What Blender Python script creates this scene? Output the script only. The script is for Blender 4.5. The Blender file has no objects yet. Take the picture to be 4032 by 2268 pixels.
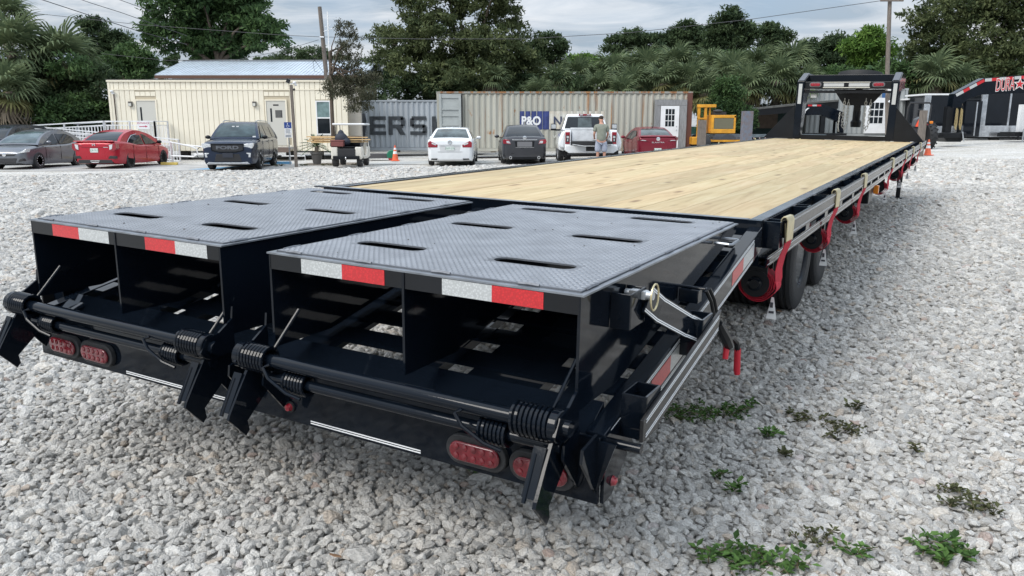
import bpy, bmesh, math, random
import numpy as np
from mathutils import Vector, Matrix, Euler
from mathutils.geometry import delaunay_2d_cdt
R = math.radians
random.seed(7); np.random.seed(7)
sc = bpy.context.scene
COL = sc.collection

# ------------------------------------------------------------------ camera, sky, sun, exposure
cam_d = bpy.data.cameras.new('camera'); cam = bpy.data.objects.new('camera', cam_d); COL.objects.link(cam)
cam_d.sensor_width = 36.0; cam_d.lens = 27.614; cam_d.clip_start = 0.05; cam_d.clip_end = 1500
cam.location = (0, 0, 1.26)
cam.rotation_euler = (math.pi/2 - 0.20387, 0, 0)
sc.camera = cam
SUN_EL, SUN_AZ = R(44), math.atan2(-0.80, -0.60)
world = bpy.data.worlds.new("World"); sc.world = world; world.use_nodes = True
wn, wl = world.node_tree.nodes, world.node_tree.links
wn.clear()
wo = wn.new('ShaderNodeOutputWorld'); bg = wn.new('ShaderNodeBackground'); bg.inputs['Strength'].default_value = 0.10
sky = wn.new('ShaderNodeTexSky'); sky.sky_type = 'NISHITA'; sky.sun_disc = False
sky.sun_elevation = SUN_EL; sky.sun_rotation = SUN_AZ; sky.air_density = 1.0; sky.dust_density = 1.5
tc = wn.new('ShaderNodeTexCoord'); sep = wn.new('ShaderNodeSeparateXYZ'); wl.new(tc.outputs['Generated'], sep.inputs[0])
def wmath(op, a, b=None):
    n = wn.new('ShaderNodeMath'); n.operation = op
    for i, v in enumerate([a, b]):
        if v is None: continue
        if isinstance(v, (int, float)): n.inputs[i].default_value = v
        else: wl.new(v, n.inputs[i])
    return n.outputs[0]
dz_ = wmath('ADD', wmath('MAXIMUM', sep.outputs['Z'], 0.0), 0.16)
cmb = wn.new('ShaderNodeCombineXYZ')
wl.new(wmath('DIVIDE', sep.outputs['X'], dz_), cmb.inputs[0]); wl.new(wmath('MULTIPLY', wmath('DIVIDE', sep.outputs['Y'], dz_), 1.6), cmb.inputs[1])
def wnoise(scale, detail, rough, lo, hi, c0=(0, 0, 0, 1), c1=(1, 1, 1, 1), dist=0.6):
    n = wn.new('ShaderNodeTexNoise'); n.inputs['Scale'].default_value = scale; n.inputs['Detail'].default_value = detail
    n.inputs['Roughness'].default_value = rough; n.inputs['Distortion'].default_value = dist; wl.new(cmb.outputs[0], n.inputs['Vector'])
    r = wn.new('ShaderNodeValToRGB'); r.color_ramp.elements[0].position = lo; r.color_ramp.elements[1].position = hi
    r.color_ramp.elements[0].color = c0; r.color_ramp.elements[1].color = c1; wl.new(n.outputs['Fac'], r.inputs[0]); return r.outputs[0]
cover = wnoise(0.62, 6, 0.55, 0.30, 0.56)
tone = wnoise(1.5, 7, 0.6, 0.36, 0.68, (3.2, 3.8, 4.45, 1), (6.8, 6.95, 7.15, 1), 0.9)
mixc = wn.new('ShaderNodeMix'); mixc.data_type = 'RGBA'
thin = wn.new('ShaderNodeMix'); thin.data_type = 'RGBA'; thin.inputs['Factor'].default_value = 0.72
wl.new(sky.outputs[0], thin.inputs['A']); thin.inputs['B'].default_value = (2.6, 3.5, 4.7, 1)
wl.new(cover, mixc.inputs['Factor']); wl.new(thin.outputs['Result'], mixc.inputs['A']); wl.new(tone, mixc.inputs['B'])
# overcast skies are about three times brighter overhead than at the horizon
cie = wmath('ADD', wmath('MULTIPLY', wmath('MAXIMUM', sep.outputs['Z'], 0.0), 1.7), 0.74)
vm = wn.new('ShaderNodeVectorMath'); vm.operation = 'SCALE'; wl.new(mixc.outputs['Result'], vm.inputs[0]); wl.new(cie, vm.inputs['Scale'])
wl.new(vm.outputs[0], bg.inputs['Color']); wl.new(bg.outputs[0], wo.inputs[0])
sd = bpy.data.lights.new('sun', 'SUN'); sd.energy = 1.75; sd.angle = R(30); sd.color = (1.0, 0.955, 0.89)
sun = bpy.data.objects.new('sun', sd); COL.objects.link(sun)
to_sun = Vector((math.sin(SUN_AZ)*math.cos(SUN_EL), math.cos(SUN_AZ)*math.cos(SUN_EL), math.sin(SUN_EL)))
sun.rotation_euler = to_sun.to_track_quat('Z', 'Y').to_euler(); sun.location = to_sun*60
sc.view_settings.view_transform = 'Standard'; sc.view_settings.look = 'None'
sc.view_settings.exposure = 0.54; sc.view_settings.gamma = 1.0; sc.view_settings.use_curve_mapping = False
sc.cycles.max_bounces = 6; sc.cycles.transparent_max_bounces = 8

# ------------------------------------------------------------------ materials
MATS = {}
def mat(name, col, rough=0.6, metal=0.0, var=0.0, vscale=8.0, col2=None, bump=0.0, bscale=40.0, coat=0.0, spec=0.5, stretch=None, rand=0.0, emit=None, trans=0.0):
    if name in MATS: return MATS[name]
    m = bpy.data.materials.new(name); m.use_nodes = True; n = m.node_tree.nodes; l = m.node_tree.links
    b = n['Principled BSDF']; b.inputs['Roughness'].default_value = rough; b.inputs['Metallic'].default_value = metal
    b.inputs['Coat Weight'].default_value = coat; b.inputs['Specular IOR Level'].default_value = spec; b.inputs['Coat Roughness'].default_value = 0.06
    b.inputs['Base Color'].default_value = (*col, 1)
    t = n.new('ShaderNodeTexCoord'); mp = n.new('ShaderNodeMapping'); l.new(t.outputs['Object'], mp.inputs[0])
    if stretch: mp.inputs['Scale'].default_value = stretch
    out = None
    if var > 0 or col2:
        ns = n.new('ShaderNodeTexNoise'); ns.inputs['Scale'].default_value = vscale; ns.inputs['Detail'].default_value = 6; ns.inputs['Roughness'].default_value = 0.6
        l.new(mp.outputs[0], ns.inputs['Vector'])
        rp = n.new('ShaderNodeValToRGB'); rp.color_ramp.elements[0].position = 0.32; rp.color_ramp.elements[1].position = 0.68
        c2 = col2 if col2 else tuple(min(1, c*(1+var)) for c in col); c1 = col if col2 else tuple(c*(1-var) for c in col)
        rp.color_ramp.elements[0].color = (*c1, 1); rp.color_ramp.elements[1].color = (*c2, 1)
        l.new(ns.outputs['Fac'], rp.inputs[0]); out = rp.outputs[0]
        mr = n.new('ShaderNodeMapRange'); mr.inputs['To Min'].default_value = max(0.02, rough*0.8); mr.inputs['To Max'].default_value = min(1, rough*1.25)
        l.new(ns.outputs['Fac'], mr.inputs['Value']); l.new(mr.outputs[0], b.inputs['Roughness'])
    if rand > 0:
        oi = n.new('ShaderNodeObjectInfo'); hv = n.new('ShaderNodeHueSaturation')
        mr2 = n.new('ShaderNodeMapRange'); mr2.inputs['To Min'].default_value = 1-rand; mr2.inputs['To Max'].default_value = 1+rand
        l.new(oi.outputs['Random'], mr2.inputs['Value']); l.new(mr2.outputs[0], hv.inputs['Value'])
        if out: l.new(out, hv.inputs['Color'])
        else: hv.inputs['Color'].default_value = (*col, 1)
        out = hv.outputs[0]
    if out: l.new(out, b.inputs['Base Color'])
    if bump > 0:
        nb = n.new('ShaderNodeTexNoise'); nb.inputs['Scale'].default_value = bscale; nb.inputs['Detail'].default_value = 4; l.new(mp.outputs[0], nb.inputs['Vector'])
        bp = n.new('ShaderNodeBump'); bp.inputs['Strength'].default_value = bump; bp.inputs['Distance'].default_value = 0.02
        l.new(nb.outputs['Fac'], bp.inputs['Height']); l.new(bp.outputs[0], b.inputs['Normal'])
    if emit:
        b.inputs['Emission Color'].default_value = (*emit[0], 1); b.inputs['Emission Strength'].default_value = emit[1]
    if trans > 0: b.inputs['Transmission Weight'].default_value = trans
    m['p'] = 1
    MATS[name] = m; return m
def nodes(m): return m.node_tree.nodes, m.node_tree.links, m.node_tree.nodes['Principled BSDF']

BLACK = mat('black_gloss_paint', (0.004, 0.0065, 0.011), 0.07, 0, 0.25, 3.0, bump=0.015, bscale=18, spec=0.26)
BLACKM = mat('black_satin_paint', (0.008, 0.009, 0.011), 0.30, 0, 0.3, 4, spec=0.28)
RUBBER = mat('tyre_rubber', (0.017, 0.018, 0.02), 0.62, 0, 0.3, 14, bump=0.2, bscale=60)
PLASTIC = mat('black_plastic', (0.02, 0.02, 0.022), 0.5)
WHITE = mat('white_paint', (0.78, 0.79, 0.8), 0.35, 0, 0.06, 3)
CARWHITE = mat('white_car_paint', (0.74, 0.76, 0.78), 0.22, 0, 0.05, 3, coat=0.8)
STEEL = mat('bare_worn_steel', (0.28, 0.30, 0.33), 0.38, 0.85, 0.25, 12)
GALV = mat('galvanised_steel', (0.5, 0.52, 0.54), 0.42, 0.8, 0.2, 14)
ALU = mat('mill_aluminium', (0.62, 0.63, 0.65), 0.4, 0.6, 0.12, 6)
CHROME = mat('chrome', (0.75, 0.76, 0.78), 0.12, 1.0)
REDLENS = mat('red_lamp_lens', (0.26, 0.006, 0.018), 0.12, 0, 0.5, 60, coat=0.6, bump=0.3, bscale=120)
REDLENSD = mat('dark_red_lens', (0.13, 0.006, 0.012), 0.15, 0, 0.4, 40, coat=0.6)
CLEARL = mat('clear_lamp_lens', (0.62, 0.64, 0.66), 0.1, 0.3, 0.3, 30, coat=0.8)
AMBER = mat('amber_lens', (0.75, 0.22, 0.01), 0.2, 0, 0.2, 40, coat=0.5)
GLASS = mat('tinted_car_glass', (0.015, 0.019, 0.023), 0.06, 0, 0.4, 1.2, spec=0.42)
GLASSL = mat('clear_car_glass', (0.07, 0.09, 0.095), 0.06, 0, 0.6, 2.2, spec=0.45)
STRAP = mat('red_webbing', (0.52, 0.012, 0.035), 0.75, 0, 0.18, 30, bump=0.5, bscale=220, stretch=(1, 1, 1))
HOOK = mat('yellow_zinc', (0.60, 0.52, 0.32), 0.35, 0.7, 0.15, 20)
TAG = mat('paper_tag', (0.75, 0.75, 0.74), 0.7)
REDGRIP = mat('red_rubber_grip', (0.5, 0.012, 0.03), 0.45)
SKIN = mat('skin', (0.45, 0.24, 0.17), 0.55, 0, 0.1, 20)
SHIRT = mat('olive_grey_cotton', (0.21, 0.225, 0.185), 0.9, 0, 0.12, 10, bump=0.3, bscale=20)
SHORTS = mat('light_grey_cotton', (0.33, 0.36, 0.44), 0.9, 0, 0.1, 10, bump=0.3, bscale=20)
HAIR = mat('dark_brown_hair', (0.035, 0.022, 0.015), 0.8)
CONCRETE = mat('concrete', (0.42, 0.41, 0.39), 0.85, 0, 0.18, 1.5, bump=0.3, bscale=25)
BARK = mat('bark', (0.11, 0.085, 0.065), 0.9, 0, 0.35, 7, bump=0.8, bscale=14, stretch=(1, 1, 0.3))
BARKP = mat('palm_bark', (0.17, 0.14, 0.11), 0.95, 0, 0.4, 9, bump=1, bscale=12)
OLDWOOD = mat('weathered_post_wood', (0.17, 0.145, 0.125), 0.9, 0, 0.35, 6, bump=0.7, bscale=12, stretch=(6, 6, 0.8))
GREYWOOD = mat('grey_weathered_boards', (0.26, 0.265, 0.27), 0.9, 0, 0.25, 5, bump=0.6, bscale=10, stretch=(5, 5, 0.8), rand=0.12)
LUMBER = mat('new_lumber', (0.62, 0.43, 0.22), 0.7, 0, 0.15, 8, stretch=(0.6, 6, 6), rand=0.1)
ORANGE = mat('cone_orange', (0.75, 0.14, 0.06), 0.5, 0, 0.15, 6)
YELLOWP = mat('forklift_yellow', (0.62, 0.29, 0.02), 0.45, 0, 0.25, 3)

def retro(name, col):
    m = mat(name, col, 0.3, 0, 0, coat=0.3); n, l, b = nodes(m)
    t = n.new('ShaderNodeTexCoord'); v = n.new('ShaderNodeTexVoronoi'); v.inputs['Scale'].default_value = 160; l.new(t.outputs['Object'], v.inputs['Vector'])
    r = n.new('ShaderNodeValToRGB'); r.color_ramp.elements[0].position = 0.1; r.color_ramp.elements[1].position = 0.6
    r.color_ramp.elements[0].color = (*col, 1); r.color_ramp.elements[1].color = (*[c*0.72 for c in col], 1)
    l.new(v.outputs['Distance'], r.inputs[0]); l.new(r.outputs[0], b.inputs['Base Color']); return m
TAPER = retro('red_reflective_tape', (0.62, 0.018, 0.025)); TAPES = retro('silver_reflective_tape', (0.56, 0.58, 0.58))

def carpaint(name, col, metal=0.3, rough=0.28):
    return mat(name, col, rough, metal, 0.06, 2, coat=0.35, spec=0.4)

def wood_deck():
    m = mat('pale_pine_plank', (0.6, 0.45, 0.26), 0.62); n, l, b = nodes(m)
    t = n.new('ShaderNodeTexCoord'); oi = n.new('ShaderNodeObjectInfo')
    off = n.new('ShaderNodeVectorMath'); off.operation = 'MULTIPLY_ADD'
    cx = n.new('ShaderNodeCombineXYZ'); l.new(oi.outputs['Random'], cx.inputs[0]); l.new(oi.outputs['Random'], cx.inputs[1]); l.new(oi.outputs['Random'], cx.inputs[2])
    l.new(cx.outputs[0], off.inputs[0]); off.inputs[1].default_value = (31, 57, 13); l.new(t.outputs['Object'], off.inputs[2])
    mp = n.new('ShaderNodeMapping'); mp.inputs['Scale'].default_value = (9, 0.75, 9); l.new(off.outputs[0], mp.inputs[0])
    g = n.new('ShaderNodeTexNoise'); g.inputs['Scale'].default_value = 1.6; g.inputs['Detail'].default_value = 8; g.inputs['Roughness'].default_value = 0.62; g.inputs['Distortion'].default_value = 1.2; l.new(mp.outputs[0], g.inputs['Vector'])
    r = n.new('ShaderNodeValToRGB'); e = r.color_ramp.elements
    e[0].position = 0.30; e[0].color = (0.40, 0.30, 0.17, 1); e[1].position = 0.50; e[1].color = (0.52, 0.41, 0.245, 1)
    x = e.new(0.72); x.color = (0.60, 0.505, 0.34, 1); l.new(g.outputs['Fac'], r.inputs[0])
    # per plank tint
    hs = n.new('ShaderNodeHueSaturation'); mr = n.new('ShaderNodeMapRange'); mr.inputs['To Min'].default_value = 0.84; mr.inputs['To Max'].default_value = 1.08
    l.new(oi.outputs['Random'], mr.inputs['Value']); l.new(mr.outputs[0], hs.inputs['Value']); l.new(r.outputs[0], hs.inputs['Color'])
    # big soft stains (pinkish, greenish)
    n2 = n.new('ShaderNodeTexNoise'); n2.inputs['Scale'].default_value = 1.1; n2.inputs['Detail'].default_value = 3
    mp2 = n.new('ShaderNodeMapping'); mp2.inputs['Scale'].default_value = (2.2, 0.7, 1); l.new(off.outputs[0], mp2.inputs[0]); l.new(mp2.outputs[0], n2.inputs['Vector'])
    r2 = n.new('ShaderNodeValToRGB'); r2.color_ramp.elements[0].position = 0.38; r2.color_ramp.elements[1].position = 0.68
    r2.color_ramp.elements[0].color = (0.93, 0.92, 0.80, 1); r2.color_ramp.elements[1].color = (1.0, 0.90, 0.80, 1); l.new(n2.outputs['Fac'], r2.inputs[0])
    mx = n.new('ShaderNodeMix'); mx.data_type = 'RGBA'; mx.blend_type = 'MULTIPLY'; mx.inputs['Factor'].default_value = 0.75
    l.new(hs.outputs[0], mx.inputs['A']); l.new(r2.outputs[0], mx.inputs['B'])
    # knots
    kn = n.new('ShaderNodeTexVoronoi'); kn.inputs['Scale'].default_value = 1.0; mp3 = n.new('ShaderNodeMapping'); mp3.inputs['Scale'].default_value = (7, 2.0, 0.01)
    l.new(off.outputs[0], mp3.inputs[0]); l.new(mp3.outputs[0], kn.inputs['Vector'])
    r3 = n.new('ShaderNodeValToRGB'); r3.color_ramp.elements[0].position = 0.06; r3.color_ramp.elements[1].position = 0.20
    r3.color_ramp.elements[0].color = (0.26, 0.17, 0.10, 1); r3.color_ramp.elements[1].color = (1, 1, 1, 1); l.new(kn.outputs['Distance'], r3.inputs[0])
    mx2 = n.new('ShaderNodeMix'); mx2.data_type = 'RGBA'; mx2.blend_type = 'MULTIPLY'; mx2.inputs['Factor'].default_value = 0.8
    l.new(mx.outputs['Result'], mx2.inputs['A']); l.new(r3.outputs[0], mx2.inputs['B']); l.new(mx2.outputs['Result'], b.inputs['Base Color'])
    bp = n.new('ShaderNodeBump'); bp.inputs['Strength'].default_value = 0.25; bp.inputs['Distance'].default_value = 0.004; l.new(g.outputs['Fac'], bp.inputs['Height']); l.new(bp.outputs[0], b.inputs['Normal'])
    return m
PINE = wood_deck()

def rusty(name, base, amount=0.5, dark=0.8):
    m = mat(name, base, 0.6); n, l, b = nodes(m); t = n.new('ShaderNodeTexCoord')
    def noi(scale, vec, det=5):
        mp = n.new('ShaderNodeMapping'); mp.inputs['Scale'].default_value = vec; l.new(t.outputs['Object'], mp.inputs[0])
        q = n.new('ShaderNodeTexNoise'); q.inputs['Scale'].default_value = scale; q.inputs['Detail'].default_value = det; q.inputs['Roughness'].default_value = 0.65; l.new(mp.outputs[0], q.inputs['Vector']); return q.outputs['Fac']
    def ramp(x, a, c, ca, cb):
        r = n.new('ShaderNodeValToRGB'); r.color_ramp.elements[0].position = a; r.color_ramp.elements[1].position = c
        r.color_ramp.elements[0].color = ca; r.color_ramp.elements[1].color = cb; l.new(x, r.inputs[0]); return r.outputs[0]
    basec = ramp(noi(0.8, (1, 1, 0.25)), 0.35, 0.7, (*[c*dark for c in base], 1), (*base, 1))
    lo = 0.72-0.2*amount
    st = ramp(noi(1.9, (2.2, 1, 0.07), 6), lo, lo+0.10, (0, 0, 0, 1), (1, 1, 1, 1))
    sp = ramp(noi(3.2, (1, 1, .5), 7), lo+0.09, lo+0.15, (0, 0, 0, 1), (1, 1, 1, 1))
    mxf = n.new('ShaderNodeMath'); mxf.operation = 'MAXIMUM'; l.new(st, mxf.inputs[0]); l.new(sp, mxf.inputs[1])
    rc = ramp(noi(6, (1, 1, 0.4)), 0.3, 0.7, (0.20, 0.07, 0.03, 1), (0.40, 0.22, 0.09, 1))
    mx = n.new('ShaderNodeMix'); mx.data_type = 'RGBA'; l.new(mxf.outputs[0], mx.inputs['Factor']); l.new(basec, mx.inputs['A']); l.new(rc, mx.inputs['B'])
    l.new(mx.outputs['Result'], b.inputs['Base Color']); return m
CONT_A = rusty('rust_streaked_grey_container', (0.46, 0.455, 0.395), 0.85)
CONT_B = rusty('faded_grey_container', (0.40, 0.44, 0.48), 0.12)
CONT_C = rusty('plain_grey_container', (0.33, 0.35, 0.35), 0.2)
RUSTR = rusty('rusty_red_steel', (0.13, 0.05, 0.035), 0.6)
CREAM = mat('cream_siding', (0.82, 0.765, 0.63), 0.6, 0, 0.05, 1.2, rand=0.03)
CREAMT = mat('cream_trim', (0.82, 0.76, 0.62), 0.55)
DOORGREY = mat('pale_grey_door', (0.56, 0.55, 0.50), 0.5)
ROOFMETAL = mat('galvalume_roof', (0.47, 0.53, 0.59), 0.6, 0.0, 0.12, 1.2)

def leafmat(name, c1, c2, trans=0.25):
    m = bpy.data.materials.new(name); m.use_nodes = True; n = m.node_tree.nodes; l = m.node_tree.links
    b = n['Principled BSDF']; b.inputs['Roughness'].default_value = 0.65; b.inputs['Specular IOR Level'].default_value = 0.15
    a = n.new('ShaderNodeAttribute'); a.attribute_name = 'rnd'
    r = n.new('ShaderNodeValToRGB'); r.color_ramp.elements[0].color = (*c1, 1); r.color_ramp.elements[1].color = (*c2, 1); l.new(a.outputs['Fac'], r.inputs[0])
    l.new(r.outputs[0], b.inputs['Base Color'])
    tr = n.new('ShaderNodeBsdfTranslucent'); l.new(r.outputs[0], tr.inputs[0]); mx = n.new('ShaderNodeMixShader'); mx.inputs[0].default_value = trans
    l.new(b.outputs[0], mx.inputs[1]); l.new(tr.outputs[0], mx.inputs[2]); l.new(mx.outputs[0], n['Material Output'].inputs[0]); MATS[name] = m; return m
LEAF_DARK = leafmat('dark_green_leaves', (0.034, 0.058, 0.030), (0.11, 0.155, 0.070), 0.35)
LEAF_OAK = leafmat('olive_oak_leaves', (0.045, 0.066, 0.030), (0.17, 0.195, 0.085), 0.35)
LEAF_FRESH = leafmat('fresh_green_leaves', (0.034, 0.068, 0.030), (0.115, 0.19, 0.065), 0.3)
LEAF_BRIGHT = leafmat('bright_green_leaves', (0.07, 0.14, 0.03), (0.20, 0.32, 0.07), 0.3)
LEAF_BROWN = leafmat('bronze_sparse_leaves', (0.05, 0.056, 0.036), (0.16, 0.155, 0.10), 0.35)
FROND = leafmat('green_palm_frond', (0.055, 0.085, 0.045), (0.19, 0.235, 0.12), 0.3)
FRONDY = leafmat('yellowing_palm_frond', (0.10, 0.105, 0.04), (0.20, 0.19, 0.085), 0.2)
FRONDB = leafmat('dead_palm_frond', (0.13, 0.105, 0.075), (0.26, 0.215, 0.16), 0.1)
WEED = leafmat('weed_leaves', (0.035, 0.075, 0.022), (0.13, 0.24, 0.065), 0.3)
WEEDB = leafmat('brownish_weed_leaves', (0.05, 0.055, 0.028), (0.11, 0.12, 0.055), 0.2)

# ------------------------------------------------------------------ mesh helpers
class MB:
    def __init__(s): s.v = []; s.f = []
    def add(s, v, f):
        o = len(s.v); s.v += [tuple(p) for p in v]; s.f += [tuple(i+o for i in q) for q in f]; return s
    def box(s, c, d, rot=None, rz=0):
        x, y, z = [k/2 for k in d]
        v = [Vector((a*x, b*y, e*z)) for a in (-1, 1) for b in (-1, 1) for e in (-1, 1)]
        if rot is not None: M = Euler(rot).to_matrix(); v = [M @ p for p in v]
        if rz: M = Matrix.Rotation(rz, 3, 'Z'); v = [M @ p for p in v]
        v = [p+Vector(c) for p in v]
        return s.add(v, [(0, 1, 3, 2), (4, 6, 7, 5), (0, 4, 5, 1), (2, 3, 7, 6), (0, 2, 6, 4), (1, 5, 7, 3)])
    def b2(s, x0, x1, y0, y1, z0, z1): return s.box(((x0+x1)/2, (y0+y1)/2, (z0+z1)/2), (abs(x1-x0), abs(y1-y0), abs(z1-z0)))
    def bar(s, a, b, w, h, up=(0, 0, 1)):
        a, b = Vector(a), Vector(b); d = (b-a).normalized(); u = Vector(up); r = d.cross(u)
        if r.length < 1e-4: r = d.cross(Vector((0, 1, 0)))
        r.normalize(); u = r.cross(d).normalized(); r *= w/2; u *= h/2
        v = [a-r-u, a+r-u, a+r+u, a-r+u, b-r-u, b+r-u, b+r+u, b-r+u]
        return s.add(v, [(3, 2, 1, 0), (4, 5, 6, 7), (0, 1, 5, 4), (1, 2, 6, 5), (2, 3, 7, 6), (3, 0, 4, 7)])
    def prism(s, pts, axis, a, b):
        n = len(pts); ar = sum(pts[i][0]*pts[(i+1) % n][1]-pts[(i+1) % n][0]*pts[i][1] for i in range(n))
        if ar < 0: pts = pts[::-1]
        mk = {'x': lambda p, t: (t, p[0], p[1]), 'y': lambda p, t: (p[0], t, p[1]), 'z': lambda p, t: (p[0], p[1], t)}[axis]
        if (axis == 'y') == (b > a): a, b = b, a
        v = [mk(p, a) for p in pts]+[mk(p, b) for p in pts]
        f = [tuple(range(n))[::-1], tuple(range(n, 2*n))]+[(i, (i+1) % n, (i+1) % n+n, i+n) for i in range(n)]
        if a > b: f = [q[::-1] for q in f]
        if axis == 'y': f = [q[::-1] for q in f]
        return s.add(v, f)
    def tube(s, pts, r, n=8, caps=True):
        pts = [Vector(p) for p in pts]; m = len(pts); rs = r if isinstance(r, (list, tuple)) else [r]*m
        v = []; f = []; ref = None
        for i, p in enumerate(pts):
            d = (pts[min(i+1, m-1)]-pts[max(i-1, 0)]).normalized()
            if ref is None: ref = d.cross(Vector((0, 0, 1)));  ref = ref if ref.length > 0.05 else d.cross(Vector((1, 0, 0)))
            a = (ref-d*ref.dot(d)).normalized(); ref = a; b = d.cross(a)
            for k in range(n):
                t = 2*math.pi*k/n; v.append(p+(a*math.cos(t)+b*math.sin(t))*rs[i])
        for i in range(m-1):
            for k in range(n): f.append((i*n+k, i*n+(k+1) % n, (i+1)*n+(k+1) % n, (i+1)*n+k))
        if caps: f.append(tuple(range(n))[::-1]); f.append(tuple(range((m-1)*n, m*n)))
        return s.add(v, f)
    def cyl(s, a, b, r, n=16): return s.tube([a, b], r, n)
    def lathe(s, prof, axis='z', c=(0, 0, 0), n=24, close=False):
        v = []; f = []; m = len(prof)
        for (r, h) in prof:
            for k in range(n):
                t = 2*math.pi*k/n; x, y = r*math.cos(t), r*math.sin(t)
                p = {'z': (x, y, h), 'x': (h, x, y), 'y': (y, h, x)}[axis]; v.append((p[0]+c[0], p[1]+c[1], p[2]+c[2]))
        for i in range(m if close else m-1):
            j = (i+1) % m
            for k in range(n): f.append((i*n+k, i*n+(k+1) % n, j*n+(k+1) % n, j*n+k))
        if not close:
            if prof[0][0] > 1e-5: f.append(tuple(range(n))[::-1])
            if prof[-1][0] > 1e-5: f.append(tuple(range((m-1)*n, m*n)))
        return s.add(v, f)
    def ico(s, c, r, sub=2):
        bm = bmesh.new(); bmesh.ops.create_icosphere(bm, subdivisions=sub, radius=1)
        rr = r if isinstance(r, (tuple, list)) else (r, r, r)
        s.add([(v.co.x*rr[0]+c[0], v.co.y*rr[1]+c[1], v.co.z*rr[2]+c[2]) for v in bm.verts], [[v.index for v in f.verts] for f in bm.faces]); bm.free(); return s
    def mesh(s, name, m=None, smooth=False):
        me = bpy.data.meshes.new(name); me.from_pydata([tuple(p) for p in s.v], [], s.f)
        if m: me.materials.append(m)
        if smooth:
            me.polygons.foreach_set('use_smooth', [True]*len(me.polygons)); me.set_sharp_from_angle(angle=R(38))
        me.update(); return me
    def build(s, name, m, parent=None, smooth=False, bevel=0.0, fix=True, **kw):
        me = s.mesh(name, m, smooth)
        if fix:
            bm = bmesh.new(); bm.from_mesh(me); bmesh.ops.recalc_face_normals(bm, faces=bm.faces); bm.to_mesh(me); bm.free()
        o = bpy.data.objects.new(name, me); COL.objects.link(o)
        if parent: o.parent = parent
        if bevel:
            bv = o.modifiers.new('bevel', 'BEVEL'); bv.width = bevel; bv.segments = 2; bv.limit_method = 'ANGLE'; bv.angle_limit = R(40)
        for k, v in kw.items(): o[k] = v
        return o
def box(name, m, parent, x0, x1, y0, y1, z0, z1, bevel=0.0, **kw): return MB().b2(x0, x1, y0, y1, z0, z1).build(name, m, parent, bevel=bevel, **kw)
def link(name, me, parent=None, loc=(0, 0, 0), rot=(0, 0, 0), scale=(1, 1, 1), **kw):
    o = bpy.data.objects.new(name, me); COL.objects.link(o); o.parent = parent; o.location = loc; o.rotation_euler = rot; o.scale = scale
    for k, v in kw.items(): o[k] = v
    return o
def tag(o, label=None, cat=None, group=None, kind=None):
    if label: o['label'] = label
    if cat: o['category'] = cat
    if group: o['group'] = group
    if kind: o['kind'] = kind
    return o
def thing(name, loc=(0, 0, 0), rz=0, label=None, cat=None, group=None):
    o = bpy.data.objects.new(name, None); COL.objects.link(o); o.location = loc; o.rotation_euler = (0, 0, rz); o.empty_display_size = 0.1
    return tag(o, label, cat, group)
def text(s, size, m, parent, loc, rot, name='lettering', extrude=0.002, bold=0.0, align='LEFT', sx=1.0, shear=0.0, **kw):
    c = bpy.data.curves.new(name, 'FONT'); c.body = s; c.size = size; c.extrude = extrude; c.offset = bold; c.align_x = align; c.shear = shear
    c.materials.append(m); c.resolution_u = 4; oc = bpy.data.objects.new(name, c); COL.objects.link(oc); dg = bpy.context.evaluated_depsgraph_get(); me = bpy.data.meshes.new_from_object(oc.evaluated_get(dg)); bpy.data.objects.remove(oc)
    o = bpy.data.objects.new(name, me); COL.objects.link(o); o.parent = parent; o.location = loc; o.rotation_euler = rot; o.scale = (sx, 1, 1)
    for k, v in kw.items(): o[k] = v
    return o
def smoothstep(a, b, x):
    t = np.clip((x-a)/(b-a), 0, 1); return t*t*(3-2*t)
def gz(X, Y):
    far = np.interp(X, [-60, -10, -2, 3, 8, 14, 20, 26, 60], [-.42, -.38, -.30, -.20, -.10, .10, .26, .48, .7])
    return far*smoothstep(7, 27, np.asarray(Y, float))
def G(X, Y): return float(gz(X, Y))
def plate_holes(name, outer, holes, z0, z1, m, parent):
    pts = [Vector(p) for p in outer]; edges = [(i, (i+1) % len(outer)) for i in range(len(outer))]; segs = [list(range(len(outer)))]
    for h in holes:
        o = len(pts); pts += [Vector(p) for p in h]; edges += [(o+i, o+(i+1) % len(h)) for i in range(len(h))]; segs.append(list(range(o, o+len(h))))
    V, E, F, *_ = delaunay_2d_cdt(pts, edges, [], 0, 1e-5)
    def inside(p, poly):
        c = False
        for i in range(len(poly)):
            a, b = poly[i], poly[i-1]
            if (a[1] > p[1]) != (b[1] > p[1]) and p[0] < (b[0]-a[0])*(p[1]-a[1])/(b[1]-a[1])+a[0]: c = not c
        return c
    mb = MB(); n = len(V); faces = []
    for f in F:
        cpt = (sum(V[i].x for i in f)/3, sum(V[i].y for i in f)/3)
        if inside(cpt, outer) and not any(inside(cpt, h) for h in holes): faces.append(tuple(f))
    fs = faces+[tuple(i+n for i in f[::-1]) for f in faces]
    for sgm in segs:
        for i in range(len(sgm)): a, b = sgm[i], sgm[(i+1) % len(sgm)]; fs.append((a, b, b+n, a+n))
    mb.add([(p.x, p.y, z1) for p in V]+[(p.x, p.y, z0) for p in V], fs)
    return mb.build(name, m, parent)

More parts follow.
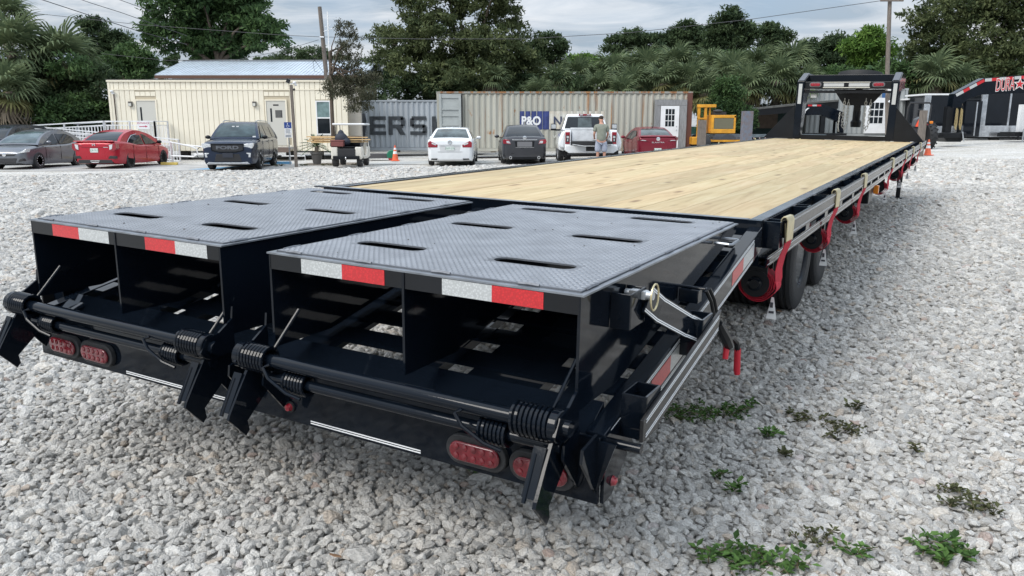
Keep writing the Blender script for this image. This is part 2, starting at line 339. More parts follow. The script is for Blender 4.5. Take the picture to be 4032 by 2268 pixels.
# ------------------------------------------------------------------ ground
xs = np.unique(np.concatenate([np.linspace(-160, -30, 14), np.linspace(-30, 40, 71), np.linspace(40, 160, 13)]))
ys = np.unique(np.concatenate([np.linspace(-25, 5, 7), np.linspace(5, 32, 55), np.linspace(32, 70, 20), np.linspace(70, 300, 12)]))
XX, YY = np.meshgrid(xs, ys); ZZ = gz(XX, YY)-0.028
gv = np.stack([XX.ravel(), YY.ravel(), ZZ.ravel()], 1); nx, ny = len(xs), len(ys)
gf = [(j*nx+i, j*nx+i+1, (j+1)*nx+i+1, (j+1)*nx+i) for j in range(ny-1) for i in range(nx-1)]
GRM = mat('gravel_ground', (0.40, 0.395, 0.38), 0.9); n, l, b = nodes(GRM)
t = n.new('ShaderNodeTexCoord'); vo = n.new('ShaderNodeTexVoronoi'); vo.inputs['Scale'].default_value = 24; l.new(t.outputs['Object'], vo.inputs['Vector'])
r1 = n.new('ShaderNodeValToRGB'); e = r1.color_ramp.elements; e[0].position = 0; e[0].color = (0.50, 0.49, 0.47, 1); e[1].position = 1; e[1].color = (0.86, 0.84, 0.80, 1)
sepc = n.new('ShaderNodeSeparateColor'); l.new(vo.outputs['Color'], sepc.inputs[0]); l.new(sepc.outputs[0], r1.inputs[0])
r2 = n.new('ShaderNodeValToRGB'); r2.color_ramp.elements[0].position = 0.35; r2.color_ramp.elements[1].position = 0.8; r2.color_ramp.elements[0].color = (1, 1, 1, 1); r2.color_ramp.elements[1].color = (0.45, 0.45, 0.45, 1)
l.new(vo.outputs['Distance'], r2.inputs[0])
ns = n.new('ShaderNodeTexNoise'); ns.inputs['Scale'].default_value = 0.55; ns.inputs['Detail'].default_value = 7; ns.inputs['Roughness'].default_value = 0.7; l.new(t.outputs['Object'], ns.inputs['Vector'])
r3 = n.new('ShaderNodeValToRGB'); r3.color_ramp.elements[0].position = 0.34; r3.color_ramp.elements[1].position = 0.62; r3.color_ramp.elements[0].color = (0.74, 0.71, 0.65, 1); r3.color_ramp.elements[1].color = (1, 1, 1, 1); l.new(ns.outputs['Fac'], r3.inputs[0])
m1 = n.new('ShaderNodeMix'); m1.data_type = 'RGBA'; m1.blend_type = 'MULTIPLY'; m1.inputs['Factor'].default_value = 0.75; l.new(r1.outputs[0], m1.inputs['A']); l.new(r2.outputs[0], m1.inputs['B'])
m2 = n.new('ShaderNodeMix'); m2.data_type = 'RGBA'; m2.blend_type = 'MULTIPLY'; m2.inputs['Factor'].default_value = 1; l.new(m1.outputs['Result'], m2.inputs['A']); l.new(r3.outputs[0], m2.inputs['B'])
l.new(m2.outputs['Result'], b.inputs['Base Color'])
bp = n.new('ShaderNodeBump'); bp.inputs['Strength'].default_value = 0.7; bp.inputs['Distance'].default_value = 0.03; bp.invert = True; l.new(vo.outputs['Distance'], bp.inputs['Height']); l.new(bp.outputs[0], b.inputs['Normal'])
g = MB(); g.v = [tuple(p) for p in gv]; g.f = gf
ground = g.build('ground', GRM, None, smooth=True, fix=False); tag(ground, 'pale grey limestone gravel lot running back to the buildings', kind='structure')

def stone_mat():
    m = mat('limestone_gravel', (0.4, 0.4, 0.38), 0.85); n, l, b = nodes(m); oi = n.new('ShaderNodeObjectInfo'); t = n.new('ShaderNodeTexCoord')
    r = n.new('ShaderNodeValToRGB'); e = r.color_ramp.elements; e[0].position = 0; e[0].color = (0.39, 0.38, 0.36, 1); e[1].position = 0.82; e[1].color = (0.67, 0.655, 0.62, 1)
    for p, c in ((0.3, (0.48, 0.468, 0.445)), (0.55, (0.57, 0.557, 0.53)), (0.95, (0.57, 0.53, 0.475)), (0.985, (0.50, 0.43, 0.36)), (0.994, (0.40, 0.31, 0.28)), (0.998, (0.72, 0.71, 0.70))): x = e.new(p); x.color = (*c, 1)
    l.new(oi.outputs['Random'], r.inputs[0])
    g = n.new('ShaderNodeTexNoise'); g.inputs['Scale'].default_value = 3; g.inputs['Detail'].default_value = 5; l.new(t.outputs['Object'], g.inputs['Vector'])
    r2 = n.new('ShaderNodeValToRGB'); r2.color_ramp.elements[0].position = 0.3; r2.color_ramp.elements[1].position = 0.7; r2.color_ramp.elements[0].color = (0.74, 0.73, 0.72, 1); r2.color_ramp.elements[1].color = (1.15, 1.15, 1.15, 1); l.new(g.outputs['Fac'], r2.inputs[0])
    mx = n.new('ShaderNodeMix'); mx.data_type = 'RGBA'; mx.blend_type = 'MULTIPLY'; mx.inputs['Factor'].default_value = 1; l.new(r.outputs[0], mx.inputs['A']); l.new(r2.outputs[0], mx.inputs['B']); l.new(mx.outputs['Result'], b.inputs['Base Color'])
    bp = n.new('ShaderNodeBump'); bp.inputs['Strength'].default_value = 0.5; bp.inputs['Distance'].default_value = 0.15; l.new(g.outputs['Fac'], bp.inputs['Height']); l.new(bp.outputs[0], b.inputs['Normal']); return m
STONE = stone_mat()
stone_col = bpy.data.collections.new('gravel_shapes')
for k in range(10):
    bm = bmesh.new(); bmesh.ops.create_icosphere(bm, subdivisions=3, radius=1)
    rr = random.Random(k); cuts = []
    for _ in range(12):
        d = Vector((rr.gauss(0, 1), rr.gauss(0, 1), rr.gauss(0, 1))).normalized(); cuts.append((d, rr.uniform(0.55, 0.86)))
    for v in bm.verts:
        p = v.co.copy()
        for d, h in cuts:
            q = p.dot(d)
            if q > h: p -= d*(q-h)*0.97
        p *= 1+0.05*math.sin(5*p.x+k)*math.cos(4*p.y+2*k)
        v.co = p
    me = bpy.data.meshes.new('stone'); bm.to_mesh(me); bm.free(); me.materials.append(STONE); me.polygons.foreach_set('use_smooth', [True]*len(me.polygons)); me.set_sharp_from_angle(angle=R(24))
    o = bpy.data.objects.new('stone', me); stone_col.objects.link(o)
def stone_points():
    P = []; S = []
    rng = np.random.default_rng(3)
    for (r0, r1, sp, sz) in ((0.6, 4.2, 0.0225, 0.0158), (4.2, 8.0, 0.029, 0.0195), (8.0, 13.0, 0.040, 0.0265), (13.0, 19.0, 0.060, 0.036), (19.0, 31.0, 0.095, 0.052)):
        for layer in range(2):
            s_ = sp if layer == 0 else sp*1.6
            gx = np.arange(-r1*0.82, r1*0.86, s_); gy = np.arange(0.4, r1, s_)
            A, B = np.meshgrid(gx, gy); A = A+(np.arange(A.shape[0]) % 2)[:, None]*s_*0.5
            A = A.ravel()+rng.uniform(-.42, .42, A.size)*s_; B = B.ravel()+rng.uniform(-.42, .42, B.size)*s_
            d = np.hypot(A, B); k = (d >= r0) & (d < r1) & (np.abs(A) < 0.80*B+0.9)
            A, B = A[k], B[k]
            sc_ = sz*np.exp(rng.normal(0, 0.30, A.size))
            z = gz(A, B)-0.020+(0.0 if layer == 0 else 0.012)+rng.uniform(-.005, .005, A.size)
            P.append(np.stack([A, B, z], 1)); S.append(sc_)
    P = np.concatenate(P); S = np.concatenate(S); return P, S, rng
P, S, rng = stone_points(); N = len(P)
me = bpy.data.meshes.new('gravel'); me.vertices.add(N); me.vertices.foreach_set('co', P.astype(np.float32).ravel())
a = me.attributes.new('rot', 'FLOAT_VECTOR', 'POINT'); a.data.foreach_set('vector', (np.stack([rng.uniform(-.5, .5, N), rng.uniform(-.5, .5, N), rng.uniform(0, 6.28, N)], 1)).astype(np.float32).ravel())
scl = np.stack([S*rng.uniform(1.0, 1.5, N), S*rng.uniform(.75, 1.1, N), S*rng.uniform(.5, .85, N)], 1)
a = me.attributes.new('scl', 'FLOAT_VECTOR', 'POINT'); a.data.foreach_set('vector', scl.astype(np.float32).ravel())
a = me.attributes.new('idx', 'INT', 'POINT'); a.data.foreach_set('value', rng.integers(0, 10, N).astype(np.int32))
gravel = bpy.data.objects.new('gravel', me); COL.objects.link(gravel); me.materials.append(STONE)
tag(gravel, 'loose pale grey limestone gravel stones', 'gravel', kind='stuff')
ng = bpy.data.node_groups.new('scatter_stones', 'GeometryNodeTree')
ng.interface.new_socket('Geometry', in_out='INPUT', socket_type='NodeSocketGeometry'); ng.interface.new_socket('Geometry', in_out='OUTPUT', socket_type='NodeSocketGeometry')
gi = ng.nodes.new('NodeGroupInput'); go = ng.nodes.new('NodeGroupOutput'); iop = ng.nodes.new('GeometryNodeInstanceOnPoints'); ci = ng.nodes.new('GeometryNodeCollectionInfo')
ci.inputs['Collection'].default_value = stone_col; ci.inputs['Separate Children'].default_value = True; ci.inputs['Reset Children'].default_value = True
iop.inputs['Pick Instance'].default_value = True
def na(nm, ty):
    q = ng.nodes.new('GeometryNodeInputNamedAttribute'); q.data_type = ty; q.inputs['Name'].default_value = nm; return [o for o in q.outputs if o.enabled and o.name == 'Attribute'][0]
ng.links.new(gi.outputs[0], iop.inputs['Points']); ng.links.new(ci.outputs[0], iop.inputs['Instance']); ng.links.new(na('idx', 'INT'), iop.inputs['Instance Index'])
e2r = ng.nodes.new('FunctionNodeEulerToRotation'); ng.links.new(na('rot', 'FLOAT_VECTOR'), e2r.inputs[0]); ng.links.new(e2r.outputs[0], iop.inputs['Rotation'])
ng.links.new(na('scl', 'FLOAT_VECTOR'), iop.inputs['Scale']); ng.links.new(iop.outputs[0], go.inputs[0])
md = gravel.modifiers.new('scatter', 'NODES'); md.node_group = ng
# ------------------------------------------------------------------ the long flatbed trailer (own frame: x across, y forward from the rear edge of the deck)
T = thing('gooseneck_trailer', (-0.0192, 3.9115, 0), 0, 'long black gooseneck flatbed trailer with pine deck and folded ramps, filling the foreground', 'trailer')
T.rotation_euler = (0.0102, 0.0218, -0.5161)
LEN = 13.4
# planks
px0, pw = 1.153, 0.185
for i in range(13):
    x1 = px0-i*pw; x0 = max(x1-pw+0.0024, -1.153)
    joints = [0.052, 4.95+(i*37 % 5)*0.31-(i % 2)*1.1, 8.6+(i*23 % 4)*0.35-(i % 3)*0.4, 11.86]
    for k in range(3):
        zt = 0.885+random.uniform(-.0012, .0012)
        box('deck_plank', PINE, T, x0, x1, joints[k]+.0015, joints[k+1]-.0015, zt-.038, zt, bevel=0.0018)
hd = MB().b2(-1.30, 1.215, 0.0, 0.045, 0.888, 0.894).b2(-1.22, 1.215, -0.002, 0.012, 0.70, 0.8875); hd.build('deck_header', BLACK, T)
hm = MB().b2(-1.21, 1.155, 0.004, 0.047, 0.8945, 0.8955).build('worn_header_edge', STEEL, T)
# main frame
for s in (-1, 1):
    MB().b2(s*0.44, s*0.58, 0.05, 13.0, 0.60, 0.61).b2(s*0.50, s*0.52, 0.05, 13.0, 0.33, 0.60).b2(s*0.44, s*0.58, 0.05, 13.0, 0.32, 0.33).build('frame_beam', BLACK, T)
cr = MB()
for i in range(30): cr.b2(-1.195, 1.195, 0.15+i*0.4, 0.19+i*0.4, 0.75, 0.835)
cr.build('crossmembers', BLACK, T, kind='stuff')
for s in (-1, 1):
    X = lambda a: s*a
    MB().b2(X(1.155), X(1.212), -0.0, LEN, 0.883, 0.891).b2(X(1.200), X(1.211), 0.0, LEN, 0.735, 0.883).b2(X(1.16), X(1.200), 0.0, LEN, 0.735, 0.742).build('side_rail', BLACK, T, bevel=0.002)
    MB().b2(X(1.158), X(1.209), 0.06, LEN, 0.8915, 0.892).build('rail_top_wear', mat('scuffed_black_steel', (0.14, 0.15, 0.17), 0.22, 0.5, 0.4, 6, coat=0.3), T)
    MB().b2(X(1.283), X(1.294), 0.155, LEN, 0.806, 0.884).build('rub_rail', mat('rub_rail_paint', (0.018, 0.018, 0.019), 0.22, 0.0, 0.3, 3, spec=0.3), T, bevel=0.002)
    st = MB()
    for z in (0.874, 0.8695, 0.822, 0.8175): st.b2(X(1.2942), X(1.2950), 0.17, LEN, z, z+.0011)
    st.build('pinstripe', WHITE, T)
    MB().b2(X(1.212), X(1.246), 0.02, LEN, 0.692, 0.700).b2(X(1.240), X(1.248), 0.02, LEN, 0.700, 0.732).b2(X(1.212), X(1.246), 0.02, LEN, 0.732, 0.738).build('winch_track', BLACK, T)
    MB().b2(X(1.2482), X(1.2488), 0.03, LEN, 0.728, 0.7300).b2(X(1.2482), X(1.2488), 0.03, LEN, 0.702, 0.7038).build('track_pinstripe', WHITE, T)
    k = 0; y = 0.06
    while y < LEN-0.1:
        p = MB(); h0, h1 = (0.77, 0.886)
        p.b2(X(1.212), X(1.283), y, y+.006, h0, h1).b2(X(1.212), X(1.283), y+.098, y+.104, h0, h1).b2(X(1.212), X(1.217), y+.006, y+.098, h0, h1).b2(X(1.277), X(1.283), y+.006, y+.098, h0, h1)
        p.build('stake_pocket', BLACK, T); y += 0.61 if k else 0.66; k += 1
    for k in range(5):   # tape and maker decals on the rub rail side
        y0 = 1.18+k*2.55
        MB().b2(X(1.2112), X(1.2118), y0, y0+.17, 0.748, 0.798).build('reflective_tape', TAPER, T)
        MB().b2(X(1.2112), X(1.2118), y0+.17, y0+.34, 0.748, 0.798).build('reflective_tape', TAPES, T)
# dovetail
def dv(y): return 0.868+0.197*y
for s in (-1, 1):
    for (xa, xb, h, nm) in ((1.168, 1.222, .105, 'dovetail_rail'), (1.03, 1.088, .04, 'dovetail_inner_rail')):
        MB().prism([(0.0, dv(0)), (-1.655, dv(-1.655)), (-1.655, dv(-1.655)-h), (0.0, dv(0)-h)], 'x', s*xa, s*xb).build(nm, BLACK, T, bevel=0.003)
    for (z0, nm) in ((0.012, 0), (0.019, 0), (0.088, 0), (0.095, 0)):
        pass
    ps = MB()
    for off in (.008, .015, .088, .095):
        ps.prism([(-0.14, dv(-.14)-off), (-1.64, dv(-1.64)-off), (-1.64, dv(-1.64)-off-.0028), (-0.14, dv(-.14)-off-.0028)], 'x', s*1.2222, s*1.2232)
    ps.build('pinstripe', WHITE, T)
    for (ya, yb, m_) in ((-.46, -.30, TAPER), (-.30, -.13, TAPES), (-1.32, -1.155, TAPER), (-1.155, -.99, TAPES)):
        MB().prism([(ya, dv(ya)-.024), (yb, dv(yb)-.024), (yb, dv(yb)-.078), (ya, dv(ya)-.078)], 'x', s*1.2222, s*1.2230).build('reflective_tape', m_, T)
    # outboard rub bar with its two pockets on the dovetail
    MB().prism([(-.90, dv(-.90)+.025), (-1.60, dv(-1.60)+.025), (-1.60, dv(-1.60)-.035), (-1.52, dv(-1.6)-.035), (-.93, dv(-.93)-.035)], 'x', s*1.292, s*1.302).build('rub_rail', MATS['rub_rail_paint'], T, bevel=0.002)
    ps = MB()
    for off in (.018, .011, -.022, -.029): ps.prism([(-.93, dv(-.93)+off), (-1.58, dv(-1.58)+off), (-1.58, dv(-1.58)+off-.0026), (-.93, dv(-.93)+off-.0026)], 'x', s*1.3022, s*1.3032)
    ps.build('pinstripe', WHITE, T)
    for yc in (-1.02, -1.50):
        zt = dv(yc)+.05; p = MB(); x0, x1 = s*1.222, s*1.292
        p.b2(x0, x1, yc-.055, yc-.049, zt-.12, zt).b2(x0, x1, yc+.049, yc+.055, zt-.12, zt).b2(x0, s*1.228, yc-.049, yc+.049, zt-.12, zt).b2(s*1.286, x1, yc-.049, yc+.049, zt-.12, zt)
        p.build('stake_pocket', BLACK, T, bevel=0.0015)
        MB().b2(s*1.2865, s*1.291, yc-.05, yc+.05, zt, zt+.0015).build('weld_edge', STEEL, T)
    # rear corner box: side plate, gusset, pin, marker
    MB().prism([(-1.655, 0.353), (-1.655, .535), (-1.42, .575), (-1.50, .43), (-1.60, .355)], 'x', s*1.215, s*1.225).build('corner_plate', BLACK, T)
    mk = MB().lathe([(0.0, .014), (.010, .011), (.015, 0)], 'x', (0, 0, 0), 12)
    mk.v = [(s*(1.2265+p[0]), -1.60+p[1], 0.395+p[2]) for p in mk.v]; mk.build('marker_lamp', REDLENS, T, smooth=True)
    MB().cyl((s*1.224, -1.60, .500), (s*1.30, -1.60, .50), .013, 12).build('hinge_pin', BLACK, T, smooth=True)
cb = MB()
for k in range(9):
    y1 = -0.112-k*.157; y0 = y1-.086
    cb.prism([(y0, dv(y0)-.003), (y1, dv(y1)-.003), (y1, dv(y1)-.012), (y0, dv(y0)-.012)], 'x', -1.167, 1.167)
for s in (-1, 1):
    for (xa, xb, h) in ((.498, .60, .045), (.705, .95, .05), (.03, .19, .03)):
        cb.prism([(-.02, dv(-.02)-.0125), (-1.56, dv(-1.56)-.0125), (-1.56, dv(-1.56)-h), (-.02, dv(0)-h)], 'x', s*xa, s*xb)
cb.build('dovetail_bars', BLACK, T)
MB().prism([(-1.53, dv(-1.53)+.012), (-1.662, dv(-1.662)-.03), (-1.662, dv(-1.662)-.045), (-1.53, dv(-1.53)-.01)], 'x', -1.166, 1.166).build('tail_bar', BLACK, T, bevel=0.002)
# bumper
MB().b2(-1.214, 1.214, -1.668, -1.657, 0.353, 0.535).build('bumper', BLACK, T, bevel=0.002)
for z in (.3625, .3695):
    for xa_, xb_ in ((-.68, -.06), (.235, .66)): MB().b2(xa_, xb_, -1.6695, -1.6685, z, z+.0035).build('pinstripe', WHITE, T)
def oval(w, h, n=10):
    r = h/2; p = [(w/2-r+r*math.cos(t), r*math.sin(t)) for t in np.linspace(-math.pi/2, math.pi/2, n)]
    return p+[(-w/2+r+r*math.cos(t), r*math.sin(t)) for t in np.linspace(math.pi/2, 1.5*math.pi, n)]
for xc in (-1.03, -.828, .858, 1.06):
    g_ = MB().prism([(x+xc, z+.4175) for x, z in oval(.194, .086)], 'y', -1.6685, -1.688).build('lamp_gasket', RUBBER, T, smooth=True, bevel=0.003)
    L = MB().prism([(x+xc, z+.4175) for x, z in oval(.160, .056)], 'y', -1.6885, -1.699).build('tail_lamp', REDLENSD, T, smooth=True, bevel=0.004)
    for i in range(5):
        for j in range(2):
            q = MB().lathe([(0, -.0035), (.009, -.0015), (.010, 0)], 'y', (xc-.056+i*.028, -1.7, .405+j*.026), 10).build('led', REDLENSD, L, smooth=True)
for xc in (-.106, .03, .152):
    if xc == .03: continue
    MB().lathe([(.018, 0), (.018, -.006), (0, -.006)], 'y', (xc, -1.669, .403), 14).build('lamp_gasket', RUBBER, T, smooth=True)
    MB().lathe([(.0, -.014), (.010, -.012), (.013, 0)], 'y', (xc, -1.675, .403), 14).build('marker_lamp', REDLENS, T, smooth=True)
for xc in (-1.19, -.11, -.02, .13, 1.155, 1.205):   # triangular hinge gussets on the bumper
    MB().prism([(-1.669, .545), (-1.755, .535), (-1.76, .50), (-1.669, .385)], 'x', xc-.004, xc+.004).build('gusset', BLACK, T)
    MB().prism([(xc-.055, .53), (xc+.055, .53), (xc+.01, .395), (xc-.01, .395)], 'y', -1.669, -1.674).build('gusset_plate', BLACK, T)
# ramps
def coil(cx, cy, cz, x0, x1, rad, wire, turns):
    pts = []; nseg = int(turns*14)
    for i in range(nseg+1):
        a_ = 2*math.pi*turns*i/nseg; pts.append((x0+(x1-x0)*i/nseg, cy+rad*math.cos(a_), cz+rad*math.sin(a_)))
    return MB().tube(pts, wire, 6)
TREAD = mat('worn_tread_plate_steel', (0.145, 0.155, 0.175), 0.36, 0.35, 0.3, 5, bump=0.08, bscale=300)
SLOTS = [(.36, -1.405), (.36, -.855), (.36, -.295), (.88, -1.405), (.88, -.872), (.88, -.305)]
lug = MB()
for (dx, dy, sgn) in ((0, 0, 1),):
    n_ = 7; a_, w_ = .0115, .0034
    top = [(a_*math.cos(t)*.72, w_*math.sin(t)*.35) for t in np.linspace(0, 2*math.pi, n_*2, endpoint=False)]
    bot = [(a_*math.cos(t), w_*math.sin(t)) for t in np.linspace(0, 2*math.pi, n_*2, endpoint=False)]
lugs_xy = []
def make_ramp(xa, xb, sgn):
    rp = thing('loading_ramp', (0, 0, 0)); rp.parent = T
    rp['label'] = 'folded steel loading ramp'
    y0, y1 = -1.682, -.19; zt = .900
    slots = []
    for (xc, yc) in SLOTS:
        xc = (xa+(xc-.1)) if sgn > 0 else (xa+(xc-.1))
        slots.append((xc, yc))
    holes = [[(x*1.0+xc, y*1.0+yc) for x, y in oval(.262, .072, 8)] for xc, yc in slots]
    plate_holes('tread_plate', [(xa+.018, y0+.02), (xb-.018, y0+.02), (xb-.018, y1), (xa+.018, y1)], holes, zt, zt+.005, TREAD, rp)
    # raised lugs, one joined mesh
    rg = random.Random(5); vs = []; fs = []
    pit = .0195; i = 0; yy = y0+.03
    while yy < y1-.008:
        xx = xa+.03+(pit*.5 if i % 2 else 0); j = 0
        while xx < xb-.028:
            ok = True
            for (xc, yc) in slots:
                if abs(yy-yc) < .043 and abs(xx-xc) < .138: ok = False
            if ok:
                ang = R(38) if (i+j) % 2 else R(-38)
                ang = R(12) if i % 2 else R(-14)
                c, s_ = math.cos(ang), math.sin(ang); o = len(vs); A = .0098; W = .0030
                P4 = [(-A, 0), (-A*.45, -W), (A*.45, -W), (A, 0), (A*.45, W), (-A*.45, W)]
                vs += [(xx+p*c-q*s_, yy+p*s_+q*c, zt+.005) for p, q in P4]
                vs += [(xx+p*c*.62-q*s_*.35, yy+p*s_*.62+q*c*.35, zt+.0068) for p, q in P4]
                fs += [(o+6, o+7, o+8, o+9, o+10, o+11)]+[(o+k, o+(k+1) % 6, o+6+(k+1) % 6, o+6+k) for k in range(6)]
            xx += pit; j += 1
        yy += pit*.62; i += 1
    mb = MB(); mb.v = vs; mb.f = fs; mb.build('tread_lugs', mat('tread_lug_steel', (0.24, 0.255, 0.28), 0.30, 0.45, 0.15, 9), rp, fix=False, kind='stuff')
    db = MB(); rq = random.Random(11 if sgn > 0 else 12)
    for k in range(15):
        dx_, dy_, a_ = rq.uniform(xa+.06, xb-.06), rq.uniform(y0+.06, y1-.05), rq.uniform(0, 3.1); l_ = rq.uniform(.002, .007)
        if any(abs(dy_-yc) < .05 and abs(dx_-xc) < .15 for xc, yc in slots): continue
        db.box((dx_, dy_, zt+.008), (l_, l_*.5, .0025), rz=a_)
    db.build('plate_debris', mat('dirt_fleck', (.07, .055, .045), .9), rp, kind='stuff')
    # edge flange frame just under the plate, with weld beads
    MB().b2(xa, xb, y0-.004, y0+.018, zt-.004, zt+.001).b2(xa, xa+.016, y0+.018, y1, zt-.004, zt+.001).b2(xb-.016, xb, y0+.018, y1, zt-.004, zt+.001).build('edge_angle', STEEL, rp)
    wb = MB()
    yy = y0+.05
    while yy < y1-.1:
        for xe in (xa+.019, xb-.019): wb.tube([(xe, yy, zt+.004), (xe, yy+.035, zt+.0055), (xe, yy+.07, zt+.004)], .0045, 5)
        yy += .30
    xx = xa+.06
    while xx < xb-.1: wb.tube([(xx, y0+.021, zt+.004), (xx+.03, y0+.021, zt+.0055), (xx+.06, y0+.021, zt+.004)], .0045, 5); xx += .27
    wb.build('weld_bead', mat('weld_bead_steel', (0.16, 0.17, 0.19), 0.55, 0.2, 0.3, 60), rp, smooth=True)
    MB().b2(xa+.012, xb-.012, y0-.003, y0+.003, zt-.050, zt-.0045).build('rear_flange', BLACKM, rp)
    for side, xw in ((-1, xa+.012), (1, xb-.012)):
        MB().prism([(y0-.003, zt-.0045), (y1, zt-.0045), (y1, zt-.035), (y0+.25, .60), (y0-.003, .60)], 'x', xw-.004, xw+.004).build('side_plate', BLACK, rp)
    xm = (xa+xb)/2-.012
    MB().prism([(y0-.006, zt-.0045), (y1, zt-.0045), (y1, zt-.035), (y0+.25, .60), (y0-.006, .60)], 'x', xm-.004, xm+.004).build('centre_plate', BLACK, rp)
    ib = MB()
    for k in range(6): ib.b2(xa+.02, xb-.02, -1.50+k*.25, -1.49+k*.25, zt-.055, zt-.006)
    ib.build('ramp_crossbars', BLACK, rp)
    t0 = [(.112, .270, TAPES), (.27, .425, TAPER), (.62, .775, TAPES), (.775, .925, TAPER)] if sgn > 0 else [(.118, .28, TAPER), (.28, .455, TAPES), (.655, .81, TAPER), (.81, .965, TAPES)]
    for (a1, a2, m_) in t0:
        MB().b2(xa+a1+(.03 if sgn > 0 else .03), xa+a2+.03, y0-.0042, y0-.0034, zt-.049, zt-.0055).build('reflective_tape', m_, rp)
    # pivot tube, coils and feet
    tl, tr = (xa-.06, xb+.012) if sgn > 0 else (xa-.045, xb+.035)
    Z1, Z2, Yt = .585, .528, -1.76
    MB().cyl((tl, Yt, Z1), (tr, Yt, Z1), .021, 16).build('pivot_tube', BLACK, rp, smooth=True)
    MB().cyl((tl+.12, Yt+.01, Z2), (tr-.03, Yt+.01, Z2), .0165, 14).build('lower_tube', BLACK, rp, smooth=True)
    for (x0, x1) in ((tl+.03, tl+.135), (tr-.155, tr-.05)):
        coil(0, Yt, Z1, x0, x1, .038, .0068, 8).build('torsion_spring', BLACK, rp, smooth=True)
        xe = x0-.012 if x0 < (tl+tr)/2 else x1+.012
        MB().cyl((xe-.012, Yt, Z1), (xe+.012, Yt, Z1), .042, 18).build('spring_collar', BLACK, rp, smooth=True, bevel=0.003)
        xr = (x0+x1)/2
        MB().cyl((x0+(.09 if x0 < xr+1 else 0), Yt+.03, Z1+.03), (x0+.108, Yt+.12, Z1+.135), .0058, 8).build('spring_arm', BLACK, rp, smooth=True)
    for (x0, x1, dx) in ((tl+.19, tl+.275, -1), (tr-.26, tr-.175, -1)):
        coil(0, Yt+.01, Z2, x0, x1, .030, .0060, 7).build('torsion_spring', BLACK, rp, smooth=True)
        MB().tube([(x0-.045, Yt-.02, Z1-.005), (x0-.055, Yt-.035, Z1-.012), (x0-.03, Yt-.04, Z1-.04), (x0+.03, Yt-.032, Z2-.02), (x1-.01, Yt-.02, Z2-.035)], .0058, 8).build('spring_arm', BLACK, rp, smooth=True)
    for xf in (tl+.045, tr-.045):
        ft = MB().prism([(Yt+.045, .545), (Yt-.012, .556), (-1.815, .49), (-1.856, .423), (-1.862, .408), (-1.800, .338), (-1.785, .352), (-1.79, .385), (Yt+.052, .455)], 'x', xf-.005, xf+.005)
        ft.build('ramp_foot', BLACK, rp)
        MB().bar((xf-.022, -1.79, .535), (xf-.022, -1.852, .425), .034, .006, up=(0, 1, .3)).build('foot_flange', BLACK, rp)
        MB().cyl((xf-.03, -1.80, .52), (xf-.03, -1.86, .415), .006, 8).build('foot_rod', BLACK, rp, smooth=True)
        MB().prism([(Yt+.09, .70), (Yt+.085, .66), (Yt+.03, .625), (Yt-.02, .615), (Yt-.045, .575), (Yt, .545), (Yt+.09, .55)], 'x', xf-.004+(.02 if xf > (tl+tr)/2 else -.02), xf+.004+(.02 if xf > (tl+tr)/2 else -.02)).build('hinge_bracket', BLACK, rp)
    return rp
make_ramp(.10, 1.165, 1)['label'] = 'right hand folded loading ramp'
make_ramp(-1.165, -.10, -1)['label'] = 'left hand folded loading ramp'
# ramp side hardware on the right
pk = MB(); y0 = -1.50
pk.b2(1.158, 1.215, y0, y0+.006, .775, .872).b2(1.158, 1.215, y0+.11, y0+.116, .775, .872).b2(1.209, 1.215, y0+.006, y0+.11, .775, .872); pk.build('ramp_pocket', BLACK, T, bevel=0.002)
pk = MB(); y0 = -.52; pk.tube([(1.16, y0, .868), (1.215, y0, .866), (1.225, y0+.01, .866), (1.225, y0+.10, .868), (1.215, y0+.11, .869), (1.16, y0+.11, .87)], .006, 6); pk.build('pull_loop', STEEL, T, smooth=True)
# brace strap pinned to the ramp side
br = MB(); path = [(1.222, -1.400, .842), (1.232, -1.33, .80), (1.25, -1.10, .70), (1.282, -1.00, .655)]
hw = Vector((0, .035, .028))
w1 = [Vector(p)-hw for p in path]; w2 = [Vector(p)+hw for p in path]
for i in range(3):
    a0, a1, b0, b1 = w1[i], w1[i+1], w2[i], w2[i+1]; nrm = (a1-a0).cross(b0-a0).normalized()*.008
    br.add([a0, a1, b1, b0, a0+nrm, a1+nrm, b1+nrm, b0+nrm], [(0, 1, 2, 3), (7, 6, 5, 4), (0, 4, 5, 1), (1, 5, 6, 2), (2, 6, 7, 3), (3, 7, 4, 0)])
br.build('brace_strap', BLACK, T)
bp_ = MB()
for f_ in (.05, .12, .86, .93):
    for i in range(3):
        p, q = w1[i].lerp(w2[i], f_), w1[i+1].lerp(w2[i+1], f_); nn = (w1[i+1]-w1[i]).cross(w2[i]-w1[i]).normalized()*.0088
        if nn.x < 0: nn = -nn*0.06
        bp_.bar(p+nn, q+nn, .0035, .001, up=nn)
bp_.build('brace_pinstripe', WHITE, T)
MB().cyl((1.165, -1.41, .855), (1.245, -1.41, .855), .012, 12).b2(1.18, 1.225, -1.425, -1.395, .845, .866).build('brace_pin', GALV, T, smooth=True)
rg_ = MB(); rg_.tube([(1.25+.006*math.sin(a), -1.41+.012*math.cos(a)+.012*math.sin(a), .852+.036*math.sin(a)) if 0 else (1.248, -1.41+.03*math.cos(a), .852+.036*math.sin(a)) for a in np.linspace(0, 2*math.pi, 22)], .0028, 6, caps=False); rg_.build('lynch_pin_ring', HOOK, T, smooth=True)
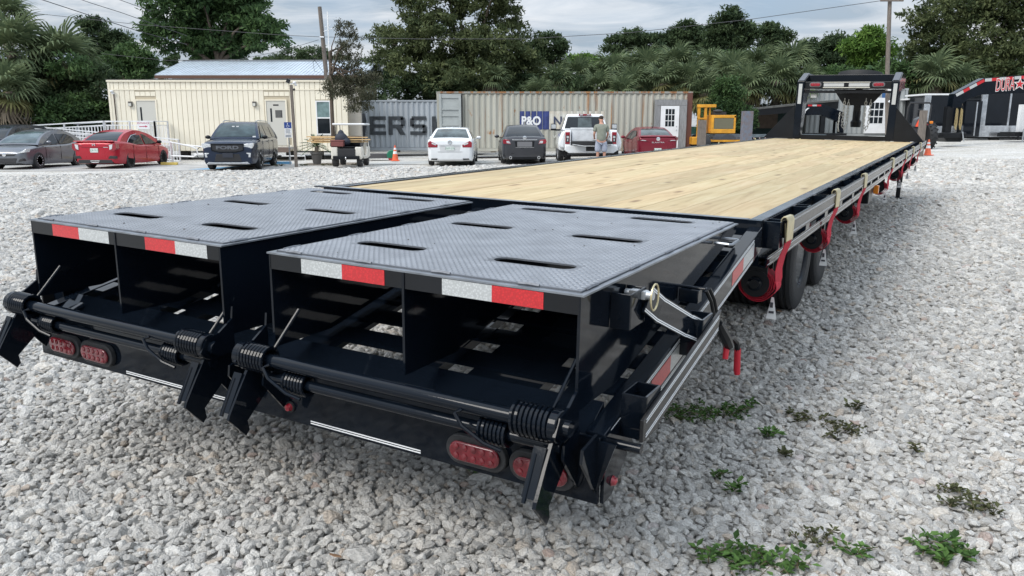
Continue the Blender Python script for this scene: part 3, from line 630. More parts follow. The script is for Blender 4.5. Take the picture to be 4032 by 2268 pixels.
# pivot cross tube from ramp to rail, binder with red handles
MB().b2(1.165, 1.23, -.93, -.885, .73, .775).b2(1.10, 1.25, -.915, -.895, .775, .782).build('link_bracket', BLACK, T, bevel=0.003)
bd = thing('load_binder'); bd.parent = T
for dy in (-.018, .018):
    MB().tube([(1.252, -.90+dy, .775), (1.262, -.87+dy, .735), (1.268, -.83+dy, .665), (1.272, -.79+dy, .615)], .0062, 6).build('binder_link', BLACKM, bd, smooth=True)
MB().tube([(1.268, -.80, .64), (1.285, -.76, .585), (1.29, -.72, .545)], [.016, .02, .018], 8).build('binder_lever', BLACKM, bd, smooth=True)
MB().tube([(1.285, -.74, .57), (1.29, -.68, .565), (1.297, -.635, .535), (1.30, -.625, .505)], [.012, .011, .010, .011], 8).build('binder_lever', BLACKM, bd, smooth=True)
MB().tube([(1.30, -.625, .51), (1.30, -.61, .425), (1.302, -.608, .41)], [.012, .0125, .011], 10).build('binder_grip', REDGRIP, bd, smooth=True)
MB().tube([(1.285, -.725, .545), (1.285, -.735, .50)], [.011, .010], 8).build('binder_grip', REDGRIP, bd, smooth=True)
# winches with straps
def make_winch(y, right=True):
    wv = thing('strap_winch', (0, y, 0)); wv.parent = T; s = 1 if right else -1; X = lambda a: s*a
    MB().b2(X(1.14), X(1.235), -.002, .004, .60, .70).b2(X(1.14), X(1.235), .112, .118, .60, .70).b2(X(1.14), X(1.235), .004, .112, .685, .692).build('winch_body', BLACKM, wv)
    MB().lathe([(.062, -.004), (.062, 0), (.03, .0), (.03, -.006), (.012, -.01), (.012, 0)][:2]+[(0, 0)], 'y', (X(1.186), 0, .60), 24).build('winch_body', BLACKM, wv, smooth=True)
    MB().cyl((X(1.186), -.03, .60), (X(1.186), .13, .60), .02, 14).build('drum', BLACKM, wv, smooth=True)
    MB().lathe([(.032, 0), (.032, -.012), (.018, -.014), (.018, .0)], 'y', (X(1.186), -.006, .60), 16).build('ratchet_cap', BLACK, wv, smooth=True)
    MB().lathe([(0, -.002), (.014, -.002), (.014, 0)], 'y', (X(1.186), -.024, .60), 12).build('drum_hole', GALV, wv, smooth=True)
    # strap: spiral roll then up to the rub rail
    def ribbon(path, y0, y1, th, tw=0.0):
        m_ = MB(); pv = [Vector((p[0], 0, p[1])) for p in path]; V = []; n = len(pv)
        for i, p in enumerate(pv):
            d = (pv[min(i+1, n-1)]-pv[max(i-1, 0)]).normalized(); nn = Vector((d.z, 0, -d.x))*th/2
            for (yy, sg) in ((y0, -1), (y1, -1), (y1, 1), (y0, 1)): V.append((p.x+nn.x*sg+tw*s*(1 if yy == y1 else -1), yy, p.z+nn.z*sg))
        F = []
        for i in range(n-1):
            for k in range(4): F.append((i*4+k, i*4+(k+1) % 4, i*4+4+(k+1) % 4, i*4+4+k))
        F += [(3, 2, 1, 0), (n*4-4, n*4-3, n*4-2, n*4-1)]; m_.add(V, F); return m_
    for ri, r_ in enumerate((.062, .068, .074, .080)):
        c_ = 1.186+ri*.0028; a0, a1 = R(95-ri*6), R(-275+90+ri*25)
        path = [(X(c_+(r_+.004*math.sin(5*a_+ri)*(ri > 1))*math.cos(a_)), .600-ri*.001+r_*math.sin(a_)*1.0) for a_ in np.linspace(R(70-ri*18), R(-190), 26)]
        ribbon(path, .008, .108, .0026).build('strap_roll', STRAP, wv, smooth=True)
    path = [(X(1.268), .585), (X(1.274), .62), (X(1.270), .66), (X(1.279), .72), (X(1.296), .77), (X(1.300), .805), (X(1.300), .822)]
    ribbon(path, .008, .108, .003, .0045).build('strap', STRAP, wv, smooth=True)
    path = [(X(1.302), .795), (X(1.303), .84), (X(1.303), .886), (X(1.296), .900), (X(1.284), .901), (X(1.276), .890), (X(1.276), .845)]
    ribbon(path, .006, .11, .005, .0035).build('flat_hook', HOOK, wv, smooth=True, bevel=0.001)
    MB().tube([(X(1.29), .004, .875), (X(1.293), .0, .84), (X(1.299), .002, .79)], .004, 6).build('flat_hook', mat('hook_brown_steel', (0.12, 0.10, 0.06), 0.4, 0.7), wv, smooth=True)
    MB().add([(X(1.252), .05, .535), (X(1.262), .05, .535), (X(1.282), .045, .435), (X(1.236), .045, .435), (X(1.252), .0515, .535), (X(1.262), .0515, .535), (X(1.282), .0465, .435), (X(1.236), .0465, .435)],
             [(0, 1, 2, 3), (7, 6, 5, 4), (0, 4, 5, 1), (1, 5, 6, 2), (2, 6, 7, 3), (3, 7, 4, 0)]).build('paper_tag', TAG, wv)
    MB().b2(X(1.249), X(1.262), .0435, .0448, .488, .512).b2(X(1.246), X(1.268), .0425, .0437, .462, .472).build('tag_print', mat('tag_ink', (0.05, 0.05, 0.06), 0.6), wv)
    return wv
for y in (.12, 1.60, 3.10, 5.70, 7.75, 9.30, 11.3): make_winch(y)
# amber marker, winch bracket box
MB().b2(1.225, 1.27, 4.75, 4.80, .61, .69).build('amber_marker', AMBER, T, bevel=0.004)
MB().b2(1.0, 1.22, 4.45, 4.78, .54, .68).build('battery_box', BLACKM, T, bevel=0.01)
# axles and dual wheels
def wheel(name, parent, c, r, w, side, rim_r, rimmat, dish=0.05, holes=8):
    wv = thing(name, c) if parent is None else thing(name, c); wv.parent = parent
    h = w/2; prof = [(rim_r, -h*.80), (rim_r+.015, -h*.96), (r*.80, -h), (r-.028, -h*.97), (r-.008, -h*.86)]
    for g0 in (-.55, -.18, .18, .55):
        gw = .045*1.0; prof += [(r, h*(g0-.10)), (r-.012, h*(g0-.045)), (r-.012, h*(g0+.045)), (r, h*(g0+.10))]
    prof += [(r-.008, h*.86), (r-.028, h*.97), (r*.80, h), (rim_r+.015, h*.96), (rim_r, h*.80)]
    MB().lathe(prof, 'x', n=44).build('tyre', RUBBER, wv, smooth=True)
    o = side*h
    rp_ = [(rim_r+.004, side*h*.82), (rim_r-.008, side*h*.9), (rim_r-.022, side*h*.70), (rim_r-.03, side*(h*.70-dish*.4)), (rim_r*.5, side*(h*.70-dish)), (rim_r*.42, side*(h*.70-dish+.03)), (rim_r*.2, side*(h*.70-dish+.05)), (0, side*(h*.70-dish+.052))]
    MB().lathe(rp_, 'x', n=32).build('rim', rimmat, wv, smooth=True)
    hb = MB()
    for k in range(holes):
        a_ = 2*math.pi*k/holes; cy, cz = rim_r*.70*math.cos(a_), rim_r*.70*math.sin(a_); xx = side*(h*.70-dish*.78)
        hb.cyl((xx, cy, cz), (xx+side*.006, cy, cz), rim_r*.11, 10)
    hb.build('rim_holes', PLASTIC, wv)
    return wv
for s in (-1, 1):
    for y in (2.27, 3.23):
        z = .392 if s > 0 else .353
        wheel('wheel', T, (s*.93, y, z), .395, .228, s, .222, BLACK, .09)
        wheel('wheel', T, (s*.67, y, z), .395, .228, s, .222, BLACK, .09)
for y in (2.27, 3.23): MB().cyl((-.9, y, .365), (.9, y, .365), .055, 12).build('axle', BLACKM, T, smooth=True)
# jacks
for s in (-1, 1):
    zt = .72; dxy = Matrix.Rotation(-.5161, 3, 'Z') @ Vector((s*.98, 12.5, 0)); gzz = G(dxy.x-.0192, dxy.y+3.91); zb = gzz-0.0102*12.5+.0218*s*.98
    MB().b2(s*.98-.045, s*.98+.045, 12.45, 12.54, zb+.30, 1.05).build('jack_leg', BLACKM, T); MB().b2(s*.98-.035, s*.98+.035, 12.46, 12.53, zb+.02, zb+.32).build('jack_inner_leg', BLACKM, T)
    MB().b2(s*.98-.12, s*.98+.12, 12.38, 12.61, zb+.005, zb+.022).build('jack_foot', BLACKM, T)
# headboard wings, risers, crossbar
GY = 11.9
MB().prism([(-1.345, .893), (1.305, .893), (1.305, .905), (.80, 1.50), (.80, 1.0), (.70, 1.0), (.70, .965), (-.70, .965), (-.70, 1.0), (-.83, 1.0), (-.85, 1.49), (-1.345, .905)], 'y', GY, GY+.012).build('headboard_plate', BLACKM, T)
for s in (-1, 1):
    xo, xi = s*.835, s*.712
    MB().prism([(GY-.01, .90), (GY-.01, 1.905), (GY+.50, 2.06), (13.2, 2.06), (13.2, 1.80), (GY+.62, 1.78), (GY+.42, 1.62), (GY+.18, .90)], 'x', xo, xi).build('gooseneck_riser', BLACK, T, bevel=0.008)
    MB().b2(s*.745, s*.805, GY-.0125, GY-.0112, 1.51, 1.86).build('silver_reflector', TAPES, T)
    MB().prism([(GY-.005, 1.915), (GY+.49, 2.066), (GY+.49, 2.069), (GY-.005, 1.919)], 'x', s*.82, s*.725).build('riser_cap', mat('grey_satin_cap', (0.07, 0.075, 0.09), 0.35, 0.2), T)
MB().b2(-.711, .711, GY+.03, GY+.10, 1.775, 1.895).build('crossbar', BLACKM, T, bevel=0.006)
MB().b2(-.711, .711, GY+.40, GY+.50, 1.90, 2.03).b2(-.711, .711, GY+.10, GY+.40, 1.885, 1.895).build('crossbar_top', BLACK, T, bevel=0.006)
MB().b2(-.711, .711, GY+.02, GY+.05, 1.70, 1.74).build('lower_bar', BLACKM, T)
MB().b2(-.40, .37, GY+.027, GY+.0295, 1.882, 1.890).b2(-.40, .37, GY+.027, GY+.0295, 1.790, 1.799).build('chrome_strip', mat('bright_trim_strip', (0.8, 0.79, 0.7), 0.3), T)
for (a1, a2) in ((-.39, -.055), (.025, .36)): MB().b2(a1, a2, GY+.027, GY+.0295, 1.812, 1.868).build('silver_reflector', TAPES, T)
for xc in (-.53, .505):
    MB().prism([(x+xc, z+1.845) for x, z in oval(.205, .085)], 'y', GY+.029, GY+.018).build('lamp_gasket', mat('grey_gasket', (.12, .12, .13), .5), T, smooth=True)
    MB().prism([(x+xc, z+1.845) for x, z in oval(.165, .052)], 'y', GY+.0175, GY+.006).build('neck_lamp', REDLENS, T, smooth=True, bevel=0.004)
# coupler post, chains, spare tyre between the necks
MB().b2(.02, .14, 13.0, 13.12, 1.15, 1.85).build('coupler_post', BLACKM, T); MB().lathe([(.0, 1.10), (.09, 1.10), (.10, 1.20), (.07, 1.24), (.07, 1.4)], 'z', (.08, 13.06, 0), 18).build('coupler', BLACKM, T, smooth=True)
MB().b2(-.71, .71, 12.95, 13.19, 1.80, 2.0).build('coupler_crossbeam', BLACK, T)
MB().prism([(-.35, 1.79), (.55, 1.79), (.33, 1.52), (.28, 1.50), (-.10, 1.50), (-.16, 1.52)], 'y', 12.9, 12.94).build('coupler_gusset', BLACKM, T)
tyre = MB().lathe([(.22, -.10), (.30, -.115), (.375, -.10), (.39, 0), (.375, .10), (.30, .115), (.22, .10)], 'z', (0, 0, 0), 32, close=True).build('spare_tyre', RUBBER, T, smooth=True); tyre.location = (.10, 12.75, 1.97); tyre.rotation_euler = (R(-8), 0, 0)
def chain(name, pts, m, parent, lw=.018, ll=.05, wire=.0045):
    cv = [Vector(p) for p in pts]; L = sum((cv[i+1]-cv[i]).length for i in range(len(cv)-1)); nl = max(2, int(L/(ll*.68)))
    mb = MB()
    for k in range(nl):
        s_ = L*(k+.5)/nl; acc = 0
        for i in range(len(cv)-1):
            d = (cv[i+1]-cv[i]).length
            if acc+d >= s_: p = cv[i].lerp(cv[i+1], (s_-acc)/d); dr = (cv[i+1]-cv[i]).normalized(); break
            acc += d
        u = dr.cross(Vector((0, 1, .01))).normalized() if k % 2 else dr.cross(Vector((1, 0, .01))).normalized()
        loop = [p+dr*(ll/2-lw/2)*a_+dr*lw/2*c_+u*lw/2*b_ for a_, b_, c_ in ((1, 1, 0), (1, .6, .8), (1, -.6, .8), (1, -1, 0), (-1, -1, 0), (-1, -.6, -.8), (-1, .6, -.8), (-1, 1, 0), (1, 1, 0))]
        mb.tube(loop, wire, 5, caps=False)
    return mb.build(name, m, parent)
CH = mat('zinc_chain', (0.58, 0.56, 0.50), 0.4, 0.5, 0.2, 30)
for xx, dx in ((-.13, .07), (.24, .08)):
    chain('safety_chain', [(xx, 12.85, 1.62), (xx-.005, 12.85, 1.15), (xx+dx*.5, 12.85, 1.06), (xx+dx, 12.85, 1.15), (xx+dx, 12.85, 1.60)], CH, T, .034, .075, .0065)
MB().b2(-.60, -.50, GY+.07, GY+.09, 1.62, 1.68).build('spec_label', TAPES, T)
# ------------------------------------------------------------------ surfaces in the yard; yard positions from here on worked out from image pixels
def sheet(name, pts, m, label, h=0.004, kind='structure', thick=None):
    mb = MB(); n = len(pts)
    if thick is None:
        # subdivided strip between edge 0-1 and edge 3-2 so that it follows the ground
        A, B, Cc, D = [Vector((p[0], p[1], 0)) for p in pts]; V = []; K = 24
        for j in range(5):
            for i in range(K+1):
                p = A.lerp(B, i/K).lerp(D.lerp(Cc, i/K), j/4); V.append((p.x, p.y, G(p.x, p.y)-0.028+h))
        F = [(j*(K+1)+i, j*(K+1)+i+1, (j+1)*(K+1)+i+1, (j+1)*(K+1)+i) for j in range(4) for i in range(K)]
        mb.add(V, F)
    o = mb.build(name, m, None, fix=False); tag(o, label, kind=kind); return o
sheet('parking_pad', [(-40, 29.2), (-8.9, 29.9), (-8.9, 34.6), (-40, 34.2)], CONCRETE, 'tan concrete parking pad under the three left cars', 0.012)
sheet('pavement', [(-6.6, 33.4), (4.6, 34.0), (4.6, 36.2), (-6.6, 36.2)], mat('pale_concrete', (0.52, 0.51, 0.48), 0.85, 0, 0.12, 2), 'pale concrete walkway in front of the shipping containers', 0.02)
BLUEP = mat('handicap_blue_paint', (0.14, 0.38, 0.62), 0.6, 0, 0.12, 4); YELP = mat('yellow_stop_paint', (0.62, 0.47, 0.12), 0.7, 0, 0.15, 4)
sheet('painted_line', [(-12.5, 30.6), (-11.4, 30.6), (-11.0, 34.0), (-11.1, 34.0)], BLUEP, 'blue painted stripe of the accessible parking bay', 0.016)
sheet('soil_bed', [(-9.2, 33.6), (-5.0, 33.6), (-5.0, 36), (-9.2, 36)], mat('mulch', (0.20, 0.165, 0.13), 0.95, 0, 0.4, 5, bump=1, bscale=20), 'brown mulch bed at the foot of the cream office', 0.008)
def wheel_stop(x, y, L, m, label, grp):
    z = G(x, y)-.01; o = MB().prism([(-.09, 0), (.09, 0), (.06, .11), (-.06, .11)], 'x', -L/2, L/2).build('wheel_stop', m, None, bevel=.01); o.location = (x, y, z); tag(o, label, 'wheel stop', grp)
wheel_stop(-10.45, 34.9, 1.5, BLUEP, 'blue concrete wheel stop behind the dark blue suv', 'painted wheel stops')
wheel_stop(-14.75, 34.2, .7, YELP, 'yellow wheel stop just right of the red hatch-tailed sedan', 'painted wheel stops')
wheel_stop(-18.2, 35.0, 1.6, YELP, 'yellow wheel stop behind the grey sedan at the left edge', 'painted wheel stops')

# ------------------------------------------------------------------ cream modular office
BY = 35.3; bx0, bx1 = -17.6, -7.25
KB = 1.12; O = thing('office_building', (0, BY*KB, 1.26*(1-KB)), 0, 'long cream modular office building with vertical siding boards and flat roof', 'building')  # office group scaled about the camera point; steps, ramp and sign share this factor
O.scale = (KB,)*3
box('wall', mat('siding_backing', (0.50, 0.44, 0.33), 0.7), O, bx0, bx1, .03, 3.0, .16, 3.10)
pw_ = .222; nb = int((bx1-bx0)/pw_); pw_ = (bx1-bx0)/nb
openings = [(-16.50, -15.55), (-10.80, -9.86), (-8.60, -7.95)]
lowm = MB().box((0, 0, 0), (pw_-.022, .024, 2.61)).mesh('siding_board', CREAM); upm = MB().box((0, 0, 0), (pw_-.022, .024, .33)).mesh('siding_board', CREAM)
for i in range(nb):
    xc = bx0+pw_*(i+.5)
    link('siding_board', upm, O, (xc, .018, 2.985))
    if any(a-.05 < xc < b_+.05 for a, b_ in openings):
        if xc < -9: link('siding_board', upm, O, (xc, .019, 2.62), scale=(1, 1, .9/1.6))
        else: link('siding_board', upm, O, (xc, .019, 2.56), scale=(1, 1, .36/.33)); link('siding_board', lowm, O, (xc, .019, .50), scale=(1, 1, .67/2.61))
        if xc < -9: link('siding_board', upm, O, (xc, .0195, .30), scale=(1, 1, .25/.33))
    else: link('siding_board', lowm, O, (xc, .018, 1.475))
box('trim_band', CREAMT, O, bx0-.02, bx1+.02, -.012, .02, 2.77, 2.815); box('fascia', CREAMT, O, bx0-.05, bx1+.05, -.05, .03, 3.13, 3.21)
box('roof', mat('dark_roof_edge', (.03, .03, .032), .7), O, bx0-.06, bx1+.06, -.06, 3.05, 3.212, 3.235)
box('corner_trim', CREAMT, O, bx0-.03, bx0+.07, -.015, .01, .16, 3.13); box('corner_trim', CREAMT, O, bx1-.07, bx1+.03, -.015, .01, .16, 3.13)
for i in range(9): box('pier', mat('dark_block', (.06, .06, .06), .9), O, bx0+.3+i*1.2, bx0+.7+i*1.2, .3, .7, -.5, .16)
def door(O, x0, x1, z0, z1, slit, m=DOORGREY):
    d = box('door', m, O, x0+.06, x1-.06, -.006, .03, z0, z1-.06)
    MB().b2(x0, x0+.055, -.03, .03, z0, z1).b2(x1-.055, x1, -.03, .03, z0, z1).b2(x0+.055, x1-.055, -.03, .03, z1-.055, z1).build('door_frame', CREAMT, O)
    MB().b2(slit, slit+.075, -.009, -.0065, z0+1.02, z0+1.60).build('door_window', GLASS, d)
    MB().lathe([(0, -.05), (.03, -.045), (.03, -.03), (.012, -.02), (.012, 0)], 'y', (x0+.13, -.007, z0+.95), 10).build('door_knob', GALV, d, smooth=True)
    return d
door(O, -16.50, -15.55, .45, 2.38, -16.30)
d2 = door(O, -10.82, -9.86, .40, 2.38, -10.60)
MB().b2(-10.38, -10.08, -.0100, -.0066, 1.60, 1.92).build('notice_panel', mat('dark_notice', (.025, .025, .028), .4), d2); MB().b2(-10.46, -10.22, -.0100, -.0066, 2.11, 2.17).build('name_plate', MATS['dark_notice'], d2)
for k in range(9): pass
tl = MB()
for k in range(10): tl.b2(-10.36, -10.10-.02*(k % 3), -.0112, -.0102, 1.615+k*.03, 1.624+k*.03)
tl.build('notice_lines', mat('notice_ink', (.3, .3, .28), .6), d2)
# window with two sashes
W = MB().b2(-8.60, -8.545, -.035, .03, .86, 2.33).b2(-8.00, -7.945, -.035, .03, .86, 2.33).b2(-8.545, -8.00, -.035, .03, 2.275, 2.33).b2(-8.545, -8.00, -.035, .03, .86, .915).b2(-8.545, -8.00, -.03, .03, 1.565, 1.62).build('window', WHITE, O)
MB().b2(-8.545, -8.0, -.008, .02, 1.62, 2.275).build('pane', mat('frosted_green_glass', (.16, .24, .24), .12, 0, .35, 3.0, coat=.6), W); MB().b2(-8.545, -8.0, -.006, .02, .915, 1.565).build('pane', GLASS, W)
for xl in (-16.68, -11.26):
    lm = box('wall_lamp', mat('lamp_bronze', (.10, .09, .08), .5), O, xl-.075, xl+.075, -.11, .0, 2.09, 2.29); MB().b2(xl-.06, xl+.06, -.125, -.112, 2.10, 2.22).build('lamp_lens', mat('lamp_diffuser', (.6, .6, .55), .3), lm)
MB().tube([(-17.38, -.03, 2.66), (-17.36, -.04, .3)], .022, 6).build('downpipe', mat('brown_pipe', (.08, .06, .05), .6), O)
MB().ico((-17.42, -.09, 2.72), (.07, .09, .06)).b2(-17.44, -17.36, -.1, 0, 2.60, 2.68).build('security_camera', WHITE, O, smooth=True)
box('end_wall', mat('beige_end_panel', (.42, .39, .34), .7, 0, .1, 2), O, bx1+.001, bx1+.55, .35, .6, .2, 2.95)
# steps below door 2
st = thing('entry_steps', (0, 0, 1.26*(1-KB)), 0, 'low framed entry step with dark skirt below the office door beside the blue suv', 'steps')
st.scale = (KB,)*3
MB().b2(-10.9, -9.5, 34.2, 35.25, .27, .35).build('tread', mat('grey_boards', (.35, .34, .32), .8), st); MB().b2(-10.9, -9.5, 34.15, 34.2, .14, .35).build('skirt', mat('brown_skirt', (.16, .12, .10), .8), st)
for xx in (-10.85, -9.55): MB().b2(xx-.03, xx+.03, 34.2, 34.26, -.4, .34).build('leg', ALU, st)
MB().tube([(-9.9, 34.22, -.02), (-8.9, 34.22, -.02), (-8.9, 34.22, -.38)], .025, 6).build('handrail', WHITE, st)
# ------------------------------------------------------------------ wheelchair ramp with white railings
WR = thing('wheelchair_ramp', (0, 0, 1.26*(1-KB)), 0, 'white aluminium wheelchair ramp with picket railings, switching back behind the parked cars', 'ramp')
WR.scale = (KB,)*3
def railing(p0, p1, hgt=.98, posts=4, pick=True, mid=True):
    p0, p1 = Vector(p0), Vector(p1); L = (p1-p0).length
    mb = MB(); U = Vector((0, 0, 1))
    mb.bar(p0+U*hgt, p1+U*hgt, .05, .045).bar(p0+U*(hgt-.16), p1+U*(hgt-.16), .03, .035).bar(p0+U*.10, p1+U*.10, .03, .035); mb.build('rail', WHITE, WR)
    for i in range(posts):
        q = p0.lerp(p1, i/(posts-1)); MB().bar(q-U*.25, q+U*hgt, .06, .06, up=(0, 1, 0)).build('rail_post', ALU, WR)
    if pick:
        pk = MB(); n_ = int(L/.13)
        for i in range(1, n_):
            q = p0.lerp(p1, i/n_); pk.bar(q+U*.11, q+U*(hgt-.17), .022, .022, up=(0, 1, 0))
        pk.build('pickets', WHITE, WR, kind='stuff')
def deckp(p0, p1, y0, y1):
    MB().add([(p0[0], y0, p0[1]), (p1[0], y0, p1[1]), (p1[0], y1, p1[1]), (p0[0], y1, p0[1]), (p0[0], y0, p0[1]-.1), (p1[0], y0, p1[1]-.1), (p1[0], y1, p1[1]-.1), (p0[0], y1, p0[1]-.1)],
             [(0, 1, 2, 3), (7, 6, 5, 4), (0, 4, 5, 1), (1, 5, 6, 2), (2, 6, 7, 3), (3, 7, 4, 0)]).build('ramp_deck', ALU, WR)
deckp((-17.2, .44), (-15.1, .44), 33.9, 35.25); deckp((-20.6, .27), (-17.2, .44), 33.9, 35.2); deckp((-23.6, .27), (-20.6, .27), 32.5, 35.2); deckp((-20.6, .27), (-13.2, -.33), 32.6, 33.8)
railing((-17.2, 33.9, .46), (-15.1, 33.9, .46), .98, 3); railing((-20.6, 33.9, .27), (-17.25, 33.9, .46), .98, 3)
railing((-15.1, 33.9, .46), (-15.1, 35.2, .46), .98, 2); railing((-20.6, 35.2, .27), (-17.5, 35.2, .46), .98, 3)
railing((-24.0, 32.5, .27), (-20.6, 32.5, .27), .98, 3); railing((-20.55, 32.55, .26), (-13.9, 32.55, -.36), .98, 7); railing((-20.5, 33.8, .28), (-14.1, 33.8, -.30), .98, 6)
MB().tube([(-13.9, 32.5, .60), (-13.1, 32.5, .44), (-12.85, 32.5, .34), (-12.83, 32.5, .12), (-13.0, 32.5, .02), (-13.9, 32.5, .05)], .03, 8).build('end_loop', WHITE, WR, smooth=True)
MB().tube([(-13.9, 33.3, .50), (-12.6, 33.3, .36), (-12.3, 33.3, .25), (-12.4, 33.3, .10), (-13.3, 33.3, .08)], .03, 8).build('end_loop', WHITE, WR, smooth=True)
bk = thing('bicycle', (-14.4, 38.4, G(-14.4, 38.4)), 0, 'dark bicycle parked between the ramp railing and the blue suv', 'bicycle')
for xx in (-.5, .5):
    wv = MB().lathe([(.30, -.015), (.33, -.015), (.33, .015), (.30, .015)], 'y', (xx, 0, .33), 20, close=True).build('wheel', RUBBER, bk, smooth=True)
MB().tube([(-.5, 0, .33), (-.15, 0, .75), (.35, 0, .78), (.5, 0, .33)], .018, 6).tube([(-.15, 0, .75), (-.05, 0, .3), (.36, 0, .74)], .018, 6).tube([(-.05, 0, .3), (-.5, 0, .33)], .012, 6).build('frame', BLACKM, bk, smooth=True)
MB().tube([(.35, -.2, .95), (.35, 0, .9), (.35, .2, .95)], .014, 6).tube([(.35, 0, .9), (.35, 0, .75)], .014, 6).build('handlebar', BLACKM, bk, smooth=True); MB().b2(-.28, -.05, -.06, .06, .82, .86).build('saddle', PLASTIC, bk)
sg = thing('entrance_sign', (-15.55*KB, 33.84*KB, 1.26*(1-KB)), 0, 'small white ENTRANCE sign with a red arrow on the ramp railing', 'sign')
sg.scale = (KB,)*3
box('sign_panel', WHITE, sg, -.26, .26, -.01, .01, 1.12, 1.46)
REDINK = mat('magenta_red_ink', (.45, .03, .10), .5)
text('ENTRANCE', .10, REDINK, sg, (0, -.012, 1.33), (math.pi/2, 0, 0), align='CENTER', extrude=.001)
MB().prism([(-.18, 1.21), (.08, 1.21), (.08, 1.18), (.18, 1.225), (.08, 1.27), (.08, 1.24), (-.18, 1.24)], 'y', -.0105, -.014).build('arrow', REDINK, sg)

# ------------------------------------------------------------------ shed with metal roof behind the office
S_ = thing('metal_roof_shed', (0, 0, 0), 0, 'tall shed with pale blue galvanised gable roof rising behind the cream office', 'building')
ex0, ex1, ey, ez, ry, rz = -22.0, -9.0, 50.0, 4.32, 54.6, 5.50
def roof_pt(x, t, off=0): return (x, ey+(ry-ey)*t, ez+(rz-ez)*t+off)
MB().add([roof_pt(ex0, 0), roof_pt(ex1, 0), roof_pt(ex1, 1), roof_pt(ex0, 1), roof_pt(ex0, 0, -.06), roof_pt(ex1, 0, -.06), roof_pt(ex1, 1, -.06), roof_pt(ex0, 1, -.06)], [(0, 1, 2, 3), (7, 6, 5, 4), (0, 4, 5, 1), (1, 5, 6, 2), (2, 6, 7, 3), (3, 7, 4, 0)]).build('roof', ROOFMETAL, S_)
MB().add([(ex0, 59.2, ez), (ex1, 59.2, ez), (ex1, ry, rz), (ex0, ry, rz), (ex0, 59.2, ez-.06), (ex1, 59.2, ez-.06), (ex1, ry, rz-.06), (ex0, ry, rz-.06)], [(0, 1, 2, 3), (7, 6, 5, 4), (0, 4, 5, 1), (1, 5, 6, 2), (2, 6, 7, 3), (3, 7, 4, 0)]).build('roof', ROOFMETAL, S_)
rb = MB()
for i in range(int((ex1-ex0)/.23)+1): x = ex0+.03+i*.23; rb.bar(roof_pt(x, 0, .012), roof_pt(x, 1, .012), .035, .03)
rb.build('roof_ribs', ROOFMETAL, S_, kind='stuff')
box('ridge_cap', GALV, S_, ex0-.05, ex1+.05, ry-.2, ry+.2, rz+.01, rz+.05)
box('fascia_board', mat('brown_fascia', (.13, .07, .05), .8), S_, ex0, ex1, ey-.03, ey+.02, ez-.22, ez-.03)
box('wall', mat('pale_corrugated', (.45, .5, .55), .5, 0, .2, 3, stretch=(8, 1, .2)), S_, ex0+.8, ex1-.9, ey+.6, ey+.65, -.3, 4.2)
box('wall', MATS['pale_corrugated'], S_, ex0+.8, ex0+.85, ey+.7, 58.6, -.3, 4.2)
MB().prism([(ey, ez-.05), (ry, rz-.05), (59.2, ez-.05), (59.2, ez-.3), (ry, rz-.3), (ey, ez-.3)], 'x', ex1-.04, ex1+.03).build('barge_board', mat('dark_teal_trim', (.05, .075, .08), .6), S_)
for yy in (50.3, 54.6, 58.9): box('post', mat('red_brown_post', (.16, .07, .05), .8), S_, ex1-.35, ex1-.15, yy-.1, yy+.1, -.3, ez-.05 if yy != 54.6 else rz-.1)
for k in range(4): MB().bar((ex1-.3, ey+.1, ez-.3-k*.03+.2), (ex1-.3, ry, rz-.3-k*.03), .05, .15).build('rafter', MATS['brown_fascia'], S_)
box('gable_wall', mat('dark_gable', (.035, .035, .035), .9), S_, ex1-2.6, ex1-2.5, 50.7, 58.6, -.3, 4.4)

# ------------------------------------------------------------------ containers
def corrugated(x0, x1, z0, z1, y, m, parent, depth=.055, pitch=.278, name='side_panel', gap=None):
    mb = MB(); V = []; n = int((x1-x0)/pitch); p_ = (x1-x0)/n
    prof = []
    for i in range(n):
        a_ = x0+i*p_; prof += [(a_, depth), (a_+p_*.25, depth), (a_+p_*.5, 0), (a_+p_*.75, 0)]
    prof.append((x1, depth))
    for (x, d) in prof: V += [(x, y+d, z0), (x, y+d, z1)]
    mb.add(V, [(2*i, 2*i+2, 2*i+3, 2*i+1) for i in range(len(prof)-1)])
    return mb.build(name, m, parent, fix=False)
def container(name, x0, x1, y, z0, h, m, label, depth=2.44, pitch=.278, rail=None):
    c = thing(name, (0, 0, 0), 0, label, 'shipping container'); rail = rail or m
    corrugated(x0+.12, x1-.12, z0+.16, z0+h-.12, y+.012, m, c, pitch=pitch)
    box('back_panel', m, c, x0+.1, x1-.1, y+depth-.04, y+depth, z0+.1, z0+h-.08)
    box('end_panel', m, c, x0+.02, x0+.06, y+.1, y+depth-.1, z0+.1, z0+h-.1); box('end_panel', m, c, x1-.06, x1-.02, y+.1, y+depth-.1, z0+.1, z0+h-.1)
    box('roof_panel', m, c, x0+.05, x1-.05, y+.05, y+depth-.05, z0+h-.05, z0+h-.02); box('floor', RUSTR, c, x0+.05, x1-.05, y+.05, y+depth-.05, z0+.05, z0+.15)
    box('top_rail', rail, c, x0+.12, x1-.12, y, y+.07, z0+h-.10, z0+h-.02); box('bottom_rail', rail, c, x0+.12, x1-.12, y-.01, y+.07, z0+.01, z0+.15)
    for xx in (x0, x1-.13):
        for yy in (y, y+depth-.13): box('corner_post', m, c, xx, xx+.13, yy, yy+.13, z0+.12, z0+h-.12)
        for zz in (z0, z0+h-.12):
            for yy in (y-.006, y+depth-.17): box('corner_casting', rail, c, xx-.01, xx+.15, yy, yy+.18, zz, zz+.12)
    return c
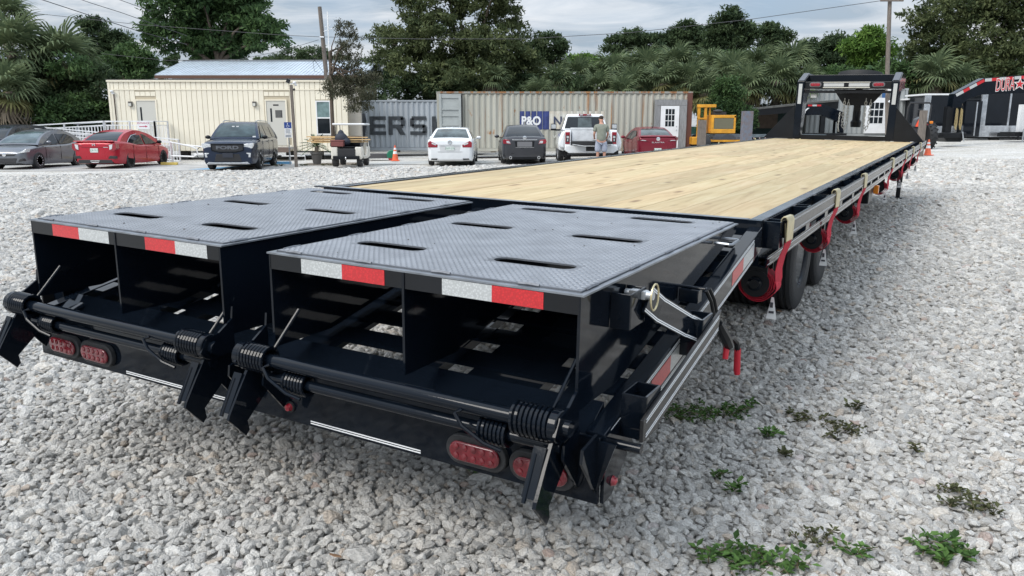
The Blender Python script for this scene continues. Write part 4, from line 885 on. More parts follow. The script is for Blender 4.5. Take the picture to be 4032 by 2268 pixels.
cA = container('shipping_container', -3.62, 8.66, 38.8, .03, 2.83, CONT_A, 'long rust-streaked grey container with blue and white painted lettering', rail=CONT_A)
box('rust_rail', rusty('heavily_rusted_rail', (.33, .33, .30), 1.25), cA, -3.62, 8.66, 38.785, 38.80, 2.79, 2.862)
box('corner_post', RUSTR, cA, 8.42, 8.67, 38.74, 38.79, .05, 2.80)
dl = box('door_leaf', mat('pale_grey_door_leaf', (.36, .385, .38), .6, 0, .1, 2), cA, -3.50, -2.44, 38.66, 38.70, .12, 2.74)
for zz in (.5, 1.25, 1.7, 2.0, 2.55): box('door_rib', MATS['pale_grey_door_leaf'], dl, -3.36, -2.56, 38.62, 38.66, zz, zz+.09)
for xx in (-3.5, -2.56): box('door_edge', MATS['pale_grey_door_leaf'], dl, xx, xx+.12, 38.61, 38.66, .12, 2.74)
box('door_gasket', PLASTIC, cA, -2.44, -2.38, 38.69, 38.79, .1, 2.75)
NAVY = mat('faded_navy_paint', (.028, .045, .17), .55, 0, .3, 2.5); OFFW = mat('faded_white_paint', (.62, .62, .57), .6, 0, .1, 3, col2=(.5, .44, .35)); INKN = mat('faded_dark_navy_letters', (.04, .05, .10), .6); BLKL = mat('faded_black_paint', (.035, .042, .05), .6, 0, .4, 4)
corrugated(.35, 1.80, 1.08, 1.94, 38.8-.0, NAVY, cA, depth=.034, pitch=.278, name='painted_panel'); corrugated(1.80, 4.5, 1.08, 1.94, 38.8-.0, OFFW, cA, depth=.034, pitch=.278, name='painted_panel')
text('P&O', .56, WHITE, cA, (.45, 38.796, 1.30), (math.pi/2, 0, 0), bold=.022, sx=.86)
text('Nedlloyd', .62, INKN, cA, (1.98, 38.796, 1.26), (math.pi/2, 0, 0), bold=.012, sx=.95)
text('www.ponl.com', .34, mat('faded_cream_letters', (.5, .5, .45), .6), cA, (1.98, 38.805, .66), (math.pi/2, 0, 0), bold=.006)
# door in a grey weathered timber surround
for (xa, xb, za, zb) in ((6.86, 7.13, .15, 2.20), (8.06, 8.40, .15, 2.20), (6.86, 8.40, 2.21, 2.48)): box('surround_board', GREYWOOD, cA, xa, xb, 38.66, 38.78, za, zb)
dd = box('entry_door', WHITE, cA, 7.15, 8.04, 38.67, 38.72, .15, 2.19)
for i in range(3):
    for j in range(3): xa = 7.38+i*.155; za = 1.22+j*.285; MB().b2(xa, xa+.125, 38.664, 38.669, za, za+.25).build('pane', GLASS, dd)
MB().lathe([(0, -.05), (.035, -.04), (.012, -.02), (.012, 0)], 'y', (7.93, 38.67, 1.05), 10).lathe([(0, -.03), (.03, -.02), (.03, 0)], 'y', (7.93, 38.67, 1.22), 10).build('door_knob', GALV, dd, smooth=True)
text('DTM INVOICES', .13, OFFW, cA, (7.02, 38.782, 2.51), (math.pi/2, 0, 0))
cM = container('shipping_container', -13.9, -1.45, 43.3, -.06, 2.68, CONT_B, 'faded blue-grey container with large black block letters')
def block_letter(ch, x, z, w, h, t=.22):
    m = MB(); y0, y1 = 43.288, 43.30
    def B(x0, x1, z0, z1): m.b2(x+x0, x+x1, y0, y1, z+z0, z+z1)
    def D(p, q): m.bar((x+p[0], 43.294, z+p[1]), (x+q[0], 43.294, z+q[1]), .011, t*.95, up=(0, 0, 1))
    c = h/2-t/2
    if ch in 'EMAKR': B(0, t, 0, h)
    if ch == 'E': B(t, w, 0, t*.85); B(t, w*.95, c, c+t*.8); B(t, w, h-t*.85, h)
    if ch == 'R': B(t, w*.9, h-t*.85, h); B(w-t, w, c+t*.4, h-t*.3); B(t, w*.9, c-.02, c+t*.75); m.prism([(x+w*.45, z+c-.02), (x+w*.8, z+c-.02), (x+w*1.02, z), (x+w*.70, z)], 'y', y1, y0)
    if ch == 'S': B(0, w*.95, 0, t*.85); B(w-t, w, t*.5, c+t*.6); B(t*.5, w*.9, c, c+t*.8); B(0, t, c+t*.3, h-t*.5); B(t*.4, w, h-t*.85, h)
    if ch == 'A': B(w-t, w, 0, h); B(t, w-t, h-t*.85, h); B(t, w-t, c-.05, c+t*.7)
    if ch == 'M': B(w-t, w, 0, h); B(t, w-t, h-t*.85, h); B(w/2-t*.4, w/2+t*.4, h*.3, h-t*.85)
    if ch == 'K': m.prism([(x+t, z+c-.05), (x+w, z+h), (x+w-.32, z+h), (x+t, z+c+.28)], 'y', y1, y0); m.prism([(x+t+.1, z+c+.15), (x+w, z), (x+w-.32, z), (x+t, z+c-.1)], 'y', y1, y0)
    m.build('lettering', BLKL, cM, bevel=.0)
for ch, xl in (('M', -9.95), ('A', -8.80), ('E', -7.68), ('R', -6.66), ('S', -5.50), ('K', -4.32)): block_letter(ch, xl, .77, .88, .98)
cC = container('shipping_container', 17.95, 24.0, 49, .62, 2.86, CONT_C, 'plain grey container with a white glazed door, seen through the trailer headboard', pitch=.30)
dd = box('entry_door', WHITE, cC, 21.5, 22.8, 48.9, 48.98, .80, 2.92)
dd.location.x = 0.0
for i in range(3):
    for j in range(3): MB().b2(21.75+i*.28, 21.98+i*.28, 48.89, 48.898, 1.40+j*.43, 1.76+j*.43).build('pane', GLASS, dd)
# black covered dumpster edge between office and second container
dm = thing('black_tarp_cover', (0, 0, 0), 0, 'tall black tarpaulin cover between the office end and the lettered container', 'cover')
MB().prism([(-8.15, .2), (-7.95, .05), (-7.72, .6), (-7.62, 1.5), (-7.68, 1.9), (-7.95, 1.75), (-8.15, 1.2)], 'y', 40.6, 42.1).build('cover_sheet', mat('black_tarp', (.012, .012, .015), .45, 0, .3, 3, bump=.6, bscale=3), dm, bevel=.05)
box('pallet', mat('grey_box', (.07, .07, .075), .6), dm, -6.9, -5.9, 37.6, 38.4, -.25, -.05)

# ------------------------------------------------------------------ posts, poles, signs, wires
def post(x, y, w, zt, m, label, grp, tilt=(0, 0), name='wood_post', cat='post'):
    z0 = G(x, y)-.3; o = MB().b2(-w/2, w/2, -w/2, w/2, 0, zt-z0).build(name, m, None, bevel=.008); o.location = (x, y, z0); o.rotation_euler = (tilt[0], tilt[1], 0); return tag(o, label, cat, grp)
cp = thing('camera_post', (-8.80, 32.4, G(-8.8, 32.4)), 0, 'square brown timber post carrying a white floodlight camera and solar panel', 'camera post')
MB().prism([(-.055, -.1), (.055, -.1), (.02, 3.22), (-.085, 3.22)], 'y', -.055, .055).build('post', OLDWOOD, cp, bevel=.006)
MB().box((-.11, -.12, 3.36), (.16, .012, .17), rot=(.4, .5, 0)).build('solar_panel', GLASS, cp); MB().ico((.13, -.1, 3.30), (.07, .1, .06)).ico((.17, -.08, 3.22), .05).b2(-.03, .12, -.06, -.02, 3.25, 3.28).build('security_camera', WHITE, cp, smooth=True)
MB().ico((.10, -.08, 3.04), (.045, .045, .055)).build('sensor', PLASTIC, cp, smooth=True)
hs = thing('parking_sign', (-9.5, 34.0, G(-9.5, 34)), 0, 'blue and white accessible parking sign on a thin metal post', 'sign')
zb = -hs.location.z
MB().b2(-.02, .02, .0, .03, -.1, 1.40+zb).build('post', GALV, hs)
box('blue_panel', mat('sign_blue', (.02, .06, .26), .4), hs, -.155, .155, -.015, -.002, 1.15+zb, 1.40+zb); box('white_panel', WHITE, hs, -.155, .155, -.015, -.002, .92+zb, 1.148+zb); box('fine_panel', WHITE, hs, -.155, .155, -.015, -.002, .76+zb, .90+zb)
sy = MB(); zc_ = 1.27+zb
sy.lathe([(0, -.001), (.02, -.001), (.02, 0)], 'y', (-.01, -.0165, zc_+.075), 10)
sy.tube([(-.01, -.017, zc_+.05), (-.01, -.017, zc_), (.045, -.017, zc_), (.065, -.017, zc_-.055)], .009, 5)
sy.tube([(-.02+.05*math.cos(a_), -.017, zc_-.03+.05*math.sin(a_)) for a_ in np.linspace(R(110), R(350), 14)], .007, 5); sy.build('wheelchair_symbol', WHITE, hs)
pl_ = MB()
for k in range(4): pl_.b2(-.10, .10-.02*(k % 2), -.0165, -.0152, .955+zb+k*.045, .972+zb+k*.045)
for k in range(2): pl_.b2(-.12, .12, -.0165, -.0152, .79+zb+k*.05, .815+zb+k*.05)
pl_.build('sign_print', mat('sign_ink', (.12, .15, .2), .6), hs, kind='stuff')
up = thing('utility_pole', (0, 0, 0), 0, 'leaning grey wooden utility pole behind the shed roof', 'utility pole')
MB().tube([(-10.02, 45, -.5), (-10.27, 45, 3.72), (-10.48, 45, 7.6)], [.15, .125, .105], 10).build('pole', OLDWOOD, up, smooth=True)
MB().cyl((-10.52, 44.88, 6.0), (-10.30, 44.88, 6.0), .04, 8).build('insulator', WHITE, up); MB().tube([(-10.36, 44.85, 5.3), (-10.95, 44.85, 4.7), (-10.9, 44.85, 4.2), (-10.35, 44.85, 4.05), (-11.0, 44.85, 5.0), (-10.6, 44.85, 5.5), (-10.4, 44.85, 5.4)], .012, 5).build('cable_coil', PLASTIC, up, smooth=True)
ms = thing('antenna_mast', (-8.75, 39.0, G(-8.7, 39)), 0, 'thin white antenna mast standing in front of the office corner', 'mast')
MB().cyl((-.03, 0, 0), (.03, 0, 6.9), .03, 8).build('pole', WHITE, ms, smooth=True); MB().b2(-.10, .06, -.07, .05, 4.0, 4.12).build('bracket', GALV, ms); MB().tube([(-.2, 0, 6.0), (.25, 0, 6.15)], .012, 5).tube([(-.12, 0, 6.2), (.16, 0, 6.3)], .012, 5).build('antenna_arm', GALV, ms)
rp_ = thing('utility_pole', (0, 0, 0), 0, 'tall straight utility pole with crossarm behind the trailer headboard', 'utility pole')
MB().tube([(18.85, 40, .1), (18.47, 40, 3.86), (18.24, 40, 7.6)], [.12, .105, .09], 10).build('pole', OLDWOOD, rp_, smooth=True)
MB().b2(17.75, 18.85, 39.8, 39.9, 7.12, 7.2).build('crossarm', OLDWOOD, rp_)
for xx in (17.85, 18.1, 18.7): MB().lathe([(.05, 0), (.05, .08), (.02, .14)], 'z', (xx, 39.85, 7.2), 8).build('insulator', PLASTIC, rp_)
MB().ico((18.62, 39.8, 2.98), (.14, .16, .12)).ico((18.68, 39.75, 2.42), (.15, .12, .08)).ico((18.78, 39.8, 2.55), (.06, .06, .12)).build('security_camera', WHITE, rp_, smooth=True)
MB().box((18.28, 39.75, 2.75), (.12, .1, .3)).build('junction_box', mat('blue_box', (.03, .1, .25), .5), rp_)
post(8.53, 36, .33, 1.50, OLDWOOD, 'grey weathered wooden post in front of the yellow forklift', 'wooden barrier posts')
post(9.95, 34, .40, 1.86, mat('blue_stained_post', (.15, .11, .10), .9, 0, .3, 5, col2=(.13, .17, .23), bump=.5, bscale=10), 'thick wooden post with blue paint stains left of the trailer headboard', 'wooden barrier posts')
post(15.5, 30.3, .21, 1.82, OLDWOOD, 'brown wooden post beside the orange warning triangle', 'wooden barrier posts')
def wire(pts, r=.014, label=''):
    o = MB().tube(pts, r, 5).build('overhead_wire', mat('dark_cable', (.05, .05, .055), .5), None, smooth=True); tag(o, label, 'wire', 'overhead wires')
def VP(px, py, Y):   #: image position of a far wire to world metres
    x = (px-1288)/1976; y = -(py-724.5)/1976; cp_, sp_ = math.cos(.20387), math.sin(.20387)
    d = (x, cp_+y*sp_, -sp_+y*cp_); k = Y/d[1]; return (d[0]*k, Y, 1.26+d[2]*k)
wire([VP(*p) for p in ((-60, 20, 46), (37, 28, 46), (351, 62, 46), (704, 88, 46), (800, 92.5, 45), (1050, 98, 43), (1318, 98, 42), (1587, 82, 41), (1892, 48, 40.3), (2215, 2, 39.9))], label='long sagging wire from the leaning pole to the crossarm pole')
wire([VP(*p) for p in ((60, -14, 40), (108, 0, 40), (230, 40, 42), (351, 79, 44), (470, 112, 46))], .02, 'lower of the wires slanting down over the left treetops')
wire([VP(*p) for p in ((190, -6, 40), (230, 8, 40), (300, 30, 42), (377, 57, 44), (470, 90, 47))], .016, 'middle slanting wire entering the large left tree')
wire([VP(*p) for p in ((280, -8, 40), (330, 10, 42), (380, 28, 45))], .016, 'short slanting wire at the top left of the big tree')
wire([VP(*p) for p in ((255, 135, 44), (420, 152, 44), (600, 150, 44.3), (720, 125, 44.6), (802, 100, 44.9))], .012, 'thin service wire dipping behind the shed roof to the leaning pole')
def cone(x, y, h, label):
    c = thing('traffic_cone', (x, y, G(x, y)-.01), 0, label, 'traffic cone', 'orange traffic cones')
    r0 = h*.21
    def rr(t): return r0*(1-t)+.025*t
    box('base', ORANGE, c, -h*.27, h*.27, -h*.27, h*.27, 0, .03, bevel=.008)
    MB().lathe([(rr(0), .03), (rr(1), h)], 'z', n=24).build('cone_body', ORANGE, c, smooth=True)
    for (a_, b_) in ((.42, .60), (.70, .82)): MB().lathe([(rr(a_)+.003, .03+a_*(h-.03)), (rr(b_)+.003, .03+b_*(h-.03))], 'z', n=24).build('reflective_collar', WHITE, c, smooth=True)
cone(-5.43, 37, .72, 'orange traffic cone standing beside the lettered container'); cone(15.97, 30.6, .60, 'orange traffic cone with white bands beside the tractor tyre')
# potted sago palm
pp = thing('potted_palm', (-8.45, 34.45, G(-8.45, 34.45)), 0, 'small sago palm in a grey pot below the office window', 'potted plant')
MB().lathe([(0, 0), (.16, 0), (.24, .42), (.27, .43), (.27, .50), (.235, .50), (.22, .44), (0, .44)], 'z', n=24).build('pot', mat('grey_pot', (.14, .135, .13), .8), pp, smooth=True)
MB().tube([(0, 0, .44), (.02, 0, .75)], [.10, .08], 10).build('trunk', BARKP, pp, smooth=True)
for k in range(22):
    a_ = k*2.4; el = R(70-(k % 7)*13); L = .75; mb = MB(); pts = [Vector((0, 0, .75))+Vector((math.cos(a_)*math.cos(el)*t*L, math.sin(a_)*math.cos(el)*t*L, math.sin(el)*t*L-.25*t*t)) for t in np.linspace(0, 1, 9)]
    mb.tube(pts, .01, 4)
    for i in range(1, 9):
        d = (pts[i]-pts[i-1]).normalized(); sd_ = d.cross(Vector((0, 0, 1))).normalized()
        for s in (-1, 1): q = pts[i]+sd_*s*.15*(1-i/12)+d*.09+Vector((0, 0, .03)); mb.add([pts[i]-d*.02, pts[i]+d*.05, q], [(0, 1, 2)])
    o = mb.build('frond', mat('sago_green', (.07, .12, .045), .5, 0, .3, 9), pp, fix=False)
lw = thing('garden_hose_reel', (-5.65, 37.5, G(-5.65, 37.5)), 0, 'round green hose reel on the ground by the cone', 'hose reel'); MB().lathe([(.20, -.10), (.24, -.06), (.24, .06), (.20, .10)], 'y', (0, 0, .24), 20).build('reel', mat('green_plastic', (.01, .16, .09), .4), lw, smooth=True); MB().b2(-.15, .15, -.14, -.11, 0, .1).build('stand', mat('red_plastic', (.3, .03, .03), .5), lw)
# ------------------------------------------------------------------ vehicles
DARKT = mat('wheel_well_dark', (.01, .01, .01), .9); SILV = mat('silver_alloy', (.52, .53, .55), .35, .15); BLKRIM = mat('black_alloy', (.03, .03, .034), .3, .4); PLATE = mat('licence_plate', (.62, .66, .64), .5); PLINK = mat('plate_ink', (.08, .25, .16), .5)
def car_wheel(parent, x, y, r, side, rim_m, spokes=10, w=.21, rim=.68):
    wv = thing('wheel', (x, y, r)); wv.parent = parent; h = w/2; rr = r*rim
    MB().lathe([(rr, -h*.9), (r*.93, -h), (r, -h*.75), (r, h*.75), (r*.93, h), (rr, h*.9)], 'x', n=32).build('tyre', RUBBER, wv, smooth=True)
    MB().lathe([(rr+.002, side*h*.9), (rr-.012, side*h*.8), (rr-.02, side*h*.2), (rr-.03, side*h*.05), (0, side*h*.05)], 'x', n=32).build('rim_barrel', DARKT, wv, smooth=True)
    sp = MB()
    for k in range(spokes):
        a_ = 2*math.pi*k/spokes; sp.bar((side*h*.62, .03*math.cos(a_), .03*math.sin(a_)), (side*h*.86, (rr-.01)*math.cos(a_), (rr-.01)*math.sin(a_)), .02, 2.2*rr/spokes, up=(0, -math.sin(a_), math.cos(a_)))
    sp.lathe([(0, side*h*.80), (.05, side*h*.76), (.055, side*h*.55)], 'x', n=12).build('rim', rim_m, wv, smooth=False)
    MB().lathe([(rr-.012, side*h*.84), (rr+.004, side*h*.90), (rr+.006, side*h*.86)], 'x', n=32).build('rim_lip', rim_m, wv, smooth=True)
def make_car(name, loc, rz, label, paint, S, glass=GLASS, rim=SILV, spokes=10, cat='car', roofm=None):
    c = thing(name, loc, rz, label, cat, 'cars parked in the gravel yard')
    ys = np.array([p[0] for p in S['body']]); n_ = 44
    yy = np.concatenate([[ys[0]], ys[0]+(ys[-1]-ys[0])*(0.5-0.5*np.cos(np.linspace(0, math.pi, n_))), [ys[-1]]]); yy = np.unique(np.round(yy, 4))
    zt = np.interp(yy, ys, [p[1] for p in S['body']]); hw = np.interp(yy, ys, [p[2] for p in S['body']]); zb = np.interp(yy, ys, [p[3] for p in S['body']])
    k3 = np.array([.25, .5, .25])
    for _ in range(2):
        for a_ in (zt, hw, zb): a_[1:-1] = np.convolve(a_, k3, 'valid')
    V = []; F = []; ring = [(0, 1.0, .03), (.5, 1.0, .025), (.82, 1.0, .0), (.93, .975, -.005), (.985, .90, 0), (1.0, .74, 0), (.995, .52, 0), (.985, .32, 0), (.975, .14, 0), (.93, .0, 0), (.5, -.02, 0), (0, -.02, 0)]
    m_ = len(ring); full = [(x, z, e) for x, z, e in ring]+[(-x, z, e) for x, z, e in ring[-2:0:-1]]; M = len(full)
    for i in range(len(yy)):
        for (x, z, e) in full: V.append((x*hw[i], yy[i], zb[i]+(zt[i]-zb[i])*z+e))
    for i in range(len(yy)-1):
        for k in range(M): F.append((i*M+k, i*M+(k+1) % M, (i+1)*M+(k+1) % M, (i+1)*M+k))
    F += [tuple(range(M))[::-1], tuple(range((len(yy)-1)*M, len(yy)*M))]
    mb = MB(); mb.add(V, F); body = mb.build('body', paint, c)
    r = S['r']; W = S['W']/2; cut = MB()
    for yw in S['axles']: cut.cyl((-W-.1, yw, r), (W+.1, yw, r), r+.055, 28)
    co = cut.build('cut', DARKT, None); md = body.modifiers.new('b', 'BOOLEAN'); md.object = co; md.solver = 'EXACT'; md.operation = 'DIFFERENCE'
    try: md.material_mode = 'TRANSFER'
    except Exception: pass
    dg = bpy.context.evaluated_depsgraph_get(); me = bpy.data.meshes.new_from_object(body.evaluated_get(dg)); body.modifiers.clear(); body.data = me; bpy.data.objects.remove(co)
    me.polygons.foreach_set('use_smooth', [True]*len(me.polygons)); me.set_sharp_from_angle(angle=R(32))
    if len(me.materials) == 0: me.materials.append(paint)
    MB().b2(-W+.22, W-.22, S['axles'][0]-.5, S['axles'][1]+.4, .16, .55).build('underbody', DARKT, c)
    for yw in S['axles']:
        for s in (-1, 1): car_wheel(c, s*(W-.115), yw, r, s, rim, spokes, rim=S.get('rimf', .68))
    # cabin
    y0, y1, y2, y3 = S['cab']; zbl = S['belt']; zr = S['H']; wb, wr = S['cw']   # rear base, roof rear, roof front, front base
    A = [Vector((0, y0, zbl)), Vector((0, y1, zr)), Vector((0, y2, zr)), Vector((0, y3, zbl))]
    def cabpt(u, side, t):   # u along 0..3 (rear glass, roof, windshield), t across 0..1 from belt to roof edge (side)
        pass
    # side profile curve
    prof = []
    bul = S.get('bulge', .05)
    def prof_pt(u):
        if u <= 1: p = A[0].lerp(A[1], u); n_ = (0, -bul*.8*4*u*(1-u)*.7, bul*4*u*(1-u)*.9)
        elif u <= 2: p = A[1].lerp(A[2], u-1); n_ = (0, 0, bul*.75*4*(u-1)*(2-u))
        else: p = A[2].lerp(A[3], u-2); q = u-2; n_ = (0, bul*.8*4*q*(1-q)*.7, bul*4*q*(1-q)*.9)
        return p.y+n_[1], p.z+n_[2]
    us = np.concatenate([np.linspace(0, 1, 9), np.linspace(1, 2, 8)[1:], np.linspace(2, 3, 9)[1:]])
    rows = []
    def width_at(z):
        t = min(1, max(0, (z-zbl)/(zr-zbl))); return wb+(wr-wb)*(t**1.15)
    cols = [(-1, 0), (-.93, .28), (-.72, .62), (-.36, .9), (0, 1), (.36, .9), (.72, .62), (.93, .28), (1, 0)]
    V = []; crown = S.get('crown', .04)
    for u in us:
        y, z = prof_pt(u); w = width_at(z)
        endc = (crown*1.6*(1 if u < 1 else (0 if u <= 2 else 1)))*min(1, abs(u-1) if u < 1 else (u-2 if u > 2 else 0))
        for (cx_, cr_) in cols:
            yy_ = y+(-1 if u < 1 else 1)*endc*(cr_) ; V.append((cx_*w, yy_, z+crown*cr_*(.35+.65*(1 if 1 <= u <= 2 else .6))))
    nc = len(cols); F = []
    for i in range(len(us)-1):
        for k in range(nc-1): F.append((i*nc+k, i*nc+k+1, (i+1)*nc+k+1, (i+1)*nc+k))
    L = len(V); ns_ = len(us)
    for side, k in ((-1, 0), (1, nc-1)):   # side skins down to the belt
        o = len(V)
        for i in range(ns_): y = V[i*nc+k][1]; V.append((side*(wb+.0), y, zbl-.06))
        for i in range(ns_-1): F.append((i*nc+k, (i+1)*nc+k, o+i+1, o+i))
    mb = MB(); mb.add(V, F); cab = mb.build('cabin', paint, c, smooth=True)
    def gpatch(u0, u1, w0, w1, nm, m, off=.009, rc=.0, parent=None):
        V = []; F = []; nu, nw = 9, 11
        for i in range(nu):
            u = u0+(u1-u0)*i/(nu-1); y, z = prof_pt(u); w = width_at(z); y2_, z2_ = prof_pt(u+.01); dy, dz = y2_-y, z2_-z; ll = math.hypot(dy, dz); ny, nz = -dz/ll, dy/ll
            if nz < 0: ny, nz = -ny, -nz
            for j in range(nw):
                s = w0+(w1-w0)*j/(nw-1); cr_ = 1-(abs(s)**2.0)
                endc = (crown*1.6)*min(1, abs(u-1) if u < 1 else (u-2 if u > 2 else 0))
                V.append((s*w, y+(-1 if u < 1 else 1)*endc*cr_+ny*off, z+crown*cr_*(.35+.65*(1 if 1 <= u <= 2 else .6))+nz*off))
        for i in range(nu-1):
            for j in range(nw-1): F.append((i*nw+j, i*nw+j+1, (i+1)*nw+j+1, (i+1)*nw+j))
        mb = MB(); mb.add(V, F); return mb.build(nm, m, parent or c, smooth=True, fix=False)
    gpatch(.10, .88, -.86, .86, 'rear_window', glass); gpatch(2.12, 2.93, -.88, .88, 'windscreen', S.get('wsg', glass))
    for s in (-1, 1):
        for poly in S['side']:
            pts = []
            for (y, z) in poly: t = (z-zbl)/(zr-zbl); w = wb+(wr-wb)*(max(0, t)**1.15); pts.append((s*(w+.008), y, z))
            cen = Vector((sum(p[0] for p in pts)/len(pts), sum(p[1] for p in pts)/len(pts), sum(p[2] for p in pts)/len(pts)))
            mb = MB(); mb.add(pts, [tuple(range(len(pts)))]); mb.build('side_window', GLASS, c, fix=False)
        if S.get('chrome'):
            pts = []
            for (y, z) in S['chrome']: t = (z-zbl)/(zr-zbl); w = wb+(wr-wb)*(max(0, t)**1.15); pts.append((s*(w+.012), y, z))
            MB().tube(pts, .012, 5).build('chrome_trim', CHROME, c)
        ym, zm = S['mirror']; mr = MB().ico((s*(W+.08), ym, zm), (.11, .07, .075)).bar((s*(W-.12), ym+.02, zm-.05), (s*(W+.04), ym, zm-.03), .05, .03).build('wing_mirror', S.get('mirm', paint), c, smooth=True)
        for yd in S['doors']:
            zz = np.interp(yd, yy, zt); MB().b2(s*(W+.001), s*(W-.008), yd-.006, yd+.006, .32, zz-.06).build('door_gap', DARKT, c)
        for yh in S['handles']: MB().b2(s*(W+.018), s*(W-.01), yh-.09, yh+.09, S['belt']-.13, S['belt']-.10).build('door_handle', S.get('hm', paint), c, bevel=.005)
    return c
def poly_part(c, nm, m, pts, ya, yb, bev=.008): return MB().prism(pts, 'y', ya, yb).build(nm, m, c, smooth=True, bevel=bev)
def mir(p): return [(-x, z) for x, z in p]
def plate(c, x, y, z, txt, back=True):
    s = -1 if back else 1
    pl = MB().b2(x-.155, x+.155, y, y+s*.012, z-.078, z+.078).build('licence_plate', PLATE, c); 
    text(txt, .10, PLINK, c, (x, y+s*.0135, z-.03), (math.pi/2, 0, 0 if back else math.pi), align='CENTER', extrude=.0006, name='plate_lettering')
def sedan(L, W, H, wbase, belt=.93, rearz=1.06, frontz=.78, cab=None, r=.325, zb=.20):
    h = L/2; ra = -h+1.02; fa = ra+wbase
    return dict(L=L, W=W, H=H, r=r, axles=(ra, fa), belt=belt, cw=(W/2-.055, W/2-.30),
        body=[(-h, rearz-.16, W/2*.80, zb+.10), (-h+.05, rearz-.03, W/2*.90, zb+.04), (-h+.22, rearz, W/2*.97, zb), (-h+.75, rearz-.005, W/2*.995, zb-.02), (-.5, belt+.015, W/2, zb-.03), (.55, belt, W/2, zb-.03), (.95, belt-.01, W/2*.995, zb-.03), (h-.75, frontz+.04, W/2*.97, zb-.02), (h-.25, frontz-.07, W/2*.88, zb), (h-.06, frontz-.18, W/2*.74, zb+.03), (h, frontz-.27, W/2*.62, zb+.08)],
        cab=cab or (-h+.62, -h+1.42, .25, 1.28), side=[], mirror=(.92, belt+.09), doors=[-.05, 1.0, -1.05], handles=[-.75, .2])
def std_side(S, fx=None):
    b, H = S['belt']+.02, S['H']-.085; y0, y1, y2, y3 = S['cab']
    S['side'] = [[(y0+.52, b), (-.10, b), (-.10, H), (y1+.12, H-.01), (y1-.22, H-.15)], [(0.0, b), (y3-.38, b), (y2+.05, H-.07), (y2-.12, H), (0.0, H)]]
    return S
# white sedan, rear to the camera
S = std_side(sedan(4.95, 1.89, 1.46, 2.92, belt=.98, rearz=1.10)); cW = make_car('parked_car', (-2.47, 31.5+2.47, G(-2.5, 33.5)-.02), R(0.5), 'white sedan with red tail lamps parked tail-first beside the lettered container', CARWHITE, S, glass=GLASSL)
yb = -2.475
for f in (lambda p: p, mir):
    poly_part(cW, 'tail_lamp', REDLENS, f([(.50, .74), (.86, .74), (.87, .93), (.78, 1.0), (.48, .84)]), yb-.012, yb+.24)
    poly_part(cW, 'reverse_lamp', CLEARL, f([(.53, .86), (.72, .94), (.72, .88), (.56, .82)]), yb-.02, yb+.05, .003)
    poly_part(cW, 'exhaust', PLASTIC, f([(.52, .245), (.76, .26), (.74, .31), (.50, .31)]), yb-.015, yb+.05, .004)
MB().b2(-.38, .38, yb-.01, yb+.02, .795, .812).build('trunk_trim', GALV, cW); plate(cW, 0, yb-.004, .70, 'DLM 276'); poly_part(cW, 'plate_recess', mat('white_recess', (.55, .56, .57), .4), [(-.45, .86), (.45, .86), (.38, .60), (-.38, .60)], yb-.002, yb+.05)
MB().lathe([(.07, 0), (.085, -.008), (.075, -.012), (.06, -.008)], 'y', (0, yb-.005, .94), 16).build('badge', CHROME, cW, smooth=True)
MB().tube([(-.80, yb+.03, .56), (-.4, yb-.004, .565), (.4, yb-.004, .565), (.80, yb+.03, .56)], .006, 4).build('bumper_seam', DARKT, cW); MB().ico((-.02, -.95, 1.49), (.02, .05, .025)).build('roof_fin', CARWHITE, cW, smooth=True)
# grey sedan
GREYP = carpaint('graphite_car_paint', (.055, .057, .065), .5)
S = std_side(sedan(4.94, 1.85, 1.50, 2.90, belt=.98, rearz=1.09)); S['cab'] = (-1.95, -1.02, .2, 1.25); S = std_side(S); cG = make_car('parked_car', (.38, 32+2.47, G(.5, 34)-.02), R(3), 'dark grey sedan with red tail lamps and twin round exhausts', GREYP, S, spokes=7)
yb = -2.47
for f in (lambda p: p, mir):
    poly_part(cG, 'tail_lamp', REDLENS, f([(.55, .80), (.86, .82), (.88, .93), (.84, 1.0), (.62, .97)]), yb-.012, yb+.24)
    poly_part(cG, 'reverse_lamp', CLEARL, f([(.56, .83), (.72, .84), (.74, .93), (.64, .93)]), yb-.02, yb+.05, .003)
    q = f([(.57, .26)])[0]; MB().lathe([(.035, .0), (.062, .0), (.062, .12), (.035, .12)], 'y', (q[0], yb-.03, .27), 18, close=True).build('exhaust', CHROME, cG, smooth=True); MB().lathe([(0, .02), (.036, .02)], 'y', (q[0], yb-.03, .27), 14).build('exhaust_bore', DARKT, cG)
MB().b2(-.50, .50, yb-.022, yb+.01, .955, .985).build('chrome_bar', CHROME, cG, bevel=.006); poly_part(cG, 'plate_recess', BLACKM, [(-.40, .92), (.40, .92), (.36, .66), (-.36, .66)], yb-.004, yb+.05); MB().b2(-.37, .37, yb-.012, yb, .665, .68).build('chrome_bar', CHROME, cG)
MB().b2(-.3, .3, yb-.010, yb-.004, .70, .90).build('blank_plate', mat('grey_blank_plate', (.16, .16, .17), .5), cG)
MB().lathe([(.05, 0), (.075, -.008), (.06, -.012)], 'y', (0, yb+.02, 1.055), 14).build('badge', CHROME, cG, smooth=True); MB().ico((0, -.95, 1.535), (.02, .06, .035)).build('roof_fin', GREYP, cG, smooth=True)
poly_part(cG, 'lower_valance', BLACKM, [(-.6, .20), (.6, .20), (.55, .30), (-.55, .30)], yb-.004, yb+.05)
